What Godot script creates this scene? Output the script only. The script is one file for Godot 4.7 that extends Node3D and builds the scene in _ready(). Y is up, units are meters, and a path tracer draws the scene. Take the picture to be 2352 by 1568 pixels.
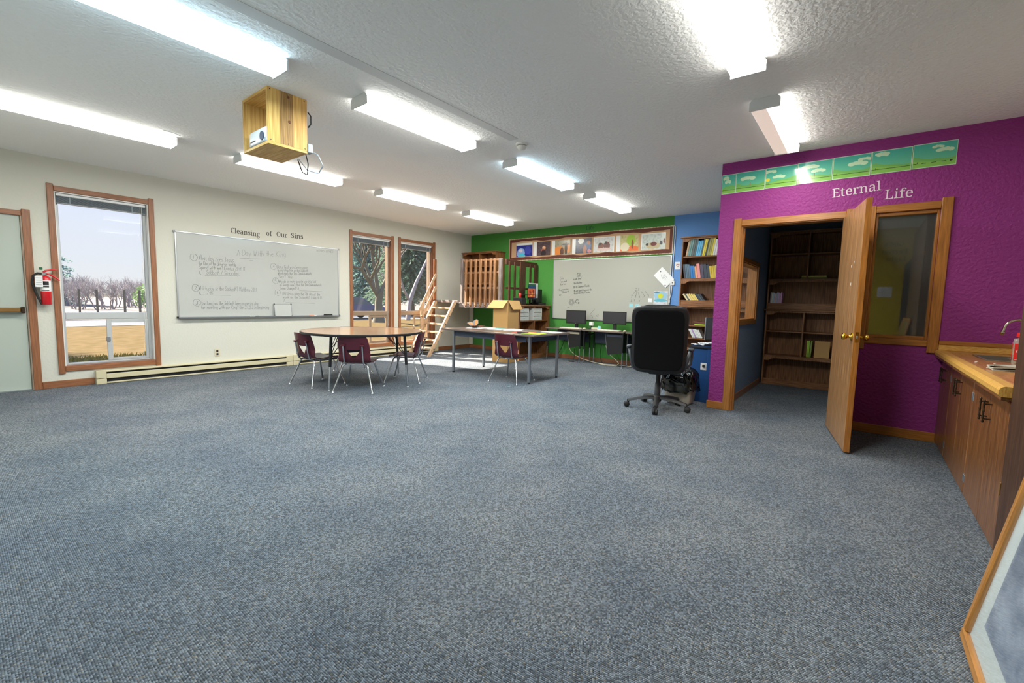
extends Node3D

# A classroom: cream window wall (x = XA), green back wall (z = ZB), a purple closet (z = ZC), carpet, fluorescent fixtures.
const XA := -7.558
const ZB := -7.954
const ZC := -5.351
const HC := 2.706
const XP := -1.322
const XR := 1.2
const ZF := 0.5
const EXPOSURE := 1.38

var M := {}
var names := {}
var rng := RandomNumberGenerator.new()


func _ready() -> void:
	rng.seed = 20240
	# ---- camera, sky, sun, exposure
	var cam := Camera3D.new()
	cam.name = "camera"
	cam.position = Vector3(0, 1.165, 0)
	cam.rotation = Vector3(deg_to_rad(-5.2124), deg_to_rad(38.1059), deg_to_rad(1.29))
	cam.fov = 75.0
	cam.near = 0.02
	cam.far = 400.0
	add_child(cam)
	var env := Environment.new()
	env.background_mode = Environment.BG_SKY
	var sky := Sky.new()
	var sm := ProceduralSkyMaterial.new()
	sm.sky_top_color = Color(0.58, 0.76, 1.05)
	sm.sky_horizon_color = Color(0.79, 0.80, 0.81)
	sm.sky_curve = 0.5
	sm.ground_horizon_color = Color(0.62, 0.58, 0.52)
	sm.ground_bottom_color = Color(0.5, 0.46, 0.4)
	sm.sun_angle_max = 8.0
	sky.sky_material = sm
	env.sky = sky
	env.background_energy_multiplier = 1.03
	env.tonemap_mode = Environment.TONE_MAPPER_LINEAR
	env.tonemap_exposure = EXPOSURE
	env.sdfgi_enabled = true
	env.ssao_enabled = true
	env.ssil_enabled = true
	var we := WorldEnvironment.new()
	we.name = "environment"
	we.environment = env
	add_child(we)
	var sun := DirectionalLight3D.new()
	sun.name = "sun"
	sun.light_color = Color(1.0, 0.95, 0.87)
	sun.light_energy = 7.0
	sun.light_angular_distance = 0.55
	sun.shadow_enabled = true
	sun.sky_mode = DirectionalLight3D.SKY_MODE_LIGHT_ONLY
	add_child(sun)
	sun.look_at_from_position(Vector3.ZERO, Vector3(1.0, -0.833, -0.28), Vector3.UP)
	make_materials()
	build_shell()
	build_windows()
	build_fixtures()
	build_closet()
	build_counter()
	build_loft()
	build_tables_and_chairs()
	build_boards()
	build_computer_row()
	build_bookcases()
	build_office_corner()
	build_wall_things()
	build_outdoors()


# ------------------------------------------------------------------ helpers
func mt(id: String, col: Color, rough := 0.6, o := {}) -> StandardMaterial3D:
	var m := StandardMaterial3D.new()
	m.resource_name = id
	m.albedo_color = col
	m.roughness = rough
	m.metallic = o.get("metal", 0.0)
	m.metallic_specular = o.get("spec", 0.5)
	if o.has("tex"):
		m.albedo_texture = o.tex
	if o.has("bump"):
		m.heightmap_enabled = true
		m.heightmap_texture = o.bump
		m.heightmap_scale = o.get("bscale", 0.1)
	if o.has("tri"):
		m.uv1_triplanar = true
		m.uv1_world_triplanar = true
		m.uv1_scale = Vector3.ONE * o.tri
	elif o.has("uvs"):
		m.uv1_scale = o.uvs
	if o.has("coat"):
		m.clearcoat_enabled = true
		m.clearcoat = o.coat
		m.clearcoat_roughness = o.get("crough", 0.1)
	if o.has("emit"):
		m.emission_enabled = true
		m.emission = o.emit
		m.emission_energy_multiplier = o.get("energy", 1.0)
	if o.has("alpha"):
		m.transparency = BaseMaterial3D.TRANSPARENCY_ALPHA
		m.albedo_color.a = o.alpha
	if o.has("rim"):
		m.rim_enabled = true
		m.rim = o.rim
		m.rim_tint = 0.6
	if o.has("back"):
		m.backlight_enabled = true
		m.backlight = o.back
	if o.has("detail"):
		m.detail_enabled = true
		m.detail_albedo = o.detail
		m.detail_blend_mode = BaseMaterial3D.BLEND_MODE_MUL
		m.detail_uv_layer = BaseMaterial3D.DETAIL_UV_2
		m.uv2_triplanar = true
		m.uv2_world_triplanar = true
		m.uv2_scale = Vector3.ONE * o.get("dscale", 0.3)
	M[id] = m
	return m


func c8(r: float, g: float, b: float) -> Color:
	return Color(r / 255.0, g / 255.0, b / 255.0)


func noise_tex(freq: float, oct: int, lo: Color, hi: Color, size := 512, kind := FastNoiseLite.TYPE_SIMPLEX_SMOOTH, sd := 1) -> NoiseTexture2D:
	var n := FastNoiseLite.new()
	n.noise_type = kind
	n.frequency = freq
	n.fractal_octaves = oct
	n.seed = sd
	var t := NoiseTexture2D.new()
	t.width = size
	t.height = size
	t.seamless = true
	t.noise = n
	var g := Gradient.new()
	g.set_color(0, lo)
	g.set_color(1, hi)
	t.color_ramp = g
	return t


func ST() -> SurfaceTool:
	var s := SurfaceTool.new()
	s.begin(Mesh.PRIMITIVE_TRIANGLES)
	s.set_smooth_group(-1)
	return s


func vx(s: SurfaceTool, p: Vector3, uv := Vector2.ZERO) -> void:
	s.set_uv(uv)
	s.add_vertex(p)


# corners counter-clockwise seen from outside
func quad(s: SurfaceTool, a: Vector3, b: Vector3, c: Vector3, d: Vector3, ua := Vector2(0, 1), ub := Vector2(1, 1), uc := Vector2(1, 0), ud := Vector2(0, 0)) -> void:
	vx(s, a, ua)
	vx(s, c, uc)
	vx(s, b, ub)
	vx(s, a, ua)
	vx(s, d, ud)
	vx(s, c, uc)


func tri3(s: SurfaceTool, a: Vector3, b: Vector3, c: Vector3) -> void:
	vx(s, a)
	vx(s, c, Vector2(1, 1))
	vx(s, b, Vector2(1, 0))


func face_out(s: SurfaceTool, pts: Array, uvs: Array, outward: Vector3) -> void:
	var n: Vector3 = (pts[1] - pts[0]).cross(pts[2] - pts[0])
	var k := pts.size()
	for i in range(1, k - 1):
		var t := [0, i, i + 1] if n.dot(outward) > 0 else [0, i + 1, i]
		vx(s, pts[t[0]], uvs[t[0]])
		vx(s, pts[t[2]], uvs[t[2]])
		vx(s, pts[t[1]], uvs[t[1]])


# a box, chamfered when bev > 0; the grain (v) runs along its longest side, in metres
func box(s: SurfaceTool, c: Vector3, size: Vector3, bev := 0.0, b := Basis.IDENTITY) -> void:
	s.set_smooth_group(-1)
	var h := size * 0.5
	bev = minf(bev, minf(h.x, minf(h.y, h.z)) * 0.8)
	var la := size.max_axis_index()
	var off := Vector2(fposmod(c.x * 3.17 + c.y * 1.71 + c.z * 2.3, 1.0), fposmod(c.x * 1.3 + c.y * 2.9 + c.z * 0.7, 1.0))
	var P := func(sg: Vector3, ax: int) -> Vector3:
		var v := Vector3(sg.x * h.x, sg.y * h.y, sg.z * h.z)
		for k in 3:
			if k != ax:
				v[k] -= bev * sg[k]
		return v
	var uvof := func(v: Vector3, ax: int) -> Vector2:
		var u := (ax + 1) % 3
		var w := (ax + 2) % 3
		if la == u:
			return Vector2(v[w], v[u]) + off
		return Vector2(v[u], v[w]) + off
	for ax in 3:
		var u := (ax + 1) % 3
		var w := (ax + 2) % 3
		for sgn in [-1.0, 1.0]:
			var pts := []
			var uvs := []
			for q in [[-1.0, -1.0], [1.0, -1.0], [1.0, 1.0], [-1.0, 1.0]]:
				var sg := Vector3.ZERO
				sg[ax] = sgn
				sg[u] = q[0]
				sg[w] = q[1]
				var v: Vector3 = P.call(sg, ax)
				pts.append(c + b * v)
				uvs.append(uvof.call(v, ax))
			var out := Vector3.ZERO
			out[ax] = sgn
			face_out(s, pts, uvs, b * out)
	if bev <= 0.0:
		return
	for t in 3:
		var a1 := (t + 1) % 3
		var a2 := (t + 2) % 3
		for s1 in [-1.0, 1.0]:
			for s2 in [-1.0, 1.0]:
				var lo := Vector3.ZERO
				lo[a1] = s1
				lo[a2] = s2
				var hi := lo
				lo[t] = -1.0
				hi[t] = 1.0
				var vs := [P.call(lo, a1), P.call(lo, a2), P.call(hi, a2), P.call(hi, a1)]
				var pts := []
				var uvs := []
				for v in vs:
					pts.append(c + b * v)
					uvs.append(uvof.call(v, a1))
				var out := Vector3.ZERO
				out[a1] = s1
				out[a2] = s2
				face_out(s, pts, uvs, b * out)
	for sx in [-1.0, 1.0]:
		for sy in [-1.0, 1.0]:
			for sz in [-1.0, 1.0]:
				var sg := Vector3(sx, sy, sz)
				var pts := []
				var uvs := []
				for ax in 3:
					var v: Vector3 = P.call(sg, ax)
					pts.append(c + b * v)
					uvs.append(uvof.call(v, ax))
				face_out(s, pts, uvs, b * sg)


func bx(c: Vector3, size: Vector3, bev := 0.0, b := Basis.IDENTITY) -> SurfaceTool:
	var s := ST()
	box(s, c, size, bev, b)
	return s


# box given by its low and high corners
func bb(lo: Vector3, hi: Vector3, bev := 0.0) -> SurfaceTool:
	return bx((lo + hi) * 0.5, (hi - lo).abs(), bev)


func addb(s: SurfaceTool, lo: Vector3, hi: Vector3, bev := 0.0) -> void:
	box(s, (lo + hi) * 0.5, (hi - lo).abs(), bev)


func tube(s: SurfaceTool, pts: Array, r, sides := 8, caps := true) -> void:
	var n := pts.size()
	var rings := []
	var d0: Vector3 = (pts[1] - pts[0]).normalized()
	var up := Vector3.UP if absf(d0.y) < 0.9 else Vector3.RIGHT
	var u := d0.cross(up).normalized()
	for i in n:
		var d: Vector3
		if i == 0:
			d = (pts[1] - pts[0]).normalized()
		elif i == n - 1:
			d = (pts[i] - pts[i - 1]).normalized()
		else:
			d = ((pts[i] - pts[i - 1]).normalized() + (pts[i + 1] - pts[i]).normalized()).normalized()
		u = (u - d * u.dot(d)).normalized()
		var w := d.cross(u)
		var rr: float = r[i] if r is Array else r
		var ring := []
		for k in sides:
			var a := TAU * k / sides
			ring.append(pts[i] + (u * cos(a) + w * sin(a)) * rr)
		rings.append(ring)
	s.set_smooth_group(1)
	var along := 0.0
	for i in n - 1:
		var seg: float = pts[i].distance_to(pts[i + 1])
		for k in sides:
			var k2 := (k + 1) % sides
			var m: Vector3 = (pts[i] + pts[i + 1]) * 0.5
			var uu := float(k) / sides * 0.1
			face_out(s, [rings[i][k], rings[i][k2], rings[i + 1][k2], rings[i + 1][k]], [Vector2(uu, along), Vector2(uu + 0.1 / sides, along), Vector2(uu + 0.1 / sides, along + seg), Vector2(uu, along + seg)], (rings[i][k] + rings[i][k2] + rings[i + 1][k] + rings[i + 1][k2]) * 0.25 - m)
		along += seg
	s.set_smooth_group(-1)
	if caps:
		for e in [0, n - 1]:
			var out: Vector3 = pts[0] - pts[1] if e == 0 else pts[n - 1] - pts[n - 2]
			var uvs := []
			for k in sides:
				uvs.append(Vector2(cos(TAU * k / sides), sin(TAU * k / sides)) * 0.02)
			face_out(s, rings[e], uvs, out)


func tb(pts: Array, r, sides := 8) -> SurfaceTool:
	var s := ST()
	tube(s, pts, r, sides)
	return s


# profile of (radius, height) turned round the y axis of xf
func lathe(s: SurfaceTool, prof: Array, xf := Transform3D.IDENTITY, segs := 24, smooth := true) -> void:
	s.set_smooth_group(2 if smooth else -1)
	for i in prof.size() - 1:
		var a: Vector2 = prof[i]
		var b: Vector2 = prof[i + 1]
		for k in segs:
			var t0 := TAU * k / segs
			var t1 := TAU * (k + 1) / segs
			var p := [Vector3(a.x * cos(t0), a.y, a.x * sin(t0)), Vector3(a.x * cos(t1), a.y, a.x * sin(t1)), Vector3(b.x * cos(t1), b.y, b.x * sin(t1)), Vector3(b.x * cos(t0), b.y, b.x * sin(t0))]
			var q := []
			var uv := []
			for v in p:
				q.append(xf * v)
			for v in [[k, i], [k + 1, i], [k + 1, i + 1], [k, i + 1]]:
				uv.append(Vector2(float(v[0]) / segs, 1.0 - float(v[1]) / (prof.size() - 1)))
			# going up the profile with the axis on the left is outside
			if a.x > 0.00001:
				vx(s, q[0], uv[0])
				vx(s, q[1], uv[1])
				vx(s, q[2], uv[2])
			if b.x > 0.00001:
				vx(s, q[0], uv[0])
				vx(s, q[2], uv[2])
				vx(s, q[3], uv[3])
	s.set_smooth_group(-1)


func lt(prof: Array, at := Vector3.ZERO, segs := 24) -> SurfaceTool:
	var s := ST()
	lathe(s, prof, Transform3D(Basis.IDENTITY, at), segs)
	return s


# polygon in the xy plane of xf, pulled along its z from -depth/2 to depth/2
func extrude(s: SurfaceTool, poly: PackedVector2Array, depth: float, xf := Transform3D.IDENTITY) -> void:
	if Geometry2D.is_polygon_clockwise(poly):
		poly.reverse()
	var idx := Geometry2D.triangulate_polygon(poly)
	var h := depth * 0.5
	for i in range(0, idx.size(), 3):
		var t := [poly[idx[i]], poly[idx[i + 1]], poly[idx[i + 2]]]
		var f := []
		var g := []
		for p in t:
			f.append(xf * Vector3(p.x, p.y, h))
			g.append(xf * Vector3(p.x, p.y, -h))
		face_out(s, f, t, xf.basis.z)
		face_out(s, g, t, -xf.basis.z)
	var n := poly.size()
	for i in n:
		var a := poly[i]
		var b := poly[(i + 1) % n]
		var o := Vector3(b.y - a.y, a.x - b.x, 0)
		var l := a.distance_to(b)
		face_out(s, [xf * Vector3(a.x, a.y, -h), xf * Vector3(b.x, b.y, -h), xf * Vector3(b.x, b.y, h), xf * Vector3(a.x, a.y, h)], [Vector2(0, 0), Vector2(0, l), Vector2(depth, l), Vector2(depth, 0)], xf.basis * o)


func ex(poly: Array, depth: float, xf := Transform3D.IDENTITY) -> SurfaceTool:
	var s := ST()
	extrude(s, PackedVector2Array(poly), depth, xf)
	return s


# a shell of thickness t over a grid of points; keep(i, j) says which cells are there
func shell(s: SurfaceTool, G: Array, t: float, keep: Callable) -> void:
	var nv := G.size()
	var nu: int = G[0].size()
	var F := []
	var B := []
	for j in nv:
		var fr := []
		var br := []
		for i in nu:
			var du: Vector3 = G[j][mini(i + 1, nu - 1)] - G[j][maxi(i - 1, 0)]
			var dv: Vector3 = G[mini(j + 1, nv - 1)][i] - G[maxi(j - 1, 0)][i]
			var n := du.cross(dv).normalized()
			fr.append(G[j][i] + n * t * 0.5)
			br.append(G[j][i] - n * t * 0.5)
		F.append(fr)
		B.append(br)
	var has := func(i: int, j: int) -> bool:
		return i >= 0 and j >= 0 and i < nu - 1 and j < nv - 1 and keep.call(i, j)
	for j in nv - 1:
		for i in nu - 1:
			if not has.call(i, j):
				continue
			var uv := [Vector2(float(i) / nu, float(j) / nv), Vector2(float(i + 1) / nu, float(j) / nv), Vector2(float(i + 1) / nu, float(j + 1) / nv), Vector2(float(i) / nu, float(j + 1) / nv)]
			var n: Vector3 = F[j][i] - B[j][i]
			s.set_smooth_group(3)
			face_out(s, [F[j][i], F[j][i + 1], F[j + 1][i + 1], F[j + 1][i]], uv, n)
			s.set_smooth_group(4)
			face_out(s, [B[j][i], B[j][i + 1], B[j + 1][i + 1], B[j + 1][i]], uv, -n)
			s.set_smooth_group(-1)
			var mid: Vector3 = (F[j][i] + F[j + 1][i + 1]) * 0.5
			if not has.call(i - 1, j):
				face_out(s, [F[j][i], B[j][i], B[j + 1][i], F[j + 1][i]], uv, F[j][i] - mid)
			if not has.call(i + 1, j):
				face_out(s, [F[j][i + 1], B[j][i + 1], B[j + 1][i + 1], F[j + 1][i + 1]], uv, F[j][i + 1] - mid)
			if not has.call(i, j - 1):
				face_out(s, [F[j][i], B[j][i], B[j][i + 1], F[j][i + 1]], uv, F[j][i] - mid)
			if not has.call(i, j + 1):
				face_out(s, [F[j + 1][i], B[j + 1][i], B[j + 1][i + 1], F[j + 1][i + 1]], uv, F[j + 1][i] - mid)


func always(_i: int, _j: int) -> bool:
	return true


# a rounded block: e small is boxy, 1 is an ellipsoid; warp moves each point
func pillow(s: SurfaceTool, size: Vector3, e: float, xf := Transform3D.IDENTITY, nu := 28, nv := 14, warp = null) -> void:
	s.set_smooth_group(5)
	var G := []
	for j in nv + 1:
		var row := []
		var t := PI * (float(j) / nv - 0.5)
		for i in nu + 1:
			var p := TAU * i / nu
			var f := func(x: float) -> float: return signf(x) * pow(absf(x), e)
			var v := Vector3(f.call(cos(t)) * f.call(cos(p)), f.call(sin(t)), f.call(cos(t)) * f.call(sin(p))) * size * 0.5
			if warp != null:
				v = warp.call(v)
			row.append(xf * v)
		G.append(row)
	for j in nv:
		for i in nu:
			var a: Vector3 = G[j][i]
			var b: Vector3 = G[j][i + 1]
			var c: Vector3 = G[j + 1][i + 1]
			var d: Vector3 = G[j + 1][i]
			var u0 := Vector2(float(i) / nu, 1.0 - float(j) / nv)
			var u1 := Vector2(float(i + 1) / nu, 1.0 - float(j + 1) / nv)
			if a.distance_squared_to(b) > 1e-12:
				vx(s, a, u0)
				vx(s, b, Vector2(u1.x, u0.y))
				vx(s, c, u1)
			if d.distance_squared_to(c) > 1e-12:
				vx(s, a, u0)
				vx(s, c, u1)
				vx(s, d, Vector2(u0.x, u1.y))
	s.set_smooth_group(-1)


func numbered(n: String) -> String:
	if not names.has(n):
		names[n] = 0
		return n
	names[n] += 1
	return "%s_%03d" % [n, names[n]]


func tag(o: Node, label: String, category: String, group := "") -> Node:
	o.set_meta("label", label)
	o.set_meta("category", category)
	if group != "":
		o.set_meta("group", group)
	return o


func thing(called: String, label: String, category: String, at := Vector3.ZERO, turn := 0.0, group := "") -> Node3D:
	var o := Node3D.new()
	o.name = numbered(called)
	add_child(o)
	o.position = at
	o.rotation.y = turn
	tag(o, label, category, group)
	return o


func structure(called: String, label := "", at := Vector3.ZERO) -> Node3D:
	var o := Node3D.new()
	o.name = numbered(called)
	add_child(o)
	o.position = at
	o.set_meta("kind", "structure")
	if label != "":
		o.set_meta("label", label)
	return o


func mesh_of(s: SurfaceTool) -> ArrayMesh:
	s.generate_normals()
	s.index()
	return s.commit()


func part_mesh(called: String, m: Mesh, mat: Material, parent: Node3D) -> MeshInstance3D:
	var o := MeshInstance3D.new()
	o.name = called
	o.mesh = m
	o.material_override = mat
	parent.add_child(o, true)
	return o


func part(called: String, s: SurfaceTool, mat: Material, parent: Node3D) -> MeshInstance3D:
	return part_mesh(called, mesh_of(s), mat, parent)


func single(called: String, s: SurfaceTool, mat: Material, label: String, category: String, at := Vector3.ZERO, turn := 0.0, group := "") -> MeshInstance3D:
	var o := MeshInstance3D.new()
	o.name = numbered(called)
	o.mesh = mesh_of(s)
	o.material_override = mat
	add_child(o)
	o.position = at
	o.rotation.y = turn
	tag(o, label, category, group)
	return o


func struct_mesh(called: String, s: SurfaceTool, mat: Material, label := "") -> MeshInstance3D:
	var o := MeshInstance3D.new()
	o.name = numbered(called)
	o.mesh = mesh_of(s)
	o.material_override = mat
	add_child(o)
	o.set_meta("kind", "structure")
	if label != "":
		o.set_meta("label", label)
	return o


func copy_of(o: Node3D, label: String, at: Vector3, turn: float) -> Node3D:
	var c: Node3D = o.duplicate()
	c.name = numbered(str(o.name).rstrip("0123456789").trim_suffix("_"))
	add_child(c)
	c.position = at
	c.rotation.y = turn
	if label != "":
		c.set_meta("label", label)
	return c


# lettering cut from sheet, facing +z of xf; cap height h
func letters(text: String, h: float, mat: Material, parent: Node3D, xf: Transform3D, font := "Droid Serif", stretch := 1.0, depth := 0.003) -> MeshInstance3D:
	var tm := TextMesh.new()
	var f := SystemFont.new()
	f.font_names = PackedStringArray([font])
	tm.font = f
	tm.text = text
	tm.font_size = 48
	tm.pixel_size = h / (48.0 * 0.72)
	tm.depth = depth
	tm.horizontal_alignment = HORIZONTAL_ALIGNMENT_LEFT
	tm.vertical_alignment = VERTICAL_ALIGNMENT_BOTTOM
	var o := part_mesh("lettering", tm, mat, parent)
	o.transform = xf * Transform3D(Basis.from_scale(Vector3(stretch, 1, 1)), Vector3(0, -h * 0.33, 0))
	return o


const STROKES := {
	"a": "35 15 04 03 12 32,35 32", "b": "08 02 22 33 34 25 05", "c": "35 15 04 03 12 32", "d": "35 15 04 03 12 32,38 32", "e": "04 34 25 15 04 03 12 32",
	"f": "38 28 17 12,05 25", "g": "35 15 04 03 12 32,35 31 20 10", "h": "08 02,04 15 25 34 32", "i": "15 12,17 16", "j": "25 21 10,27 26", "k": "08 02,35 03,14 32",
	"l": "18 12", "m": "02 05,04 15 24 22,24 35 44 42", "n": "02 05,04 15 25 34 32", "o": "15 04 03 12 22 33 34 25 15", "p": "05 00,05 25 34 33 22 02",
	"q": "35 15 04 03 12 32,35 30", "r": "05 02,04 15 25", "s": "35 15 04 33 22 02", "t": "18 13 22 32,05 35", "u": "05 03 12 22 33,35 32", "v": "05 12 35",
	"w": "05 12 24 32 45", "x": "05 32,35 02", "y": "05 13 23,35 10", "z": "05 35 02 32",
	"A": "02 28 42,14 34", "B": "02 08 28 37 25 05,25 34 33 22 02", "C": "47 28 18 06 04 12 32 43", "D": "02 08 28 46 44 22 02", "E": "38 08 02 32,05 25",
	"G": "47 28 18 06 04 12 32 44 24", "H": "08 02,48 42,05 45", "I": "18 12,08 28,02 22", "J": "28 23 12 03", "K": "08 02,48 05 42", "L": "08 02 32",
	"M": "02 08 25 48 42", "N": "02 08 42 48", "O": "18 06 04 12 32 44 46 38 18", "P": "02 08 28 37 36 25 05", "R": "02 08 28 37 36 25 05,25 42", "S": "37 28 18 07 06 34 33 22 12 03",
	"T": "08 48,28 22", "U": "08 03 12 32 43 48", "V": "08 22 48", "W": "08 12 26 32 48", "X": "08 42,48 02", "Y": "08 25 48,25 22",
	"0": "18 06 04 12 22 34 36 28 18", "1": "07 18 12", "2": "07 18 28 36 02 42", "3": "08 38 25 34 33 22 12 03", "4": "38 32,38 04 44", "5": "38 08 05 25 34 33 22 02",
	"6": "28 06 03 12 22 33 34 25 05", "7": "08 38 12", "8": "25 07 18 28 37 25 03 12 22 33 25", "?": "07 18 28 37 25 24,23 22", ".": "12 13", ",": "13 01", ":": "12 13,15 16",
	"-": "05 25", "/": "02 38", "&": "42 07 18 27 03 12 22 44", "'": "18 16", "#": "12 18,32 38,04 44,06 46", "!": "18 14,13 12",
}


func stroke(s: SurfaceTool, pts: Array, w: float, o: Vector3, u: Vector3, v: Vector3) -> void:
	var n := u.cross(v).normalized()
	for i in pts.size() - 1:
		var a: Vector2 = pts[i]
		var b: Vector2 = pts[i + 1]
		var d := (b - a).normalized() * w * 0.5
		var e := Vector2(-d.y, d.x)
		a -= d
		b += d
		var q := []
		for p in [a - e, b - e, b + e, a + e]:
			q.append(o + u * p.x + v * p.y)
		face_out(s, q, [Vector2.ZERO, Vector2.RIGHT, Vector2.ONE, Vector2.DOWN], n)


# handwriting in marker on a plane: starts at p (u, v), reaches x2 when given; cap height h
func handwrite(s: SurfaceTool, text: String, p: Vector2, h: float, o: Vector3, u: Vector3, v: Vector3, w := 0.005, x2 := NAN, tilt := 0.0) -> void:
	var adv := 0.0
	var list := []
	for ch in text:
		var wid := 4.4
		if ch in "ilI.,:'!1t ":
			wid = 3.0
		elif ch in "mwMWO":
			wid = 5.6
		list.append([ch, adv])
		adv += wid
	var sy := h / 6.0
	var sx := sy * 0.8
	if not is_nan(x2):
		sx = (x2 - p.x) / maxf(adv, 0.1)
	for it in list:
		if not STROKES.has(it[0]):
			continue
		var jig := rng.randf_range(-0.35, 0.35)
		var sl := 0.12 + rng.randf_range(-0.06, 0.06)
		for line in str(STROKES[it[0]]).split(","):
			var pts := []
			for q in line.split(" "):
				var gx := float(q[0]) + rng.randf_range(-0.2, 0.2)
				var gy := float(q[1]) - 2.0 + rng.randf_range(-0.2, 0.2) + jig
				var X: float = (it[1] + gx + gy * sl) * sx
				pts.append(p + Vector2(X, gy * sy + X * tilt))
			if pts.size() > 1:
				stroke(s, pts, w, o, u, v)


func circle_stroke(s: SurfaceTool, c: Vector2, r: float, o: Vector3, u: Vector3, v: Vector3, w := 0.004) -> void:
	var pts := []
	for k in 19:
		var a := TAU * k / 17.0 + 0.6
		pts.append(c + Vector2(cos(a), sin(a) * 1.1) * r * (1.0 + 0.06 * sin(k * 1.7)))
	stroke(s, pts, w, o, u, v)


func carpet_images() -> Array:
	var N := 1024
	var cell := 8
	var cells := N / cell
	var col := PackedByteArray()
	col.resize(N * N * 3)
	var hei := PackedByteArray()
	hei.resize(N * N)
	var r := RandomNumberGenerator.new()
	r.seed = 77
	var tone := []
	for k in cells * cells:
		var t := 0.74 + 0.52 * r.randf()
		var warm := r.randf()
		var base := Vector3(0.955, 1.0, 1.045)
		if warm < 0.06:
			base = Vector3(1.05, 1.01, 0.95)
		elif warm < 0.16:
			base = Vector3(0.93, 0.99, 1.07)
		tone.append(base * t)
	for y in N:
		var cy := y / cell
		var fy := (float(y % cell) + 0.5) / cell
		for x in N:
			var xs := (x + (4 if cy % 2 == 1 else 0)) % N
			var cx := xs / cell
			var fx := (float(xs % cell) + 0.5) / cell
			var h := sin(PI * fx) * sin(PI * fy)
			var t: Vector3 = tone[cy * cells + cx]
			var at := (y * N + x)
			var k := 150.0
			col[at * 3] = int(clampf(t.x * k, 0, 255))
			col[at * 3 + 1] = int(clampf(t.y * k, 0, 255))
			col[at * 3 + 2] = int(clampf(t.z * k, 0, 255))
			hei[at] = int(255.0 * sqrt(h))
	return [ImageTexture.create_from_image(Image.create_from_data(N, N, false, Image.FORMAT_RGB8, col)), ImageTexture.create_from_image(Image.create_from_data(N, N, false, Image.FORMAT_L8, hei))]


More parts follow.
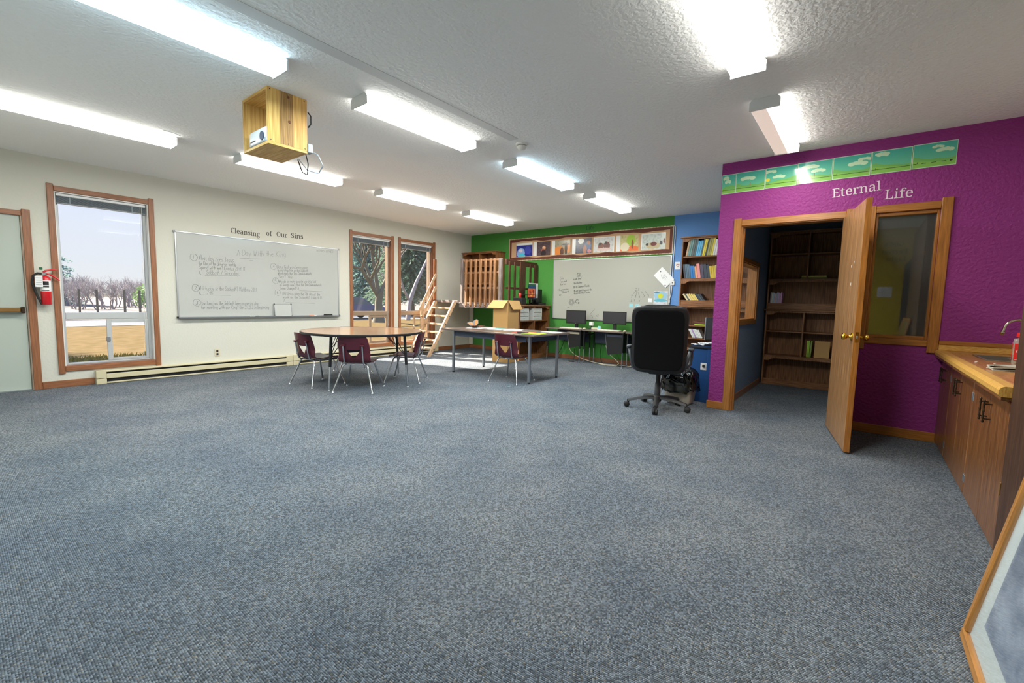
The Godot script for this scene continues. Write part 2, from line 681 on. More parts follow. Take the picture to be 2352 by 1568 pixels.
func make_materials() -> void:
	var cp := carpet_images()
	var blot := noise_tex(0.012, 4, Color(0.84, 0.86, 0.88), Color(1, 0.99, 0.97), 512, FastNoiseLite.TYPE_SIMPLEX_SMOOTH, 5)
	mt("carpet", c8(222, 224, 228), 0.95, {"tex": cp[0], "bump": cp[1], "bscale": 0.5, "tri": 1.0 / 0.85, "detail": blot, "dscale": 0.22, "spec": 0.2})
	var peel := noise_tex(0.03, 3, Color.BLACK, Color.WHITE, 512, FastNoiseLite.TYPE_SIMPLEX_SMOOTH, 9)
	var knock := noise_tex(0.045, 4, Color.BLACK, Color.WHITE, 512, FastNoiseLite.TYPE_PERLIN, 12)
	mt("ceiling_paint", c8(246, 247, 247), 0.9, {"bump": knock, "bscale": 0.5, "tri": 1.6, "spec": 0.2})
	mt("smooth_shaded_ceiling", c8(222, 223, 224), 0.85, {"spec": 0.2})  # darker than the ceiling paint: the joint's shallow shade put into the colour
	mt("cream_paint", c8(206, 206, 196), 0.85, {"bump": peel, "bscale": 0.15, "tri": 1.8, "spec": 0.3})
	mt("green_paint", c8(72, 138, 62), 0.75, {"bump": peel, "bscale": 0.25, "tri": 1.8, "spec": 0.35})
	mt("blue_paint", c8(104, 150, 210), 0.75, {"bump": peel, "bscale": 0.25, "tri": 1.8, "spec": 0.35})
	mt("purple_paint", c8(142, 50, 126), 0.6, {"bump": peel, "bscale": 0.5, "tri": 1.8, "spec": 0.4})
	mt("yellow_paint", c8(205, 180, 40), 0.75, {"spec": 0.3})
	mt("slate_wall_paint", c8(120, 134, 152), 0.8, {"bump": peel, "bscale": 0.25, "tri": 1.8, "spec": 0.3})
	mt("outside_wall", c8(180, 172, 160), 0.9)
	# woods: noise stretched along the grain (v)
	var g1 := noise_tex(0.012, 5, c8(188, 188, 188), c8(255, 255, 255), 512, FastNoiseLite.TYPE_SIMPLEX_SMOOTH, 21)
	var g2 := noise_tex(0.016, 5, c8(150, 140, 130), c8(255, 255, 255), 512, FastNoiseLite.TYPE_SIMPLEX_SMOOTH, 22)
	var grain := Vector3(9.0, 0.55, 1)
	mt("trim_wood", c8(164, 106, 68), 0.5, {"tex": g1, "uvs": grain, "coat": 0.25, "crough": 0.3})
	mt("oak_trim", c8(190, 122, 48), 0.4, {"tex": g1, "uvs": grain, "coat": 0.35, "crough": 0.25})
	mt("door_veneer", c8(190, 142, 92), 0.45, {"tex": g2, "uvs": Vector3(5.0, 0.25, 1), "coat": 0.3, "crough": 0.3})
	mt("cabinet_wood", c8(150, 98, 52), 0.4, {"tex": g2, "uvs": Vector3(6.0, 0.3, 1), "coat": 0.4, "crough": 0.25})
	mt("dark_cabinet", c8(88, 56, 34), 0.5, {"tex": g2, "uvs": Vector3(6.0, 0.3, 1)})
	mt("bookcase_wood", c8(170, 114, 68), 0.55, {"tex": g2, "uvs": Vector3(6.0, 0.4, 1)})
	mt("closet_shelf_wood", c8(172, 120, 78), 0.55, {"tex": g2, "uvs": Vector3(6.0, 0.4, 1)})
	mt("loft_wood", c8(184, 138, 100), 0.6, {"tex": g2, "uvs": Vector3(7.0, 0.4, 1)})
	mt("loft_dark_wood", c8(112, 72, 52), 0.6, {"tex": g2, "uvs": Vector3(7.0, 0.4, 1)})
	mt("loft_grey_wood", c8(158, 148, 148), 0.7, {"tex": g2, "uvs": Vector3(7.0, 0.4, 1)})
	mt("stair_wood", c8(214, 178, 142), 0.6, {"tex": g1, "uvs": grain})
	mt("pine", c8(226, 186, 112), 0.55, {"tex": noise_tex(0.012, 4, c8(205, 180, 140), c8(255, 255, 255), 512, FastNoiseLite.TYPE_SIMPLEX_SMOOTH, 31), "uvs": Vector3(7.0, 0.35, 1)})
	mt("pine_heart", c8(190, 146, 84), 0.55, {"tex": g2, "uvs": Vector3(8.0, 0.35, 1)})
	mt("pine_knot", c8(110, 62, 30), 0.6)
	mt("particle", c8(196, 156, 104), 0.7, {"tex": g1, "uvs": Vector3(3, 3, 1)})
	mt("laminate_counter", c8(212, 160, 92), 0.28, {"tex": noise_tex(0.02, 5, c8(190, 160, 130), c8(255, 250, 240), 512, FastNoiseLite.TYPE_SIMPLEX_SMOOTH, 41), "uvs": Vector3(8, 0.5, 1), "coat": 0.3, "crough": 0.2})
	mt("counter_edge", c8(232, 190, 110), 0.4, {"tex": noise_tex(0.04, 4, c8(210, 180, 130), c8(255, 255, 250), 512, FastNoiseLite.TYPE_SIMPLEX_SMOOTH, 42), "uvs": Vector3(6, 1, 1)})
	mt("table_laminate", c8(196, 150, 108), 0.24, {"tex": g1, "uvs": Vector3(5, 0.4, 1), "coat": 0.6, "crough": 0.12})
	mt("grey_laminate", c8(128, 112, 104), 0.3, {"tex": g1, "uvs": Vector3(5, 0.4, 1), "coat": 0.5, "crough": 0.12})
	mt("chair_plastic", c8(84, 30, 44), 0.28, {"spec": 0.5})
	mt("navy_plastic", c8(36, 44, 66), 0.3)
	mt("chrome", c8(205, 208, 212), 0.18, {"metal": 1.0})
	mt("satin_steel", c8(170, 175, 182), 0.35, {"metal": 0.9})
	mt("brass", c8(214, 168, 62), 0.16, {"metal": 1.0})
	mt("old_brass", c8(150, 112, 66), 0.4, {"metal": 0.7})
	mt("bronze", c8(70, 58, 46), 0.4, {"metal": 0.8})
	mt("faucet_metal", c8(196, 186, 160), 0.2, {"metal": 1.0})
	mt("black_paint", c8(24, 25, 28), 0.45)
	mt("black_plastic", c8(20, 20, 22), 0.5)
	mt("black_leather", c8(22, 22, 25), 0.38, {"bump": peel, "bscale": 0.1, "tri": 6.0})
	mt("black_cloth", c8(17, 17, 19), 0.9, {"spec": 0.2})
	mt("arm_plastic", c8(64, 68, 74), 0.45)
	mt("base_plastic", c8(44, 45, 48), 0.5)
	mt("black_film", c8(10, 10, 12), 0.18)
	mt("screen", c8(46, 46, 50), 0.35)
	mt("bin_plastic", c8(168, 160, 148), 0.55)
	mt("white_plastic", c8(226, 226, 222), 0.45)
	mt("grey_plastic", c8(150, 154, 158), 0.5)
	mt("beige_plastic", c8(206, 196, 172), 0.5)
	mt("clear_drawer", c8(196, 200, 196), 0.25)
	mt("white_metal", c8(226, 228, 230), 0.5)
	mt("heater_metal", c8(206, 198, 166), 0.45)
	mt("dark_void", c8(30, 30, 34), 0.8)
	mt("steel_door", c8(176, 186, 178), 0.5)
	mt("window_metal", c8(188, 192, 194), 0.45, {"metal": 0.2})
	mt("bronze_window_metal", c8(150, 132, 112), 0.45, {"metal": 0.2})
	mt("blind_slats", c8(118, 132, 142), 0.5)
	mt("glass", c8(235, 240, 240), 0.02, {"alpha": 0.02})
	mt("window_glass", c8(235, 240, 240), 0.02, {"alpha": 0.02, "spec": 0.1})
	mt("whiteboard", c8(180, 184, 182), 0.16, {"spec": 0.5})
	mt("whiteboard_warm", c8(172, 173, 164), 0.3, {"spec": 0.4})
	mt("alu", c8(190, 194, 198), 0.35, {"metal": 0.8})
	mt("ink", c8(128, 134, 134), 0.7)
	mt("ink_dark", c8(60, 62, 60), 0.7)
	mt("letter_black", c8(36, 36, 34), 0.6)
	mt("letter_silver", c8(214, 204, 208), 0.5)
	mt("letter_green", c8(34, 84, 40), 0.7)
	mt("paper", c8(234, 236, 238), 0.8, {"back": c8(60, 60, 60)})
	mt("teal_paper", c8(58, 186, 186), 0.7)
	mt("red_paper", c8(226, 66, 44), 0.6)
	mt("lime_paper", c8(170, 206, 48), 0.6)
	mt("note_paper", c8(150, 206, 214), 0.7)
	mt("kraft", c8(190, 148, 92), 0.85)
	mt("kraft_inside", c8(204, 164, 108), 0.85)
	mt("cork_paper", c8(196, 160, 122), 0.85)
	mt("brown_border", c8(98, 46, 32), 0.7)
	mt("border_trim", c8(214, 200, 170), 0.7)
	mt("red_gloss", c8(200, 22, 34), 0.25, {"coat": 0.5, "crough": 0.1})
	mt("red_plastic", c8(214, 36, 36), 0.4)
	mt("green_plastic", c8(14, 96, 60), 0.4)
	mt("rubber", c8(30, 30, 32), 0.7)
	mt("orange_plastic", c8(224, 128, 70), 0.5)
	mt("blue_steel", c8(36, 76, 128), 0.4, {"spec": 0.4})
	mt("slate_metal", c8(62, 72, 92), 0.5)
	mt("mat_board", c8(222, 230, 228), 0.8)
	mt("frame_oak", c8(204, 138, 58), 0.4, {"tex": g1, "uvs": grain, "coat": 0.3})
	mt("sink_steel", c8(150, 140, 128), 0.35, {"metal": 0.6})
	mt("cloth_grey", c8(176, 170, 156), 0.9, {"rim": 0.3})
	mt("mat_grey", c8(110, 100, 84), 0.9)
	mt("nut_fill", c8(140, 104, 70), 0.6)
	mt("jar_plastic", c8(225, 220, 205), 0.1, {"alpha": 0.25})
	mt("diffuser_weak_glow", c8(228, 226, 220), 0.5, {"emit": Color(1.0, 0.9, 0.84), "energy": 0.4})  # weak emission stands in for the burning tube's light in the dead half
	mt("monarch_orange", c8(216, 112, 34), 0.7)
	mt("navy_paint", c8(38, 44, 58), 0.6)


# ------------------------------------------------------------------ the room
func build_shell() -> void:
	# floor: carpet slab under the room and the closet
	struct_mesh("floor", bb(Vector3(XA - 0.2, -0.3, ZB - 0.2), Vector3(XR + 0.2, 0, ZF + 0.2)), M.carpet, "blue grey loop carpet")
	struct_mesh("ceiling", bb(Vector3(XA - 0.25, HC, ZB - 0.25), Vector3(XR + 0.25, HC + 0.2, ZF + 0.25)), M.ceiling_paint, "white textured ceiling")
	# the smooth taped joint that runs to the smoke detector
	struct_mesh("trim_1", bb(Vector3(-2.80, HC - 0.003, -3.47), Vector3(-2.70, HC + 0.01, 0.3)), M.smooth_shaded_ceiling, "smooth taped joint along the textured ceiling, its slight shade in the colour")
	# window wall, left: pieces round a door and three windows
	var s := ST()
	var x0 := XA - 0.2
	# openings: z from high to low, y low, y high
	var holes := [[0.33, -0.585, 0.0, 2.01], [-0.86, -1.74, 0.245, 2.33], [-4.75, -5.625, 0.245, 2.33], [-5.855, -6.74, 0.245, 2.33]]
	var zc := ZF + 0.2
	for h in holes:
		addb(s, Vector3(x0, 0, h[0]), Vector3(XA, HC, zc))
		if h[2] > 0.0:
			addb(s, Vector3(x0, 0, h[1]), Vector3(XA, h[2], h[0]))
		addb(s, Vector3(x0, h[3], h[1]), Vector3(XA, HC, h[0]))
		zc = h[1]
	addb(s, Vector3(x0, 0, ZB - 0.2), Vector3(XA, HC, zc))
	struct_mesh("wall_left", s, M.cream_paint, "cream wall with the windows")
	# back wall: green, then blue; the closet end is dark
	struct_mesh("wall_back", bb(Vector3(XA, 0, ZB - 0.2), Vector3(-2.696, HC, ZB)), M.green_paint, "green back wall")
	struct_mesh("wall_back_blue", bb(Vector3(-2.696, 0, ZB - 0.2), Vector3(-1.236, HC, ZB)), M.blue_paint, "blue end of the back wall")
	struct_mesh("wall_closet_back", bb(Vector3(-1.236, 0, ZB - 0.2), Vector3(XR + 0.2, HC, ZB)), M.slate_wall_paint, "slate wall behind the closet shelves")
	# purple closet wall with a doorway and a window
	s = ST()
	var zt := ZC - 0.12
	addb(s, Vector3(XP, 0, zt), Vector3(-1.095, HC, ZC))
	addb(s, Vector3(-1.095, 2.03, zt), Vector3(-0.19, HC, ZC))
	addb(s, Vector3(-0.19, 0, zt), Vector3(0.03, HC, ZC))
	addb(s, Vector3(0.03, 0, zt), Vector3(0.465, 0.9, ZC))
	addb(s, Vector3(0.03, 2.04, zt), Vector3(0.465, HC, ZC))
	addb(s, Vector3(0.465, 0, zt), Vector3(XR, HC, ZC))
	struct_mesh("wall_closet", s, M.purple_paint, "purple wall with the closet doorway")
	# closet side wall with its window: dark inside face
	s = ST()
	for k in [[ZC - 0.12, -5.62, 0.0, HC], [-5.62, -6.92, 0.0, 0.98], [-5.62, -6.92, 1.71, HC], [-6.92, ZB, 0.0, HC]]:
		addb(s, Vector3(-1.29, k[2], k[1]), Vector3(-1.175, k[3], k[0]))
	struct_mesh("wall_closet_side", s, M.slate_wall_paint, "slate closet side wall with a small window")
	struct_mesh("wall_added_partition", bb(Vector3(-0.15, 0, ZB), Vector3(-0.06, HC, ZC - 0.12)), M.slate_wall_paint, "unseen partition added to keep the space behind the closet window dark")  # added wall, out of sight, that darkens the space behind the closet window
	struct_mesh("wall_right", bb(Vector3(XR, 0, ZB - 0.2), Vector3(XR + 0.2, HC, ZF + 0.2)), M.cream_paint, "wall behind the counter")
	struct_mesh("wall_front", bb(Vector3(XA, 0, ZF), Vector3(-0.6, HC, ZF + 0.2)), M.cream_paint, "cream wall behind the camera")
	struct_mesh("wall_front_yellow", bb(Vector3(-0.6, 0, ZF), Vector3(XR, HC, ZF + 0.2)), M.yellow_paint, "yellow wall mirrored in the closet window")
	# baseboards
	var h := 0.085
	struct_mesh("baseboard_left", bb(Vector3(XA, 0, -1.115), Vector3(XA + 0.014, h, -0.66), 0.004), M.trim_wood, "brown baseboard beside the grey door")
	struct_mesh("baseboard_left_far", bb(Vector3(XA, 0, ZB), Vector3(XA + 0.014, h, -6.87), 0.004), M.trim_wood, "brown baseboard under the stairs")
	struct_mesh("baseboard_back", bb(Vector3(XA + 0.014, 0, ZB), Vector3(XP - 0.01, h, ZB + 0.014), 0.004), M.trim_wood, "brown baseboard along the green wall")
	struct_mesh("baseboard_closet_left", bb(Vector3(XP - 0.014, 0, ZC), Vector3(-1.165, h, ZC + 0.014), 0.004), M.oak_trim, "short piece of baseboard beside the doorway")
	struct_mesh("baseboard_closet_right", bb(Vector3(-0.12, 0, ZC), Vector3(0.59, h, ZC + 0.014), 0.004), M.oak_trim, "baseboard below the closet window")
	struct_mesh("baseboard_closet_inside", bb(Vector3(-1.175, 0, -7.6), Vector3(-1.161, h, ZC - 0.13), 0.004), M.trim_wood, "baseboard inside the closet")
	# exit door
	var d := structure("door_1", "grey green steel exit door with a push bar")
	part("leaf", bb(Vector3(XA - 0.06, 0.012, -0.575), Vector3(XA - 0.015, 2.0, 0.32), 0.002), M.steel_door, d)
	part("threshold", bb(Vector3(XA - 0.1, 0.001, -0.58), Vector3(XA + 0.03, 0.012, 0.33)), M.satin_steel, d)
	for z in [[-0.658, -0.59], [0.335, 0.4]]:
		part("casing", bb(Vector3(XA - 0.001, 0, z[0]), Vector3(XA + 0.018, 2.075, z[1]), 0.004), M.trim_wood, d)
	part("casing", bb(Vector3(XA - 0.001, 2.0, -0.589), Vector3(XA + 0.016, 2.055, 0.334), 0.004), M.trim_wood, d)
	part("door_stop", bb(Vector3(XA - 0.2, 0, -0.589), Vector3(XA - 0.001, 2.009, -0.577)), M.bronze_window_metal, d)
	var bar := part("push_bar", bb(Vector3(XA + 0.03, 0.912, -0.53), Vector3(XA + 0.075, 0.962, 0.24), 0.008), M.old_brass, d)
	part("end_bracket", bb(Vector3(XA - 0.02, 0.9, -0.562), Vector3(XA + 0.085, 0.974, -0.53), 0.008), M.bronze, bar)
	part("end_bracket", bb(Vector3(XA - 0.02, 0.9, 0.24), Vector3(XA + 0.085, 0.974, 0.27), 0.008), M.bronze, bar)


func build_windows() -> void:
	var spots := [-0.86, -4.75, -5.855]
	var blind_names := ["raised grey blind over the window by the fire extinguisher", "raised dark blind over the window with the bare tree", "raised grey blind over the window by the stairs"]
	for n in 3:
		var w := structure("window_%d" % (n + 1), ["tall window with lawn view beside the grey door", "tall window looking on the bare tree and blue car", "tall window behind the wooden stairs"][n])
		var zl: float = spots[n]
		var zr: float = zl - 0.88
		var fm: Material = M.window_metal if n == 0 else M.bronze_window_metal
		var X := XA - 0.1
		part("casing", bb(Vector3(XA - 0.001, 0.163, zl), Vector3(XA + 0.02, 2.41, zl + 0.058), 0.004), M.trim_wood, w)
		part("casing", bb(Vector3(XA - 0.001, 0.163, zr - 0.058), Vector3(XA + 0.02, 2.41, zr), 0.004), M.trim_wood, w)
		part("casing", bb(Vector3(XA - 0.001, 2.33, zr), Vector3(XA + 0.018, 2.39, zl), 0.004), M.trim_wood, w)
		part("casing", bb(Vector3(XA - 0.001, 0.19, zr), Vector3(XA + 0.018, 0.245, zl), 0.004), M.trim_wood, w)
		part("sill", bb(Vector3(X + 0.02, 0.243, zr), Vector3(XA + 0.012, 0.256, zl), 0.003), M.trim_wood, w)
		# wooden jamb liners
		for z in [[zl - 0.012, zl], [zr, zr + 0.012]]:
			part("jamb", bb(Vector3(XA - 0.2, 0.245, z[0]), Vector3(XA - 0.001, 2.33, z[1])), M.trim_wood if n > 0 else M.white_plastic, w)
		part("jamb", bb(Vector3(XA - 0.2, 2.318, zr + 0.012), Vector3(XA - 0.001, 2.33, zl - 0.012)), M.white_plastic, w)
		# metal frame
		for k in [[0.256, 2.318, zl - 0.04, zl - 0.012], [0.256, 2.318, zr + 0.012, zr + 0.045]]:
			part("frame", bb(Vector3(X - 0.04, k[0], k[2]), Vector3(X + 0.02, k[1], k[3]), 0.004), fm, w)
		part("frame", bb(Vector3(X - 0.04, 2.29, zr + 0.045), Vector3(X + 0.02, 2.318, zl - 0.04), 0.004), fm, w)
		part("frame", bb(Vector3(X - 0.04, 0.256, zr + 0.045), Vector3(X + 0.02, 0.278, zl - 0.04), 0.004), fm, w)
		part("transom", bb(Vector3(X - 0.04, 0.815, zr + 0.045), Vector3(X + 0.025, 0.9, zl - 0.04), 0.006), fm, w)
		part("pane", bb(Vector3(X - 0.012, 0.9, zr + 0.045), Vector3(X - 0.006, 2.29, zl - 0.04)), M.window_glass, w)
		part("pane", bb(Vector3(X - 0.022, 0.278, zl - 0.41), Vector3(X - 0.016, 0.815, zl - 0.04)), M.window_glass, w)
		# sliding sash in front of the fixed pane
		var s := ST()
		var a := zl - 0.412
		var b := zr + 0.046
		for k in [[0.28, 0.812, a - 0.05, a], [0.28, 0.812, b, b + 0.03], [0.772, 0.812, b + 0.03, a - 0.05], [0.28, 0.312, b + 0.03, a - 0.05]]:
			addb(s, Vector3(X - 0.008, k[0], k[2]), Vector3(X + 0.018, k[1], k[3]), 0.003)
		var sash := part("sash", s, fm, w)
		part("pane", bb(Vector3(X + 0.002, 0.312, b + 0.03), Vector3(X + 0.008, 0.772, a - 0.05)), M.window_glass, sash)
		part("latch", bb(Vector3(X + 0.018, 0.53, a - 0.03), Vector3(X + 0.038, 0.585, a + 0.012), 0.006), M.satin_steel, sash)
		# blind
		var bl := thing("window_blind", blind_names[n], "blind", Vector3(XA - 0.045, 2.2, zl - 0.44), 0, "raised venetian blinds")
		part("headrail", bx(Vector3(0, 0.1, 0), Vector3(0.035, 0.03, 0.84), 0.004), M.white_metal, bl)
		var sl := ST()
		for k in 11:
			box(sl, Vector3(0, 0.012 + k * 0.0068, 0), Vector3(0.032, 0.0035, 0.835), 0.001)
		part("slat_stack", sl, M.blind_slats, bl)
		part("bottom_rail", bx(Vector3(0, 0.0, 0), Vector3(0.03, 0.012, 0.835), 0.003), M.grey_plastic, bl)
		for z in [0.3, -0.28]:
			part("ladder_tape", bx(Vector3(0.018, 0.045, z), Vector3(0.003, 0.085, 0.012)), M.blind_slats, bl)
		part("lift_cord", tb([Vector3(0.02, 0.09, -0.36), Vector3(0.022, -0.6, -0.358), Vector3(0.022, -1.55, -0.352), Vector3(0.02, -1.93, -0.32)], 0.002, 5), M.white_plastic, bl)
		part("lift_cord", tb([Vector3(0.02, 0.09, -0.375), Vector3(0.022, -0.9, -0.37), Vector3(0.022, -1.6, -0.375)], 0.002, 5), M.white_plastic, bl)


func build_fixtures() -> void:
	var warm := Color(1.0, 0.985, 0.945)
	var cool := Color(0.80, 0.935, 1.0)
	var row1 := -5.56
	var row2 := -3.155
	var row3 := -0.685
	var list := [
		[row1, -0.91, warm, "warm fluorescent fixture in the row by the windows, beside the grey door"], [row1, -2.70, warm, "warm fluorescent fixture under the wooden projector box"],
		[row1, -4.53, warm, "warm fluorescent fixture in the row by the windows, second from the green wall"], [row1, -6.32, warm, "warm fluorescent fixture in the row by the windows, close to the green wall"],
		[row2, -0.86, cool, "bluish fluorescent fixture next to the wooden projector box"], [row2, -2.66, warm, "warm fluorescent fixture beside the ceiling joint"],
		[row2, -4.52, cool, "bluish fluorescent fixture beyond the smoke detector"], [row2, -6.32, warm, "warm fluorescent fixture over the computer desks"],
		[row3, -2.63, warm, "large warm fluorescent fixture before the purple wall"], [row3, -4.45, warm, "fluorescent fixture at the purple wall with one tube out"],
	]
	for k in list.size():
		var it: Array = list[k]
		var f := thing("ceiling_light", it[3], "light", Vector3(it[0], HC, it[1]), 0, "fluorescent ceiling fixtures")
		var half: bool = k == 9
		var tint: Color = it[2]
		var E := 6.5
		var on := mt("fixture_lens_%d" % k, Color(0.95, 0.95, 0.94), 0.4, {"emit": tint, "energy": E})
		part("housing", bb(Vector3(-0.085, -0.022, -0.6), Vector3(0.085, 0, 0.6), 0.003), M.white_metal, f)
		var prof := [Vector2(-0.098, -0.018), Vector2(-0.098, -0.066), Vector2(-0.086, -0.078), Vector2(0.086, -0.078), Vector2(0.098, -0.066), Vector2(0.098, -0.018), Vector2(0.086, -0.0221), Vector2(-0.086, -0.0221)]
		if half:
			# only the tube on the +x side burns; the other half glows by its material
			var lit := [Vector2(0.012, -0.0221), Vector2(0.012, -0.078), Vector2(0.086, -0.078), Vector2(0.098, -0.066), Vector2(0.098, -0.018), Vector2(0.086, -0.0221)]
			var weak_half := [Vector2(-0.098, -0.018), Vector2(-0.098, -0.066), Vector2(-0.086, -0.078), Vector2(0.012, -0.078), Vector2(0.012, -0.0221), Vector2(-0.086, -0.0221)]
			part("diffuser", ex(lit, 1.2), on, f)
			part("dim_diffuser", ex(weak_half, 1.2), M.diffuser_weak_glow, f)
		else:
			part("diffuser", ex(prof, 1.2), on, f)
		for z in [-0.606, 0.606]:
			part("end_cap", ex([Vector2(-0.102, -0.02), Vector2(-0.102, -0.082), Vector2(0.102, -0.082), Vector2(0.102, -0.02), Vector2(0.085, -0.001), Vector2(-0.085, -0.001)], 0.01, Transform3D(Basis.IDENTITY, Vector3(0, 0, z))), M.white_metal, f)
		var a := AreaLight3D.new()
		a.name = "lamp"
		a.area_size = Vector2(0.09 if half else 0.17, 1.16)
		a.light_color = tint
		a.light_energy = 1.3 if half else 3.0
		a.area_normalize_energy = true
		a.area_range = 20.0
		a.area_attenuation = 2.0
		a.shadow_enabled = true
		f.add_child(a)
		a.position = Vector3(0.05 if half else 0.0, -0.086, 0)
		a.rotation = Vector3(-PI / 2, 0, 0)


# bookcase unit: full shelf with a scalloped apron, a divided upper half; faces +z, base at the origin, back at z = 0
func bookcase(o: Node3D, W: float, H: float, D: float, divided: bool, mat: Material) -> void:
	var t := 0.02
	for sx in [-1.0, 1.0]:
		part("side_panel", bx(Vector3(sx * (W / 2 - t / 2), H / 2 - 0.01, D / 2), Vector3(t, H - 0.02, D), 0.002), mat, o)
	part("back_panel", bx(Vector3(0, H / 2, 0.004), Vector3(W - 2 * t, H - 0.03, 0.008)), mat, o)
	part("top_board", bx(Vector3(0, H - 0.011, D / 2 + 0.012), Vector3(W + 0.05, 0.022, D + 0.03), 0.006), mat, o)
	var yf := 0.385 * H
	var ym := 0.71 * H
	part("shelf", bx(Vector3(0, yf, D / 2 + 0.002), Vector3(W - 2 * t, 0.022, D - 0.01), 0.002), mat, o)
	if divided:
		part("divider", bx(Vector3(0, (yf + H - 0.02) / 2, D / 2), Vector3(t, H - yf - 0.044, D - 0.02), 0.002), mat, o)
		for sx in [-1.0, 1.0]:
			part("shelf", bx(Vector3(sx * (W / 4 - t / 4), ym, D / 2), Vector3(W / 2 - 1.5 * t, 0.018, D - 0.03), 0.002), mat, o)
	else:
		part("shelf", bx(Vector3(0, ym, D / 2), Vector3(W - 2 * t, 0.018, D - 0.03), 0.002), mat, o)
	part("kick_board", bx(Vector3(0, 0.045, D - 0.02), Vector3(W - 2 * t, 0.09, 0.016), 0.002), mat, o)
	# aprons with dropped, rounded ends
	for y in [H - 0.022, yf - 0.011]:
		var w2 := W / 2 - t
		var poly := [Vector2(-w2, 0), Vector2(-w2, -0.06), Vector2(-w2 + 0.05, -0.06), Vector2(-w2 + 0.075, -0.052), Vector2(-w2 + 0.1, -0.03), Vector2(-w2 + 0.13, -0.022), Vector2(w2 - 0.13, -0.022), Vector2(w2 - 0.1, -0.03), Vector2(w2 - 0.075, -0.052), Vector2(w2 - 0.05, -0.06), Vector2(w2, -0.06), Vector2(w2, 0)]
		part("apron", ex(poly, 0.016, Transform3D(Basis.IDENTITY, Vector3(0, y, D - 0.008))), mat, o)


var book_meshes := []


# a book: cover (spine on +z) and page block; size = thickness, height, depth
func book(size: Vector3, col: Color, where: Transform3D, label: String, group: String, lying := false) -> void:
	if book_meshes.is_empty():
		var c := ST()
		box(c, Vector3(0, 0.5, -0.05), Vector3(1, 1, 0.06), 0.02)
		box(c, Vector3(-0.46, 0.5, -0.5), Vector3(0.08, 1, 0.98), 0.01)
		box(c, Vector3(0.46, 0.5, -0.5), Vector3(0.08, 1, 0.98), 0.01)
		book_meshes.append(mesh_of(c))
		book_meshes.append(mesh_of(bx(Vector3(0, 0.5, -0.5), Vector3(0.84, 0.96, 0.9))))
	var key := "book_%d_%d_%d" % [int(col.r * 15), int(col.g * 15), int(col.b * 15)]
	if not M.has(key):
		mt(key, col, 0.45)
	var o := Node3D.new()
	o.name = numbered("book")
	add_child(o)
	tag(o, label, "book", group)
	o.transform = where * Transform3D(Basis.from_scale(size), Vector3.ZERO)
	part_mesh("cover", book_meshes[0], M[key], o)
	part_mesh("pages", book_meshes[1], M.paper, o)


# a run of standing books along +x of xf (the shelf's front edge, facing +z), each [thickness, height, depth, colour name, colour, lean]
func book_run(xf: Transform3D, list: Array, where: String, group: String) -> float:
	var x := 0.0
	for b in list:
		var lean: float = b[5]
		var w: float = b[0]
		var foot := x + w / 2 / cos(lean)
		var h: float = b[1]
		var rot := Basis(Vector3(0, 0, 1), -lean)
		var lift := absf(sin(lean)) * w / 2
		var lbl := "%s book standing %s" % [b[3], where]
		book(Vector3(w * 0.96, h, b[2]), b[4], xf * Transform3D(rot, Vector3(foot, lift, 0)), lbl, group)
		x += w / cos(lean) + 0.0006
	return x


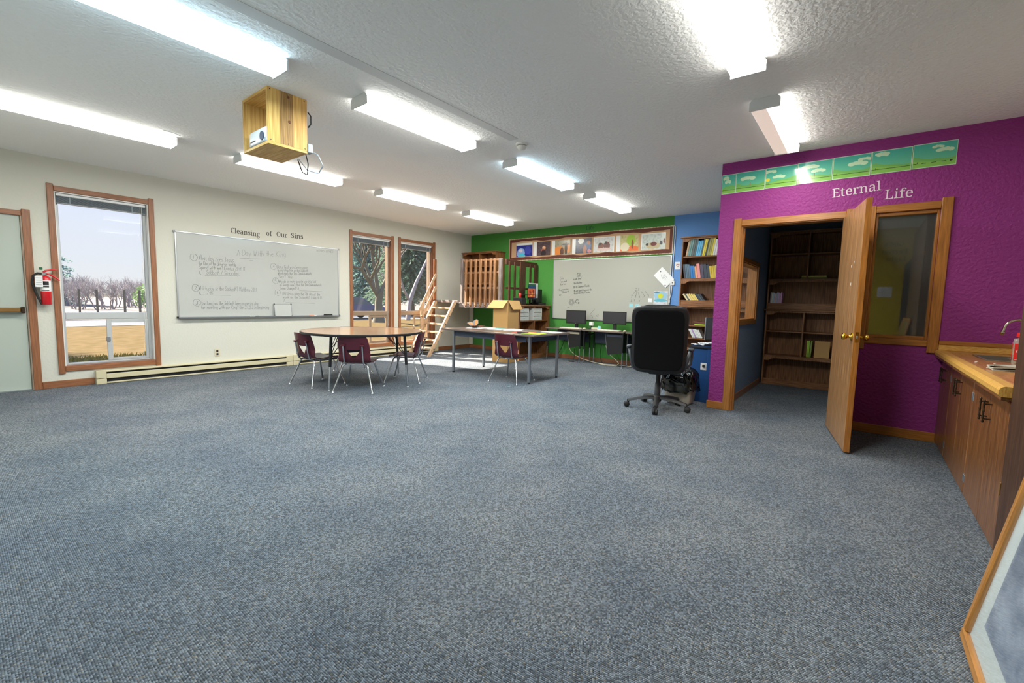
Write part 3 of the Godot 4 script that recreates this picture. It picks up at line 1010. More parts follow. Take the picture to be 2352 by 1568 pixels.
func build_closet() -> void:
	# doorway casing and leaf
	var d := structure("door_2", "wood veneer closet door standing open")
	part("casing", bb(Vector3(-1.165, 0, ZC - 0.001), Vector3(-1.09, 2.1, ZC + 0.02), 0.004), M.oak_trim, d)
	part("casing", bb(Vector3(-1.09, 2.02, ZC - 0.001), Vector3(-0.19, 2.085, ZC + 0.018), 0.004), M.oak_trim, d)
	part("casing", bb(Vector3(-0.19, 0, ZC - 0.001), Vector3(-0.125, 2.1, ZC + 0.02), 0.004), M.oak_trim, d)
	part("jamb", bb(Vector3(-1.095, 0, ZC - 0.121), Vector3(-1.075, 2.03, ZC), 0.002), M.oak_trim, d)
	part("jamb", bb(Vector3(-1.075, 2.012, ZC - 0.121), Vector3(-0.21, 2.03, ZC), 0.002), M.oak_trim, d)
	part("jamb", bb(Vector3(-0.21, 0, ZC - 0.121), Vector3(-0.19, 2.03, ZC), 0.002), M.oak_trim, d)
	part("door_stop", bb(Vector3(-1.075, 0, ZC - 0.07), Vector3(-1.063, 2.012, ZC - 0.045)), M.oak_trim, d)
	# leaf swings about (-0.205, ZC + 0.02); local x runs from hinge to free edge
	var leaf := Node3D.new()
	leaf.name = "leaf"
	d.add_child(leaf)
	var hinge := Vector3(-0.17, 0, ZC + 0.025)
	var free := Vector3(-0.004, 0, -4.43)
	var dir := (free - hinge).normalized()
	leaf.transform = Transform3D(Basis(dir, Vector3.UP, dir.cross(Vector3.UP)), hinge)
	var L := 0.915
	part("panel", bb(Vector3(0, 0.012, 0.001), Vector3(L, 2.012, 0.039), 0.001), M.door_veneer, leaf)
	part("edge_band", bb(Vector3(L, 0.012, 0.0), Vector3(L + 0.004, 2.012, 0.04), 0.001), M.oak_trim, leaf)
	for sgn in [-1.0, 1.0]:
		var zz := 0.001 if sgn < 0 else 0.039
		var k := ST()
		var xf := Transform3D(Basis(Vector3.RIGHT, sgn * PI / 2), Vector3(L - 0.07, 0.94, zz))
		lathe(k, [Vector2(0, 0), Vector2(0.03, 0), Vector2(0.03, 0.006), Vector2(0.014, 0.01), Vector2(0.011, 0.028), Vector2(0.018, 0.036), Vector2(0.026, 0.046), Vector2(0.028, 0.056), Vector2(0.022, 0.066), Vector2(0.008, 0.07), Vector2(0, 0.07)], xf, 20)
		part("knob", k, M.brass, leaf)
	part("latch_plate", bb(Vector3(L + 0.004, 0.9, 0.009), Vector3(L + 0.006, 0.98, 0.031), 0.0), M.brass, leaf)
	part("latch_bolt", bb(Vector3(L + 0.006, 0.93, 0.014), Vector3(L + 0.014, 0.952, 0.026), 0.002), M.satin_steel, leaf)
	for y in [0.25, 1.0, 1.75]:
		part("hinge", tb([Vector3(-0.004, y - 0.045, -0.004), Vector3(-0.004, y + 0.045, -0.004)], 0.007, 10), M.brass, leaf)
	for p in [Vector2(0.58, 1.52), Vector2(0.67, 1.545), Vector2(0.61, 1.37)]:
		part("tape_scrap", bx(Vector3(p.x, p.y, 0.0396), Vector3(0.012, 0.022, 0.001)), M.paper, leaf)
	# closet window in the purple wall
	var w := structure("window_4", "dark closet window in the purple wall")
	part("casing", bb(Vector3(-0.045, 0.79, ZC - 0.001), Vector3(0.03, 2.11, ZC + 0.02), 0.004), M.oak_trim, w)
	part("casing", bb(Vector3(0.465, 0.79, ZC - 0.001), Vector3(0.538, 2.13, ZC + 0.02), 0.004), M.oak_trim, w)
	part("casing", bb(Vector3(0.03, 2.04, ZC - 0.001), Vector3(0.465, 2.105, ZC + 0.018), 0.004), M.oak_trim, w)
	part("casing", bb(Vector3(0.03, 0.845, ZC - 0.001), Vector3(0.465, 0.9, ZC + 0.018), 0.004), M.oak_trim, w)
	var s := ST()
	for k in [[0.03, 0.05, 0.9, 2.04], [0.445, 0.465, 0.9, 2.04], [0.05, 0.445, 0.9, 0.93], [0.05, 0.445, 2.01, 2.04]]:
		addb(s, Vector3(k[0], k[2], ZC - 0.08), Vector3(k[1], k[3], ZC - 0.01), 0.003)
	part("stop_frame", s, M.oak_trim, w)
	part("pane", bb(Vector3(0.05, 0.93, ZC - 0.05), Vector3(0.445, 2.01, ZC - 0.045)), M.glass, w)
	part("pane", bb(Vector3(0.05, 0.93, ZC - 0.07), Vector3(0.445, 2.01, ZC - 0.065)), M.glass, w)  # extra pane added to brighten the reflection of the yellow wall
	# window in the closet's side wall
	var v := structure("window_5", "wood framed window in the closet side wall")
	for k in [[0.93, 0.985, -6.98, -5.56], [1.7, 1.755, -6.98, -5.56], [0.985, 1.7, -6.98, -6.915], [0.985, 1.7, -5.625, -5.56]]:
		part("casing", bb(Vector3(-1.176, k[0], k[2]), Vector3(-1.157, k[1], k[3]), 0.003), M.oak_trim, v)
	s = ST()
	for k in [[0.98, 1.0, -6.92, -5.62], [1.69, 1.71, -6.92, -5.62], [1.0, 1.69, -6.92, -6.9], [1.0, 1.69, -5.64, -5.62]]:
		addb(s, Vector3(-1.291, k[0], k[2]), Vector3(-1.176, k[1], k[3]))
	part("jamb", s, M.oak_trim, v)
	part("pane", bb(Vector3(-1.24, 1.0, -6.9), Vector3(-1.235, 1.69, -5.64)), M.window_glass, v)
	# shelves: two stacked units side by side
	for k in 2:
		var up := k
		var lbl: String = ["dark wooden bookcase standing on the closet floor", "dark wooden bookcase stacked on the lower one in the closet"][k]
		var o := thing("closet_bookcase", lbl, "bookcase", Vector3(-0.663, 1.13 * up, ZB + 0.012), 0, "closet bookcases")
		bookcase(o, 0.965, 1.128, 0.31, true, M.closet_shelf_wood)
	# books in the closet
	var cg := "closet books"
	var run := []
	for k in 9:
		run.append([rng.randf_range(0.012, 0.02), rng.randf_range(0.21, 0.25), 0.17, "grey white", c8(190 + (k * 37) % 60, 180 + (k * 53) % 60, 190 + (k * 29) % 60), 0.02])
	book_run(Transform3D(Basis.IDENTITY, Vector3(-1.11, 1.132, -7.66)), run, "in a row at the end of the middle closet shelf", cg)
	var stack := func(x: float, y: float, z: float, rows: Array, where: String) -> void:
		var yy := y
		for r in rows:
			book(Vector3(r[0], r[1], r[2]), r[4], Transform3D(Basis(Vector3(0, 0, 1), PI / 2), Vector3(x + r[1] / 2 + r[5], yy + r[0] / 2, z)), "%s book lying flat %s" % [r[3], where], cg)
			yy += r[0] + 0.0006
	stack.call(-0.84, 1.132, -7.68, [[0.018, 0.3, 0.2, "pale", c8(190, 180, 160), 0.02], [0.028, 0.24, 0.18, "cream", c8(206, 196, 170), 0.0], [0.03, 0.22, 0.17, "white", c8(214, 206, 190), -0.03]], "in a pile on the middle closet shelf")
	stack.call(-0.36, 1.132, -7.68, [[0.022, 0.28, 0.2, "lime green", c8(120, 170, 50), 0.0], [0.028, 0.24, 0.2, "white", c8(220, 220, 214), 0.0], [0.016, 0.24, 0.19, "pink", c8(196, 90, 120), 0.0]], "in a pile next to the open door")
	stack.call(-0.585, 1.1305 + 0.447, -7.7, [[0.02, 0.32, 0.21, "green", c8(150, 160, 70), 0.0], [0.022, 0.3, 0.2, "yellow", c8(216, 206, 110), 0.0]], "alone on the upper closet shelf")
	book_run(Transform3D(Basis.IDENTITY, Vector3(-0.6, 0.447, -7.67)), [[0.016, 0.24, 0.18, "yellow green", c8(170, 196, 60), 0.0], [0.018, 0.24, 0.18, "lime", c8(150, 190, 50), 0.0], [0.02, 0.24, 0.18, "olive", c8(130, 150, 60), 0.04]], "on the low closet shelf", cg)
	var pic := single("picture_book", bx(Vector3(0, 0.12, 0), Vector3(0.18, 0.24, 0.012), 0.002, Basis(Vector3.RIGHT, -0.12)), M.kraft, "tan picture book leaning upright on the low closet shelf", "book", Vector3(-0.42, 0.447, -7.72), 0)
	pic.set_meta("group", cg)


func build_counter() -> void:
	var xf := 0.575
	var H := 0.775
	var units := [[-5.335, -4.79, "wooden base cabinet in the corner at the purple wall"], [-4.785, -3.905, "wooden base cabinet between the corner cabinet and the end cabinet"], [-3.9, -2.99, "wooden base cabinet at the tall dark cabinet's end"]]
	for u in units:
		var z0: float = u[0]
		var z1: float = u[1]
		var o := thing("base_cabinet", u[2], "cabinet", Vector3(xf, 0, (z0 + z1) / 2), 0, "base cabinets under the counter")
		var w := z1 - z0
		var bd := ST()
		for sg in [-1.0, 1.0]:
			addb(bd, Vector3(0.024, 0.0, sg * w / 2), Vector3(0.6, H, sg * (w / 2 - 0.02)), 0.002)
		addb(bd, Vector3(0.024, 0.0, -w / 2 + 0.02), Vector3(0.6, 0.02, w / 2 - 0.02))
		addb(bd, Vector3(0.024, H - 0.04, -w / 2 + 0.02), Vector3(0.05, H, w / 2 - 0.02))
		addb(bd, Vector3(0.59, 0.02, -w / 2 + 0.02), Vector3(0.6, H, w / 2 - 0.02))
		part("body", bd, M.cabinet_wood, o)
		for sgn in [-1.0, 1.0]:
			var a: float = -w / 2 + 0.012 if sgn < 0 else 0.0015
			var b: float = -0.0015 if sgn < 0 else w / 2 - 0.012
			var door := part("door", bb(Vector3(0, 0.02, a), Vector3(0.022, H - 0.035, b), 0.004), M.cabinet_wood, o)
			# turned bar pull
			var zp: float = sgn * 0.045
			var yc := 0.635
			var p := ST()
			lathe(p, [Vector2(0, -0.062), Vector2(0.005, -0.06), Vector2(0.006, -0.052), Vector2(0.003, -0.046), Vector2(0.006, -0.036), Vector2(0.004, -0.028), Vector2(0.004, -0.006), Vector2(0.006, 0), Vector2(0.004, 0.006), Vector2(0.004, 0.028), Vector2(0.006, 0.036), Vector2(0.003, 0.046), Vector2(0.006, 0.052), Vector2(0.005, 0.06), Vector2(0, 0.062)], Transform3D(Basis.IDENTITY, Vector3(-0.03, yc, zp)), 10)
			for dy in [-0.04, 0.04]:
				tube(p, [Vector3(-0.03, yc + dy, zp), Vector3(0.0, yc + dy, zp)], 0.004, 8)
			part("pull", p, M.bronze, door)
			for yh in [0.12, 0.64]:
				part("hinge", bb(Vector3(-0.003, yh - 0.025, sgn * (w / 2 - 0.024)), Vector3(0.024, yh + 0.025, sgn * (w / 2 - 0.001)), 0.002), M.satin_steel, door)
	# continuous worktop with a cut-out for the sink
	var t := thing("counter_top", "wood pattern laminate counter top with a pale rounded edge", "counter top", Vector3(0.54, 0.78, -5.35))
	var s := ST()
	var y1 := 0.04
	var xw := XR - 0.54 - 0.001
	for k in [[0.05, 0.17, 0.0, 2.36], [0.17, 0.56, 0.0, 0.35], [0.17, 0.56, 0.83, 2.36], [0.56, xw, 0.0, 2.36]]:
		addb(s, Vector3(k[0], 0, k[2]), Vector3(k[1], y1, k[3]))
	part("surface", s, M.laminate_counter, t)
	part("front_edge", ex([Vector2(-0.012, -0.006), Vector2(-0.02, 0.004), Vector2(-0.02, 0.026), Vector2(-0.012, 0.038), Vector2(0.0, 0.044), Vector2(0.05, 0.0405), Vector2(0.05, -0.006)], 2.36, Transform3D(Basis.IDENTITY, Vector3(0, 0, 1.18))), M.counter_edge, t)
	part("edge_underside", bb(Vector3(-0.012, -0.022, 0.002), Vector3(0.03, -0.007, 2.358), 0.003), M.cabinet_wood, t)
	part("backsplash", bb(Vector3(0.0, y1, 0.0005), Vector3(xw, y1 + 0.05, 0.02), 0.003), M.counter_edge, t)
	part("backsplash_cap", bb(Vector3(0.0, y1 + 0.05, 0.0005), Vector3(xw, y1 + 0.085, 0.026), 0.003), M.oak_trim, t)
	# sink
	var k := thing("sink", "steel sink let into the laminate counter", "sink", Vector3(0.905, 0.815, -4.76))
	s = ST()
	for q in [[-0.2, -0.185, -0.245, 0.245], [0.185, 0.2, -0.245, 0.245], [-0.185, 0.185, -0.245, -0.23], [-0.185, 0.185, 0.23, 0.245]]:
		addb(s, Vector3(q[0], 0.005, q[2]), Vector3(q[1], 0.012, q[3]), 0.002)
	part("rim", s, M.sink_steel, k)
	s = ST()
	addb(s, Vector3(-0.19, -0.16, -0.235), Vector3(0.19, -0.15, 0.235))
	for q in [[-0.19, -0.18, -0.235, 0.235], [0.18, 0.19, -0.235, 0.235], [-0.18, 0.18, -0.235, -0.225], [-0.18, 0.18, 0.225, 0.235]]:
		addb(s, Vector3(q[0], -0.15, q[2]), Vector3(q[1], 0.005, q[3]))
	part("basin", s, M.sink_steel, k)
	part("drain", lt([Vector2(0, -0.149), Vector2(0.03, -0.149), Vector2(0.034, -0.146), Vector2(0.03, -0.144), Vector2(0, -0.146)], Vector3.ZERO, 16), M.chrome, k)
	# faucet, gooseneck
	var f := thing("faucet", "metal gooseneck faucet behind the sink", "faucet", Vector3(1.03, 0.82, -5.15))
	part("base_plate", lt([Vector2(0, 0), Vector2(0.03, 0), Vector2(0.03, 0.008), Vector2(0.018, 0.02), Vector2(0.012, 0.05), Vector2(0, 0.05)]), M.faucet_metal, f)
	var pts := [Vector3(0, 0.04, 0), Vector3(0, 0.2, 0)]
	for q in 13:
		var a := PI * q / 12.0
		pts.append(Vector3(-0.075 + 0.075 * cos(a), 0.21 + 0.075 * sin(a), 0.02 * q / 12.0))
	pts.append(Vector3(-0.155, 0.19, 0.022))
	part("spout", tb(pts, 0.0085, 12), M.faucet_metal, f)
	part("aerator", lt([Vector2(0, -0.02), Vector2(0.012, -0.02), Vector2(0.013, -0.004), Vector2(0.016, 0.0), Vector2(0.012, 0.006), Vector2(0, 0.006)], Vector3(-0.156, 0.185, 0.022), 16), M.faucet_metal, f)
	for sgn in [-1.0, 1.0]:
		part("tap_handle", tb([Vector3(0.0, 0.03, sgn * 0.06), Vector3(0.0, 0.06, sgn * 0.07), Vector3(0.0, 0.065, sgn * 0.11)], 0.009, 8), M.faucet_metal, f)
	# jar of nuts
	var j := thing("nut_jar", "clear plastic jar of cashews with a red label and lid", "jar", Vector3(0.83, 0.8201, -4.22))
	part("contents", bx(Vector3(0, 0.045, 0), Vector3(0.1, 0.085, 0.1), 0.02), M.nut_fill, j)
	s = ST()
	pillow(s, Vector3(0.118, 0.19, 0.118), 0.3, Transform3D(Basis.IDENTITY, Vector3(0, 0.0955, 0)), 32, 16, func(v: Vector3) -> Vector3: return Vector3(v.x * (0.72 if v.y > 0.085 else 1.0), v.y, v.z * (0.72 if v.y > 0.085 else 1.0)))
	part("jar_body", s, M.jar_plastic, j)
	part("lid", lt([Vector2(0, 0.186), Vector2(0.046, 0.186), Vector2(0.047, 0.189), Vector2(0.047, 0.212), Vector2(0.044, 0.215), Vector2(0, 0.215)], Vector3.ZERO, 28), M.red_plastic, j)
	j.rotation.y = -0.18
	var lab := part("front_label", bb(Vector3(-0.05, 0.04, 0.058), Vector3(0.05, 0.148, 0.0605), 0.001), M.red_plastic, j)
	letters("Cashews", 0.016, M.paper, lab, Transform3D(Basis.IDENTITY, Vector3(-0.042, 0.09, 0.0608)), "Droid Serif", 0.95, 0.0006)
	part("white_band", bb(Vector3(-0.028, 0.134, 0.0605), Vector3(0.026, 0.138, 0.0611)), M.paper, lab)
	part("white_band", bb(Vector3(-0.026, 0.078, 0.0605), Vector3(0.024, 0.0795, 0.0611)), M.paper, lab)
	part("white_band", bb(Vector3(-0.046, 0.046, 0.0605), Vector3(0.044, 0.0485, 0.0611)), M.paper, lab)
	part("side_label", bb(Vector3(-0.0605, 0.04, -0.05), Vector3(-0.058, 0.148, 0.05), 0.001), M.red_plastic, j)
	# folded dish cloth
	var cl := thing("dish_cloth", "folded grey dish cloth on the counter by the jar", "cloth", Vector3(0.72, 0.821, -3.86), 0.12)
	for q in 3:
		s = ST()
		var G := []
		for jj in 7:
			var row := []
			for ii in 13:
				var a := float(ii) / 12.0
				row.append(Vector3(-0.1 + 0.2 * a, 0.006 + q * 0.01 + 0.004 * sin(a * 5.0 + q * 2.0 + jj * 0.7), -0.05 + 0.1 * jj / 6.0 + 0.006 * sin(a * 7.0 + q)))
			G.append(row)
		shell(s, G, 0.006, always)
		part("fold", s, M.cloth_grey, cl)
	# drying mat over the sink's edge
	s = ST()
	var G2 := []
	for jj in 7:
		var row := []
		for ii in 15:
			var a := float(ii) / 14.0
			row.append(Vector3(-0.13 + 0.26 * a, 0.01 + 0.028 * pow(sin(PI * minf(1.0, a * 1.6)), 2.0) * (1.0 - a), -0.14 + 0.28 * jj / 6.0))
		G2.append(row)
	shell(s, G2, 0.007, always)
	single("drying_mat", s, M.mat_grey, "curled grey drying mat over the sink's edge", "mat", Vector3(0.99, 0.83, -4.5), 0.3)
	for q in [[0.635, -4.33], [0.625, -4.29], [0.71, -4.27]]:
		single("crumb", bx(Vector3(0, 0.003, 0), Vector3(0.012, 0.005, 0.008), 0.002), M.paper, "small white crumb on the laminate counter", "crumb", Vector3(q[0], 0.8205, q[1]), 0.5, "crumbs on the counter")
	# tall dark cabinet at the counter's end
	var tc := thing("tall_cabinet", "tall dark brown wooden cabinet at the counter's end", "cabinet", Vector3(0.56, 0, -2.0))
	part("body", bb(Vector3(0.022, 0, -0.98), Vector3(XR - 0.57, 2.4, 0.9), 0.003), M.dark_cabinet, tc)
	part("door", bb(Vector3(0, 0.03, -0.975), Vector3(0.02, 2.38, -0.04), 0.003), M.dark_cabinet, tc)
	part("door", bb(Vector3(0, 0.03, -0.036), Vector3(0.02, 2.38, 0.895), 0.003), M.dark_cabinet, tc)
	for y in [0.35, 1.9]:
		part("hinge", bb(Vector3(-0.004, y - 0.03, -0.979), Vector3(0.023, y + 0.03, -0.965), 0.002), M.old_brass, tc)
	# framed picture leaning on the tall cabinet
	var pf := thing("framed_picture", "oak framed blue grey print leaning against the tall dark cabinet", "picture", Vector3(0.372, 0.0, -2.2))
	var hh := 1.05
	var lean := atan2(0.17, 1.0)
	# local: x along +z of the room, y up the frame, z towards the room
	pf.basis = Basis(Vector3(0, 0, 1), Vector3(sin(lean), cos(lean), 0), Vector3(-cos(lean), sin(lean), 0))
	var ww := 1.3
	var fw := 0.036
	part("frame_rail", bb(Vector3(0, 0, -0.012), Vector3(ww, fw, 0.014), 0.005), M.frame_oak, pf)
	part("frame_rail", bb(Vector3(0, hh - fw, -0.012), Vector3(ww, hh, 0.014), 0.005), M.frame_oak, pf)
	part("frame_stile", bb(Vector3(0, fw, -0.012), Vector3(fw, hh - fw, 0.014), 0.005), M.frame_oak, pf)
	part("frame_stile", bb(Vector3(ww - fw, fw, -0.012), Vector3(ww, hh - fw, 0.014), 0.005), M.frame_oak, pf)
	part("mat_board", bb(Vector3(fw, fw, -0.008), Vector3(ww - fw, hh - fw, -0.002)), M.mat_board, pf)
	s = ST()
	var mw := 0.125
	quad(s, Vector3(mw, mw, -0.0012), Vector3(ww - mw, mw, -0.0012), Vector3(ww - mw, hh - mw, -0.0012), Vector3(mw, hh - mw, -0.0012))
	var pr := noise_tex(0.008, 5, c8(52, 66, 96), c8(196, 208, 224), 512, FastNoiseLite.TYPE_SIMPLEX_SMOOTH, 61)
	mt("blue_print", Color.WHITE, 0.6, {"tex": pr, "uvs": Vector3(0.9, 0.7, 1)})
	part("print", s, M.blue_print, pf)
	part("glazing", bb(Vector3(fw, fw, 0.004), Vector3(ww - fw, hh - fw, 0.006)), M.glass, pf)


func build_loft() -> void:
	var o := thing("wooden_loft", "wooden play loft with slatted railing and open stairs in the green corner", "loft")
	var zf := -6.82
	var xr := -5.60
	# deck planks
	for k in 7:
		var z: float = ZB + 0.02 + k * 0.158
		part("plank", bb(Vector3(XA + 0.01, 1.085, z), Vector3(xr, 1.115, z + 0.155), 0.003), M.loft_grey_wood, o)
	part("fascia", bb(Vector3(-6.80, 1.0, zf - 0.02), Vector3(xr + 0.02, 1.083, zf + 0.015), 0.003), M.loft_grey_wood, o)
	part("side_beam", bb(Vector3(xr - 0.02, 1.0, ZB + 0.02), Vector3(xr + 0.015, 1.083, zf - 0.021), 0.003), M.loft_dark_wood, o)
	part("joist", bb(Vector3(XA + 0.01, 1.0, ZB + 0.002), Vector3(xr - 0.021, 1.083, ZB + 0.04), 0.003), M.loft_dark_wood, o)
	part("landing_edge", bb(Vector3(XA + 0.03, 1.10, zf + 0.016), Vector3(-6.8, 1.15, zf + 0.06), 0.004), M.loft_grey_wood, o)
	# posts
	part("post", bb(Vector3(-6.79, 1.03, zf - 0.06), Vector3(-6.725, 2.03, zf + 0.0), 0.004), M.loft_grey_wood, o)
	part("post", bb(Vector3(-5.735, 1.03, zf - 0.06), Vector3(-5.665, 2.0, zf + 0.0), 0.004), M.loft_grey_wood, o)
	part("leg", bb(Vector3(-5.69, 0.0, zf - 0.09), Vector3(-5.605, 0.999, zf - 0.005), 0.004), M.loft_grey_wood, o)
	part("leg", bb(Vector3(XA + 0.016, 0.09, ZB + 0.016), Vector3(XA + 0.13, 0.999, ZB + 0.05), 0.004), M.cream_paint, o)
	# front railing
	part("rail", bb(Vector3(-6.725, 1.96, zf - 0.05), Vector3(-5.735, 2.0, zf - 0.02), 0.003), M.loft_wood, o)
	for y in [1.73, 1.416]:
		part("rail", bb(Vector3(-6.725, y - 0.02, zf - 0.055), Vector3(-5.735, y + 0.02, zf - 0.03), 0.003), M.loft_wood, o)
	for x in [-6.591, -6.454, -6.313, -6.182, -6.045, -5.904, -5.80]:
		part("slat", ex([Vector2(-0.022, 0.06), Vector2(-0.012, 0.0), Vector2(0.022, 0.03), Vector2(0.022, 0.98), Vector2(-0.022, 0.98)], 0.03, Transform3D(Basis.IDENTITY, Vector3(x, 1.02, zf + 0.031))), M.loft_wood, o)
		part("bolt", lt([Vector2(0, 0), Vector2(0.008, 0.001), Vector2(0.008, 0.004), Vector2(0, 0.005)], Vector3.ZERO, 8), M.black_paint, o).transform = Transform3D(Basis(Vector3.RIGHT, PI / 2), Vector3(x, 1.06, zf + 0.047))
	# side railing
	part("top_rail", bb(Vector3(xr - 0.02, 1.88, ZB + 0.02), Vector3(xr + 0.02, 1.985, zf - 0.06), 0.003), M.loft_dark_wood, o)
	for z in [-6.974, -7.145, -7.677, -7.839, -7.91]:
		part("side_slat", bb(Vector3(xr + 0.021, 1.02, z - 0.024), Vector3(xr + 0.045, 1.94, z + 0.024), 0.002), M.loft_dark_wood, o)
	part("wide_slat", bb(Vector3(xr + 0.021, 1.02, -7.49), Vector3(xr + 0.05, 1.96, -7.31), 0.002), M.loft_dark_wood, o)
	part("mid_rail", bb(Vector3(xr - 0.01, 1.4, ZB + 0.02), Vector3(xr + 0.02, 1.44, zf - 0.06), 0.002), M.loft_dark_wood, o)
	# stairs: rise over run 1.54, towards -z
	var sl := 1.54
	for x in [-6.87, -7.47]:
		var z0 := -6.02
		var poly := [Vector2(0, 0), Vector2(0.075, 0), Vector2(0.075 + 1.13 / sl, 1.13), Vector2(1.13 / sl - 0.02, 1.13)]
		var pp := []
		for p in poly:
			pp.append(Vector2(p.x, p.y))
		# polygon x runs towards -z
		part("stringer", ex(pp, 0.04, Transform3D(Basis(Vector3(0, 0, -1), Vector3.UP, Vector3(1, 0, 0)), Vector3(x, 0, z0 + 0.03))), M.stair_wood, o)
	for k in 7:
		var y: float = 0.159 + k * 0.1665
		var z: float = -6.121 - k * 0.108
		if k < 6:
			part("tread", bb(Vector3(-7.45, y - 0.032, z - 0.09), Vector3(-6.89, y, z + 0.045), 0.004), M.stair_wood, o)
			part("bolt", lt([Vector2(0, 0), Vector2(0.01, 0.001), Vector2(0.01, 0.005), Vector2(0, 0.006)], Vector3.ZERO, 8), M.black_paint, o).transform = Transform3D(Basis(Vector3(0, 0, 1), -PI / 2), Vector3(-6.85, y - 0.016, z - 0.02))
	# handrail on the wall side
	var xh := -7.5
	part("newel", bb(Vector3(xh - 0.02, 0.1, -6.42), Vector3(xh + 0.02, 1.1, -6.34), 0.004), M.stair_wood, o)
	part("newel", bb(Vector3(xh - 0.02, 1.15, -6.78), Vector3(xh + 0.02, 2.04, -6.71), 0.004), M.trim_wood, o)
	for r in [[Vector3(xh + 0.03, 0.92, -6.28), Vector3(xh + 0.03, 1.70, -6.745)], [Vector3(xh + 0.03, 0.80, -6.37), Vector3(xh + 0.03, 1.43, -6.745)]]:
		var dv: Vector3 = r[1] - r[0]
		var yb := dv.normalized()
		part("handrail", bx((r[0] + r[1]) * 0.5, Vector3(0.02, dv.length() + 0.04, 0.06), 0.004, Basis(Vector3.RIGHT, yb, Vector3.RIGHT.cross(yb))), M.stair_wood, o)


func chair_shell() -> SurfaceTool:
	var prof := [Vector2(0.205, 0.345), Vector2(0.198, 0.362), Vector2(0.178, 0.371), Vector2(0.12, 0.371), Vector2(0.05, 0.366), Vector2(-0.03, 0.36), Vector2(-0.09, 0.357), Vector2(-0.13, 0.362), Vector2(-0.158, 0.376), Vector2(-0.176, 0.402), Vector2(-0.186, 0.43), Vector2(-0.193, 0.455), Vector2(-0.199, 0.48), Vector2(-0.205, 0.505), Vector2(-0.211, 0.53), Vector2(-0.219, 0.565), Vector2(-0.227, 0.60), Vector2(-0.236, 0.64), Vector2(-0.243, 0.67), Vector2(-0.247, 0.688), Vector2(-0.249, 0.698)]
	var hw := [0.15, 0.175, 0.192, 0.2, 0.202, 0.202, 0.2, 0.198, 0.196, 0.194, 0.193, 0.192, 0.191, 0.19, 0.189, 0.187, 0.184, 0.18, 0.172, 0.16, 0.14]
	var hx := [0.06, 0.06, 0.06, 0.06, 0.06, 0.06, 0.055, 0.05, 0.04, 0.025, 0.012, 0.032, 0.052, 0.071, 0.09, 0.088, 0.08, 0.07, 0.06, 0.055, 0.05]
	var G := []
	for j in prof.size():
		var row := []
		var p: Vector2 = prof[j]
		var back := clampf((p.y - 0.38) / 0.1, 0.0, 1.0)
		for i in 13:
			var x: float
			if i <= 4:
				x = lerpf(-hw[j], -hx[j], i / 4.0)
			elif i <= 8:
				x = lerpf(-hx[j], hx[j], (i - 4) / 4.0)
			else:
				x = lerpf(hx[j], hw[j], (i - 8) / 4.0)
			var q: float = pow(absf(x) / 0.2, 2.6)
			row.append(Vector3(x, p.y + 0.016 * q * (1.0 - back), p.x + 0.05 * q * back))
		G.append(row)
	var s := ST()
	shell(s, G, 0.009, func(i: int, j: int) -> bool: return not (j >= 10 and j < 14 and i >= 4 and i < 8))
	return s


func make_chair(label: String, plastic: Material) -> Node3D:
	var o := thing("school_chair", label, "chair", Vector3.ZERO, 0, "small school chairs")
	part("shell", chair_shell(), plastic, o)
	for z in [1.0, -1.0]:
		for x in [1.0, -1.0]:
			var leg := part("leg", tb([Vector3(x * 0.24, 0.012, z * 0.243), Vector3(x * 0.185, 0.20, z * 0.18), Vector3(x * 0.155, 0.31, z * 0.145), Vector3(x * 0.143, 0.335, z * 0.135), Vector3(x * 0.12, 0.345, z * 0.13), Vector3(0, 0.345, z * 0.125)], 0.0105, 10), M.chrome, o)
			part("glide", lt([Vector2(0, 0), Vector2(0.017, 0.0), Vector2(0.018, 0.004), Vector2(0.013, 0.01), Vector2(0.01, 0.022), Vector2(0, 0.022)], Vector3(x * 0.24, 0, z * 0.243), 14), M.satin_steel, leg)
	for x in [-0.115, 0.115]:
		part("back_support", tb([Vector3(x, 0.345, 0.11), Vector3(x, 0.346, -0.1), Vector3(x, 0.35, -0.16), Vector3(x, 0.375, -0.192), Vector3(x, 0.43, -0.206), Vector3(x, 0.58, -0.234)], 0.0095, 8), M.chrome, o)
		part("support_socket", bx(Vector3(x, 0.585, -0.236), Vector3(0.05, 0.022, 0.026), 0.006), plastic, o)
	return o


func face_dir(d: Vector2) -> float:
	return atan2(d.x, d.y)


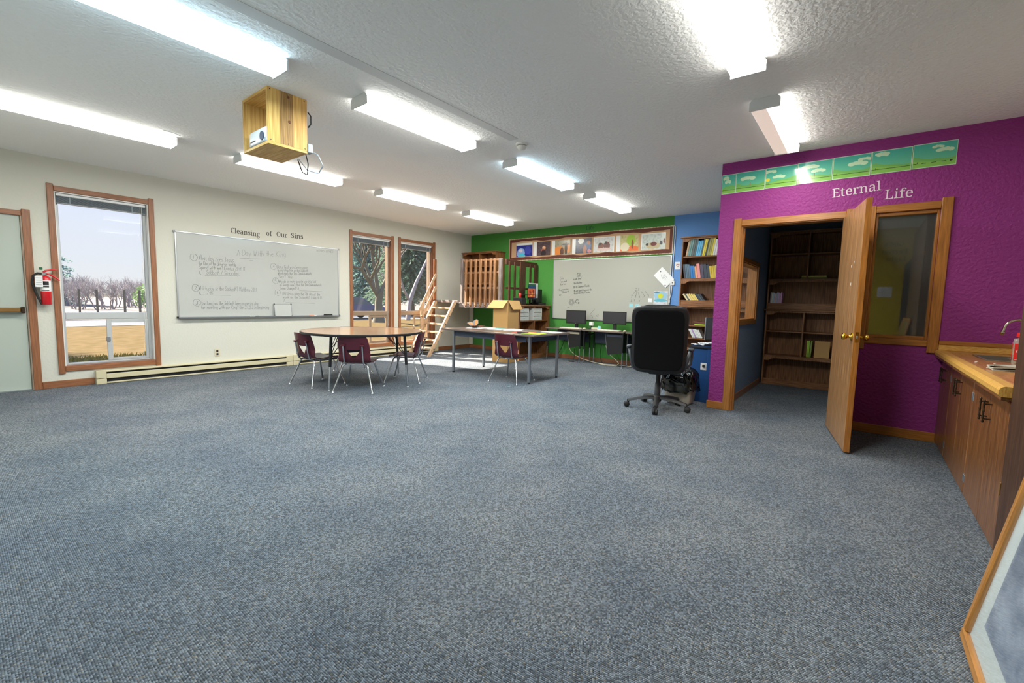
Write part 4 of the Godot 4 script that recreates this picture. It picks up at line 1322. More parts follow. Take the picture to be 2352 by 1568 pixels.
func build_tables_and_chairs() -> void:
	# round table
	var C := Vector3(-5.345, 0, -3.515)
	var t := thing("round_table", "round wood-top table with black edge and chrome legs", "table", C)
	var R := 0.785
	var H := 0.718
	var s := ST()
	# disc top with planar uv
	var n := 64
	for k in n:
		var a0 := TAU * k / n
		var a1 := TAU * (k + 1) / n
		var p0 := Vector3(cos(a0), 0, sin(a0)) * (R - 0.004)
		var p1 := Vector3(cos(a1), 0, sin(a1)) * (R - 0.004)
		face_out(s, [Vector3(0, H, 0), p0 + Vector3(0, H, 0), p1 + Vector3(0, H, 0)], [Vector2.ZERO, Vector2(p0.x, p0.z), Vector2(p1.x, p1.z)], Vector3.UP)
		face_out(s, [Vector3(0, H - 0.028, 0), p0 + Vector3(0, H - 0.028, 0), p1 + Vector3(0, H - 0.028, 0)], [Vector2.ZERO, Vector2(p0.x, p0.z), Vector2(p1.x, p1.z)], Vector3.DOWN)
	part("table_top", s, M.table_laminate, t)
	part("edge_band", lt([Vector2(R - 0.006, H - 0.03), Vector2(R - 0.001, H - 0.03), Vector2(R + 0.002, H - 0.026), Vector2(R + 0.002, H - 0.004), Vector2(R - 0.001, H + 0.001), Vector2(R - 0.006, H + 0.0008)], Vector3.ZERO, 64), M.black_paint, t)
	for f in [Vector2(-5.114, -2.879), Vector2(-4.641, -3.711), Vector2(-5.526, -4.244), Vector2(-6.02, -3.40)]:
		var d := Vector3(f.x - C.x, 0, f.y - C.z)
		var foot := d
		var top := d * 0.93 + Vector3(0, H - 0.03, 0)
		var mid := foot.lerp(top, 0.47)
		var leg := part("leg", tb([mid.lerp(top, -0.06), top], 0.018, 12), M.black_paint, t)
		part("leg_insert", tb([foot + Vector3(0, 0.015, 0), mid], 0.0135, 12), M.chrome, leg)
		part("glide", lt([Vector2(0, 0), Vector2(0.018, 0.0), Vector2(0.019, 0.006), Vector2(0.014, 0.016), Vector2(0, 0.018)], foot, 12), M.satin_steel, leg)
		for sg in [-1.0, 1.0]:
			var inn := d.rotated(Vector3.UP, sg * 0.16) * 0.62
			part("brace", tb([foot.lerp(top, 0.6), Vector3(inn.x, H - 0.03, inn.z)], 0.005, 6), M.black_paint, leg)
		part("apron_plate", bx(top - Vector3(0, 0.006, 0), Vector3(0.12, 0.012, 0.12), 0.002, Basis(Vector3.UP, atan2(d.x, d.z))), M.black_paint, leg)
	# chairs
	var spots := [
		[Vector3(-5.66, 0, -3.025), Vector2(-0.05, -0.485), "maroon plastic chair pushed in at the round table beside the baseboard heater"],
		[Vector3(-4.945, 0, -3.19), Vector2(-0.31, -0.39), "maroon plastic chair at the round table with its back to the open carpet"],
		[Vector3(-5.055, 0, -4.02), Vector2(-0.39, 0.29), "maroon plastic chair at the round table in front of the wooden stairs"],
		[Vector3(-3.965, 0, -5.07), Vector2(-0.05, -0.51), "maroon plastic chair pushed under the long grey table"],
	]
	var c0: Node3D
	for k in spots.size():
		var p: Array = spots[k]
		if k == 0:
			c0 = make_chair(p[2], M.chair_plastic)
			c0.position = p[0]
			c0.rotation.y = face_dir(p[1])
		else:
			copy_of(c0, p[2], p[0], face_dir(p[1]))
	var nv := make_chair("dark navy plastic chair on the window side of the round table", M.navy_plastic)
	nv.position = Vector3(-6.19, 0, -3.88)
	nv.rotation.y = face_dir(Vector2(0.93, 0.36))
	# long table
	var x0 := -5.345
	var x1 := -3.5
	var z0 := -5.9
	var z1 := -4.95
	var Y := 0.702
	var l := thing("long_table", "long grey laminate table on square steel legs", "table", Vector3((x0 + x1) / 2, 0, (z0 + z1) / 2))
	var hw := (x1 - x0) / 2
	var hd := (z1 - z0) / 2
	part("table_top", bb(Vector3(-hw, Y - 0.026, -hd), Vector3(hw, Y, hd), 0.004), M.grey_laminate, l)
	for sg in [-1.0, 1.0]:
		part("apron", bb(Vector3(-0.71, Y - 0.115, sg * 0.385 - 0.008), Vector3(0.73, Y - 0.027, sg * 0.385 + 0.008)), M.slate_metal, l)
		part("end_apron", bb(Vector3(-0.72 if sg < 0 else 0.735, Y - 0.115, -0.377), Vector3(-0.704 if sg < 0 else 0.751, Y - 0.027, 0.377)), M.slate_metal, l)
	var cx := (x0 + x1) / 2
	var cz := (z0 + z1) / 2
	for f in [Vector2(-5.135, -5.03), Vector2(-5.175, -5.80), Vector2(-3.635, -5.04), Vector2(-3.655, -5.79)]:
		var leg := part("leg", bb(Vector3(f.x - cx - 0.018, 0.02, f.y - cz - 0.018), Vector3(f.x - cx + 0.018, Y - 0.027, f.y - cz + 0.018), 0.004), M.satin_steel, l)
		part("glide", lt([Vector2(0, 0), Vector2(0.018, 0.0), Vector2(0.018, 0.008), Vector2(0.012, 0.021), Vector2(0, 0.021)], Vector3(f.x - cx, 0, f.y - cz), 12), M.black_plastic, leg)
	# things on the long table
	var sheets := [[-5.02, -5.42, 0.3, 0.0], [-4.86, -5.62, -0.2, 0.002], [-4.62, -5.45, 0.15, 0.004], [-4.42, -5.66, -0.35, 0.006], [-4.3, -5.5, 0.5, 0.008], [-3.72, -5.72, 0.1, 0.0]]
	for k in sheets.size():
		var q: Array = sheets[k]
		single("paper_sheet", bx(Vector3(0, 0.0008, 0), Vector3(0.28, 0.0012, 0.215)), M.paper, "white paper sheet spread on the long grey table", "paper", Vector3(q[0], Y + q[3] * 0.4, q[1]), q[2], "papers on the long table")
	single("teal_card", bx(Vector3(0, 0.001, 0), Vector3(0.2, 0.002, 0.14)), M.teal_paper, "teal paper lying among the white sheets", "paper", Vector3(-4.66, Y + 0.0045, -5.6), 0.2)
	single("red_folder", bx(Vector3(0, 0.002, 0), Vector3(0.3, 0.004, 0.23), 0.001), M.red_paper, "red orange folder on the long grey table", "folder", Vector3(-3.93, Y, -5.3), 0.25)
	single("lime_folder", bx(Vector3(0, 0.002, 0), Vector3(0.3, 0.004, 0.23), 0.001), M.lime_paper, "lime green folder partly under the red folder", "folder", Vector3(-3.71, Y, -5.24), 0.1)
	single("black_case", bx(Vector3(0, 0.007, 0), Vector3(0.17, 0.013, 0.05), 0.004), M.black_plastic, "small black case on the red folder", "case", Vector3(-3.86, Y + 0.0045, -5.17), 0.1)
	# butterfly model
	var b := thing("butterfly_model", "orange and black butterfly model standing on the long table", "model", Vector3(-5.08, Y, -5.45), -0.5)
	s = ST()
	pillow(s, Vector3(0.03, 0.03, 0.17), 0.8, Transform3D(Basis.IDENTITY, Vector3(0, 0.018, 0)), 14, 8)
	part("body", s, M.black_plastic, b)
	for sg in [-1.0, 1.0]:
		var tilt: float = 0.55 if sg < 0 else 0.16
		var wx := Transform3D(Basis(Vector3(0, 0, 1), sg * tilt), Vector3(sg * 0.01, 0.025, 0))
		var out := [Vector2(0, 0.03), Vector2(0.09, 0.10), Vector2(0.19, 0.125), Vector2(0.215, 0.1), Vector2(0.16, 0.03), Vector2(0.12, 0.0), Vector2(0.14, -0.05), Vector2(0.1, -0.1), Vector2(0.03, -0.07), Vector2(0, -0.03)]
		var big := []
		var small := []
		for p in out:
			big.append(Vector2(p.x * sg, p.y))
		for p in [[Vector2(0.02, 0.03), Vector2(0.08, 0.085), Vector2(0.1, 0.04)], [Vector2(0.095, 0.088), Vector2(0.15, 0.105), Vector2(0.145, 0.06), Vector2(0.11, 0.045)], [Vector2(0.16, 0.105), Vector2(0.19, 0.11), Vector2(0.19, 0.085), Vector2(0.155, 0.062)], [Vector2(0.03, -0.01), Vector2(0.1, 0.0), Vector2(0.115, -0.04), Vector2(0.05, -0.045)], [Vector2(0.04, -0.055), Vector2(0.11, -0.05), Vector2(0.09, -0.085)]]:
			var w := []
			for v in p:
				w.append(Vector2(v.x * sg, v.y))
			small.append(w)
		var lay := wx * Transform3D(Basis(Vector3.RIGHT, -PI / 2), Vector3.ZERO)
		var wing := part("wing", ex(big, 0.003, lay), M.black_plastic, b)
		for w in small:
			part("wing_patch", ex(w, 0.0042, lay), M.monarch_orange, wing)
	single("paper_scrap", bx(Vector3(0, 0.001, 0), Vector3(0.045, 0.001, 0.02)), M.teal_paper, "tiny blue paper scrap on the carpet by a chair leg", "paper", Vector3(-3.72, 0.001, -4.69), 0.3)


# flat prints: blobs are [cx, cy, rx, ry, colour] in shares of the picture
func blot_picture(w: int, h: int, base: Color, blobs: Array, margin: Array) -> ImageTexture:
	var im := Image.create(w, h, false, Image.FORMAT_RGB8)
	var n := FastNoiseLite.new()
	n.frequency = 0.06
	n.seed = int(base.r * 900 + blobs.size())
	for y in h:
		for x in w:
			var fx := float(x) / w
			var fy := float(y) / h
			var c := base
			c = c.lightened(0.12 * maxf(0.0, n.get_noise_2d(x, y))).darkened(0.25 * maxf(0.0, -n.get_noise_2d(x * 1.0, y * 1.0)))
			for b in blobs:
				var d: float = pow((fx - b[0]) / b[2], 2.0) + pow((fy - b[1]) / b[3], 2.0) + 0.25 * n.get_noise_2d(x * 2.0 + 31.0, y * 2.0)
				if d < 1.0:
					c = b[4]
			if fx < margin[0] or fx > 1.0 - margin[1] or fy < margin[2]:
				c = c8(226, 228, 228)
			im.set_pixel(x, y, c)
	return ImageTexture.create_from_image(im)


func hill_picture(k: int) -> ImageTexture:
	var w := 144
	var h := 102
	var im := Image.create(w, h, false, Image.FORMAT_RGB8)
	var r := RandomNumberGenerator.new()
	r.seed = 300 + k
	var clouds := []
	for q in 2:
		var cx := r.randf_range(0.15, 0.85)
		var cy := r.randf_range(0.15, 0.5)
		var sz := r.randf_range(0.06, 0.12)
		for m in 4:
			clouds.append([cx + (m - 1.5) * sz * 0.9, cy - (0.03 if m == 1 or m == 2 else 0.0), sz * r.randf_range(0.7, 1.0), sz * r.randf_range(0.6, 0.9)])
	var ph := r.randf() * 6.0
	for y in h:
		for x in w:
			var fx := float(x) / w
			var fy := float(y) / h
			var c := c8(72, 176, 164).lerp(c8(116, 190, 144), fy)
			for q in clouds:
				if pow((fx - q[0]) / q[2], 2.0) + pow((fy - q[1]) / q[3], 2.0) < 1.0:
					c = c8(196, 226, 190)
			if fy > 0.62 + 0.07 * sin(fx * 5.0 + ph) + 0.03 * sin(fx * 11.0 + ph):
				c = c8(116, 178, 96)
			if fy > 0.74 + 0.05 * sin(fx * 4.0 + ph * 2.0 + 2.0):
				c = c8(134, 190, 88)
			if absf(fy - 0.8) < 0.012 and not (k == 7 and (int(fx * 9.0) % 2 == 1 or fx > 0.85)):
				c = c8(50, 60, 46)
			if absf(fx - 0.12) < 0.008 and fy > 0.73 and fy < 0.8:
				c = c8(50, 60, 46)
			if k == 7 and fx > 0.85 and fx < 0.93 and absf(fy - 0.8) < (0.93 - fx) * 0.5:
				c = c8(50, 60, 46)
			if k == 3 and pow((fx - 0.08) / 0.07, 2.0) + pow((fy - 0.58) / 0.08, 2.0) < 1.0:
				c = c8(236, 206, 60)
			if k in [2, 4] and absf(fx - 0.5 - 0.0) < 0.01 and fy > 0.55 and fy < 0.72:
				c = c8(120, 96, 60)
			if fx < 0.02 or fx > 0.98 or fy < 0.025 or fy > 0.965:
				c = c8(190, 226, 190)
			im.set_pixel(x, y, c)
	return ImageTexture.create_from_image(im)


func flat_sheet(w: float, h: float, t := 0.001) -> SurfaceTool:
	# a thin upright sheet facing +z with the whole picture on it
	var s := ST()
	quad(s, Vector3(-w / 2, -h / 2, t), Vector3(w / 2, -h / 2, t), Vector3(w / 2, h / 2, t), Vector3(-w / 2, h / 2, t))
	quad(s, Vector3(w / 2, -h / 2, 0), Vector3(-w / 2, -h / 2, 0), Vector3(-w / 2, h / 2, 0), Vector3(w / 2, h / 2, 0))
	for e in [[Vector2(-w / 2, -h / 2), Vector2(w / 2, -h / 2)], [Vector2(w / 2, -h / 2), Vector2(w / 2, h / 2)], [Vector2(w / 2, h / 2), Vector2(-w / 2, h / 2)], [Vector2(-w / 2, h / 2), Vector2(-w / 2, -h / 2)]]:
		var a: Vector2 = e[0]
		var b: Vector2 = e[1]
		face_out(s, [Vector3(a.x, a.y, 0), Vector3(b.x, b.y, 0), Vector3(b.x, b.y, t), Vector3(a.x, a.y, t)], [Vector2.ZERO, Vector2.ZERO, Vector2.ZERO, Vector2.ZERO], Vector3(a.x + b.x, a.y + b.y, 0))
	return s


func framed_board(o: Node3D, w: float, h: float, panel: Material) -> void:
	# local: x across, y up from the bottom edge, z out of the wall
	part("panel", bb(Vector3(0.01, 0.01, 0), Vector3(w - 0.01, h - 0.01, 0.012)), panel, o)
	part("frame_rail", bb(Vector3(0, h - 0.018, 0), Vector3(w, h, 0.02), 0.003), M.alu, o)
	part("frame_rail", bb(Vector3(0, 0, 0), Vector3(w, 0.018, 0.02), 0.003), M.alu, o)
	part("frame_stile", bb(Vector3(0, 0.018, 0), Vector3(0.018, h - 0.018, 0.02), 0.003), M.alu, o)
	part("frame_stile", bb(Vector3(w - 0.018, 0.018, 0), Vector3(w, h - 0.018, 0.02), 0.003), M.alu, o)


func build_boards() -> void:
	var toA := Basis(Vector3(0, 0, -1), Vector3.UP, Vector3(1, 0, 0))
	# whiteboard on the window wall
	var o := thing("whiteboard", "large whiteboard with handwritten questions on the cream wall", "whiteboard", Vector3(XA + 0.001, 0.821, -2.012))
	o.basis = toA
	var W := 2.453
	var H := 1.209
	framed_board(o, W, H, M.whiteboard)
	for x in [0.0, W]:
		part("corner_cap", bx(Vector3(x, H - 0.012, 0.011), Vector3(0.03, 0.03, 0.026), 0.004), M.grey_plastic, o)
		part("corner_cap", bx(Vector3(x, 0.008, 0.011), Vector3(0.026, 0.024, 0.026), 0.004), M.black_plastic, o)
	part("marker_tray", ex([Vector2(0.02, -0.012), Vector2(0.075, -0.012), Vector2(0.08, 0.004), Vector2(0.075, 0.004), Vector2(0.07, -0.006), Vector2(0.02, -0.006)], W - 0.02, Transform3D(Basis(Vector3(0, 0, 1), Vector3.UP, Vector3(-1, 0, 0)), Vector3(W / 2, 0.008, 0))), M.alu, o)
	var s := ST()
	var O := Vector3(2.012 * -1.0, -0.821, 0.0128)
	var U := Vector3(1, 0, 0)
	var V := Vector3(0, 1, 0)
	var lines := [
		["A Day With the King", 2.79, 1.758, 3.53, 0.085, 0.07], ["What day does Jesus", 2.29, 1.652, 2.75, 0.07, 0.0], ["-the King of the Universe, want to", 2.275, 1.58, 2.776, 0.05, 0.03],
		["Spend with me? Exodus 20:8-11", 2.295, 1.522, 2.9, 0.05, 0.03], ["A.", 2.285, 1.442, 2.32, 0.045, 0.0], ["Sabbath / Saturday", 2.38, 1.452, 2.81, 0.06, 0.02],
		["Which day is the Sabbath? Matthew 28:1", 2.27, 1.222, 3.06, 0.06, 0.0], ["A.", 2.275, 1.152, 2.31, 0.045, 0.0], ["7th", 2.37, 1.165, 2.46, 0.05, 0.0],
		["How long has the Sabbath been a special day", 2.289, 1.008, 3.08, 0.055, 0.0], ["for meeting with our King? Gen 2:1,2,3 In beginning", 2.294, 0.948, 3.24, 0.05, 0.0],
		["Does God want everyone", 3.379, 1.611, 3.894, 0.05, 0.05], ["to worship Him on the Sabbath", 3.383, 1.559, 3.9, 0.045, 0.05], ["What does the Ten Commandments", 3.391, 1.505, 3.968, 0.045, 0.05], ["Say? Yes", 3.4, 1.452, 3.63, 0.05, 0.03],
		["Why do so many people worship God", 3.398, 1.378, 4.037, 0.045, 0.04], ["on Sunday now? Have the Ten Commandments", 3.411, 1.322, 4.137, 0.045, 0.04], ["been Changed? A", 3.429, 1.267, 3.73, 0.045, 0.03],
		["Did Jesus keep the 7th day of the", 3.457, 1.18, 4.106, 0.05, 0.0], ["week as the Sabbath? Luke 4:16", 3.46, 1.123, 4.14, 0.045, 0.0], ["A", 3.469, 1.066, 3.5, 0.045, 0.0], ["WORKS EPHES", 4.05, 1.945, 4.37, 0.035, 0.02],
	]
	for l in lines:
		handwrite(s, l[0], Vector2(l[1], l[2]), l[4], O, U, V, 0.0036, l[3], l[5])
	for l in [[2.36, 1.43, 2.827, 1.455], [2.313, 1.15, 2.687, 1.152], [3.738, 1.257, 4.141, 1.255], [3.508, 1.053, 4.008, 1.045], [2.83, 1.72, 3.16, 1.735], [2.97, 1.695, 3.02, 1.7]]:
		stroke(s, [Vector2(l[0], l[1]), Vector2(l[2], l[3])], 0.004, O, U, V)
	for c in [["1", 2.23, 1.681], ["2", 2.237, 1.248], ["3", 2.244, 1.038], ["4", 3.322, 1.632], ["5", 3.35, 1.407], ["6", 3.379, 1.215]]:
		circle_stroke(s, Vector2(c[1], c[2]), 0.045, O, U, V)
		handwrite(s, c[0], Vector2(c[1] - 0.012, c[2] - 0.025), 0.05, O, U, V, 0.0045)
	part("writing", s, M.ink, o)
	# things on the tray
	var lap := thing("lap_board", "small framed lap whiteboard standing on the marker tray", "whiteboard", Vector3(XA + 0.062, 0.8253, -3.305))
	lap.basis = Basis(Vector3(0, 0, -1), Vector3(-0.15, 0.989, 0), Vector3(0.989, 0.15, 0))
	part("panel", bb(Vector3(0.008, 0.008, 0), Vector3(0.272, 0.2, 0.004)), M.whiteboard, lap)
	for k in [[0.0, 0.0, 0.28, 0.009], [0.0, 0.199, 0.28, 0.208], [0.0, 0.009, 0.009, 0.199], [0.271, 0.009, 0.28, 0.199]]:
		part("frame", bb(Vector3(k[0], k[1], -0.002), Vector3(k[2], k[3], 0.007), 0.002), M.grey_plastic, lap)
	for p in [Vector2(0.005, 0.005), Vector2(0.275, 0.005), Vector2(0.005, 0.203), Vector2(0.275, 0.203)]:
		part("corner_cap", bx(Vector3(p.x, p.y, 0.0025), Vector3(0.02, 0.02, 0.013), 0.004), M.black_plastic, lap)
	var er := thing("board_eraser", "black felt eraser on the marker tray", "eraser", Vector3(XA + 0.055, 0.8245, -4.225))
	part("handle", bx(Vector3(0, 0.023, 0), Vector3(0.035, 0.014, 0.15), 0.004), M.black_plastic, er)
	part("felt", bx(Vector3(0, 0.008, 0), Vector3(0.04, 0.016, 0.155), 0.002), M.rubber, er)
	for mk in [["orange marker on the tray beside the eraser", M.orange_plastic, -3.945, "orange"], ["white marker with a dark cap on the marker tray", M.white_plastic, -2.99, "white"]]:
		var q := thing("marker", mk[0], "marker", Vector3(XA + 0.055, 0.8325, mk[2]), 0, "markers on the tray")
		part("barrel", tb([Vector3(0, 0, -0.02), Vector3(0, 0, 0.06)], 0.0085, 10), mk[1], q)
		part("cap", tb([Vector3(0, 0, -0.021), Vector3(0, 0, -0.065)], 0.0093, 10), M.white_plastic if mk[3] == "orange" else M.black_plastic, q)
	# lettering on the cream wall
	var t := thing("wall_lettering", "black letters reading Cleansing of Our Sins above the whiteboard", "lettering", Vector3(XA + 0.0005, 0, 0))
	t.basis = toA
	for w in [["Cleansing", 2.717, 2.088, 0.41, -0.02], ["of", 3.228, 2.112, 0.09, 0.02], ["Our", 3.385, 2.118, 0.17, 0.0], ["Sins", 3.62, 2.126, 0.2, 0.02]]:
		var m := letters(w[0], 0.075, M.letter_black, t, Transform3D(Basis(Vector3(0, 0, 1), w[4]), Vector3(w[1], w[2], 0)))
		var wid: float = (m.mesh as TextMesh).get_aabb().size.x
		if wid > 0.01:
			m.transform = Transform3D(Basis(Vector3(0, 0, 1), w[4]) * Basis.from_scale(Vector3(w[3] / wid, 1, 1)), m.position)
	# lettering on the purple wall
	t = thing("wall_lettering", "silver letters reading Eternal Life above the closet door", "lettering", Vector3(0, 0, ZC + 0.0005))
	for w in [["Eternal", -0.315, 2.222, 0.362, 0.07], ["Life", 0.075, 2.161, 0.19, 0.0]]:
		var m := letters(w[0], 0.082, M.letter_silver, t, Transform3D(Basis(Vector3(0, 0, 1), w[4]), Vector3(w[1], w[2], 0)))
		var wid: float = (m.mesh as TextMesh).get_aabb().size.x
		if wid > 0.01:
			m.transform = Transform3D(Basis(Vector3(0, 0, 1), w[4]) * Basis.from_scale(Vector3(w[3] / wid, 1, 1)), m.position)
	t = thing("wall_lettering", "faint dark green letters reading Life above the bulletin board", "lettering", Vector3(0, 0, ZB + 0.0005))
	letters("Life", 0.07, M.letter_green, t, Transform3D(Basis.IDENTITY, Vector3(-4.44, 2.595, 0)))
	# mirrored in the closet window: letters on the yellow wall behind the camera
	t = thing("wall_lettering", "dark letters reading God's Perfect Light mirrored in the closet window", "lettering", Vector3(0, 0, ZF - 0.0005))
	t.basis = Basis(Vector3.UP, PI)
	for w in [["God's", -0.52, 2.37, 0.27], ["Perfect", -0.585, 2.225, 0.385], ["Light", -0.57, 2.085, 0.29]]:
		var m := letters(w[0], 0.085, M.letter_black, t, Transform3D(Basis.IDENTITY, Vector3(w[1], w[2], 0)))
		var wid: float = (m.mesh as TextMesh).get_aabb().size.x
		if wid > 0.01:
			m.transform = Transform3D(Basis.from_scale(Vector3(w[3] / wid, 1, 1)), m.position)
	single("notice_sheet", flat_sheet(0.22, 0.2), M.paper, "white notice on the yellow wall mirrored in the closet window", "notice", Vector3(0.3, 1.5, ZF - 0.001), PI)
	var nc := thing("navy_screen", "dark navy panel with a clipped corner mirrored in the closet window", "panel", Vector3(0, 0, ZF - 0.2))
	part("panel", ex([Vector2(0.55, 0.02), Vector2(0.55, 2.0), Vector2(0.72, 2.2), Vector2(1.19, 2.22), Vector2(1.19, 0.02)], 0.04), M.navy_paint, nc)
	part("foot", bb(Vector3(0.6, 0, -0.12), Vector3(1.15, 0.0199, 0.12)), M.navy_paint, nc)
	# ---- bulletin board over the second whiteboard
	var b := thing("bulletin_board", "long tan bulletin board with a dark brown paper border", "bulletin board", Vector3(0, 0, ZB + 0.001))
	var x0 := -6.36
	var x1 := -2.697
	var y0 := 2.055
	var y1 := 2.535
	part("backing", bb(Vector3(x0, y0, 0), Vector3(x1, y1, 0.012)), M.cork_paper, b)
	for side in 2:
		var poly := []
		var yo: float = y1 - 0.012 if side == 1 else y0 + 0.012
		var n := 40
		for k in n + 1:
			poly.append(Vector2(lerpf(x0 + 0.012, x1 - 0.012, float(k) / n), yo))
		for k in n + 1:
			var fx := lerpf(x1 - 0.012, x0 + 0.012, float(k) / n)
			var dpt := 0.055 + 0.012 * sin(fx * 6.0 + side * 2.0) + 0.006 * sin(fx * 17.0)
			poly.append(Vector2(fx, yo - dpt if side == 1 else yo + dpt))
		part("border_strip", ex(poly, 0.003, Transform3D(Basis.IDENTITY, Vector3(0, 0, 0.0136))), M.brown_border, b)
	for x in [x0 + 0.012, x1 - 0.062]:
		part("border_strip", bb(Vector3(x, y0 + 0.06, 0.012), Vector3(x + 0.05, y1 - 0.06, 0.0148)), M.brown_border, b)
	for k in [[x0, y1 - 0.012, x1, y1 + 0.004], [x0, y0 - 0.004, x1, y0 + 0.012], [x0 - 0.004, y0 - 0.004, x0 + 0.012, y1 + 0.004], [x1 - 0.012, y0 - 0.004, x1 + 0.004, y1 + 0.004]]:
		var sc := ST()
		var horiz: bool = k[2] - k[0] > 0.1
		var cnt := int((k[2] - k[0]) / 0.06) if horiz else int((k[3] - k[1]) / 0.06)
		for q in cnt:
			var f0 := float(q) / cnt
			var f1 := float(q + 1) / cnt - 0.004
			if horiz:
				addb(sc, Vector3(lerpf(k[0], k[2], f0), k[1] + 0.003 * (q % 2), 0.012), Vector3(lerpf(k[0], k[2], f1), k[3] - 0.003 * (q % 2), 0.017))
			else:
				addb(sc, Vector3(k[0], lerpf(k[1], k[3], f0), 0.012), Vector3(k[2], lerpf(k[1], k[3], f1), 0.017))
		part("scalloped_edge", sc, M.border_trim, b)
	var pics := [
		[-6.162, -5.727, c8(36, 46, 138), [[0.3, 0.75, 0.25, 0.4, c8(140, 170, 220)], [0.28, 0.55, 0.12, 0.12, c8(210, 200, 220)], [0.35, 0.95, 0.22, 0.2, c8(70, 190, 220)], [0.72, 0.55, 0.2, 0.3, c8(60, 70, 170)]], [0.0, 0.0, 0.16], "deep blue print with a white top margin"],
		[-5.697, -5.257, c8(82, 66, 72), [[0.62, 0.45, 0.1, 0.14, c8(226, 176, 140)], [0.56, 0.6, 0.13, 0.1, c8(150, 90, 80)], [0.6, 0.85, 0.14, 0.25, c8(48, 40, 46)]], [0.2, 0.0, 0.0], "dusky brown print with a pale gesture"],
		[-5.221, -4.78, c8(150, 146, 120), [[0.4, 0.75, 0.3, 0.35, c8(226, 136, 50)], [0.9, 0.6, 0.14, 0.3, c8(226, 146, 80)], [0.56, 0.8, 0.1, 0.3, c8(90, 56, 40)], [0.78, 0.6, 0.07, 0.45, c8(56, 48, 44)], [0.75, 0.3, 0.2, 0.06, c8(60, 52, 46)]], [0.17, 0.0, 0.0], "orange print with dark upright shapes"],
		[-4.73, -4.29, c8(44, 52, 82), [[0.45, 0.15, 0.15, 0.2, c8(226, 226, 220)], [0.8, 0.5, 0.16, 0.3, c8(70, 96, 140)], [0.85, 0.3, 0.09, 0.14, c8(170, 110, 80)], [0.66, 0.75, 0.1, 0.3, c8(160, 100, 70)], [0.88, 0.85, 0.1, 0.12, c8(190, 120, 130)]], [0.17, 0.0, 0.0], "dark blue print with a bright corner"],
		[-4.246, -3.809, c8(206, 208, 206), [[0.36, 0.6, 0.14, 0.22, c8(120, 60, 40)], [0.64, 0.58, 0.16, 0.26, c8(110, 56, 46)], [0.3, 0.45, 0.06, 0.09, c8(50, 36, 30)], [0.6, 0.4, 0.06, 0.1, c8(50, 36, 30)], [0.5, 0.8, 0.34, 0.1, c8(216, 186, 176)]], [0.04, 0.04, 0.04], "pale print with two brown shapes"],
		[-3.77, -3.331, c8(196, 186, 130), [[0.66, 0.35, 0.2, 0.36, c8(156, 190, 60)], [0.62, 0.9, 0.45, 0.22, c8(224, 106, 40)], [0.4, 0.75, 0.2, 0.28, c8(220, 210, 180)], [0.74, 0.6, 0.05, 0.3, c8(130, 70, 40)]], [0.18, 0.0, 0.0], "green and orange print with a lime circle"],
		[-3.276, -2.832, c8(196, 206, 200), [[0.5, 0.75, 0.3, 0.2, c8(190, 176, 140)], [0.52, 0.65, 0.13, 0.12, c8(110, 50, 46)], [0.25, 0.66, 0.06, 0.08, c8(60, 60, 60)], [0.82, 0.6, 0.06, 0.12, c8(70, 70, 76)], [0.95, 0.5, 0.04, 0.15, c8(120, 60, 60)]], [0.03, 0.02, 0.04], "pale green grey print with small dark shapes"],
	]
	for k in pics.size():
		var p: Array = pics[k]
		var m := mt("picture_%d" % k, Color.WHITE, 0.25, {"tex": blot_picture(112, 76, p[2], p[3], p[4])})
		single("picture_print", flat_sheet(p[1] - p[0], 0.292), m, p[5] + " on the bulletin board", "picture", Vector3((p[0] + p[1]) / 2, 2.288, ZB + 0.0132), 0, "prints on the bulletin board")
	# ---- whiteboard on the green wall
	o = thing("whiteboard", "whiteboard with class notes on the green wall behind the monitors", "whiteboard", Vector3(-5.16, 0.815, ZB + 0.001))
	framed_board(o, 2.463, 1.215, M.whiteboard_warm)
	s = ST()
	O = Vector3(5.16, -0.815, 0.0128)
	for l in [["IXL", -4.6, 1.69, -4.49, 0.055, 0.1, 0.008], ["Grade level", -4.68, 1.612, -4.49, 0.04, 0.1, 0.006], ["Vocabulary", -4.665, 1.53, -4.47, 0.04, 0.12, 0.006], ["3B 10 Common Traits", -4.675, 1.45, -4.30, 0.04, 0.1, 0.006], ["# use spelling words", -4.655, 1.38, -4.25, 0.035, 0.08, 0.006], ["# alphabetical order", -4.652, 1.33, -4.28, 0.035, 0.08, 0.006], ["Edu", -5.0, 1.632, -4.91, 0.045, 0.08, 0.005], ["I am good", -4.996, 1.565, -4.83, 0.04, 0.1, 0.005], ["Scores", -4.995, 1.512, -4.86, 0.04, 0.08, 0.005], ["C Engineering", -5.042, 1.395, -4.785, 0.035, 0.1, 0.005], ["Standards", -4.93, 1.355, -4.77, 0.035, 0.1, 0.005], ["#1", -5.005, 1.288, -4.95, 0.035, 0.0, 0.005], ["27", -3.344, 1.4, -3.265, 0.05, 0.0, 0.006], ["YY1", -4.8, 1.04, -4.74, 0.025, 0.0, 0.004], ["x2", -4.13, 0.9, -4.08, 0.04, 0.0, 0.005]]:
		handwrite(s, l[0], Vector2(l[1], l[2]), l[4], O, U, V, l[6] * 0.75, l[3], l[5])
	for l in [[-3.354, 1.387, -3.404, 1.307], [-3.32, 1.38, -3.33, 1.31], [-3.29, 1.38, -3.27, 1.32], [-3.23, 1.39, -3.18, 1.33], [-3.157, 1.398, -3.11, 1.335], [-4.6, 1.675, -4.47, 1.69], [-4.26, 0.94, -4.17, 1.04], [-4.25, 0.92, -4.2, 0.87]]:
		stroke(s, [Vector2(l[0], l[1]), Vector2(l[2], l[3])], 0.004, O, U, V)
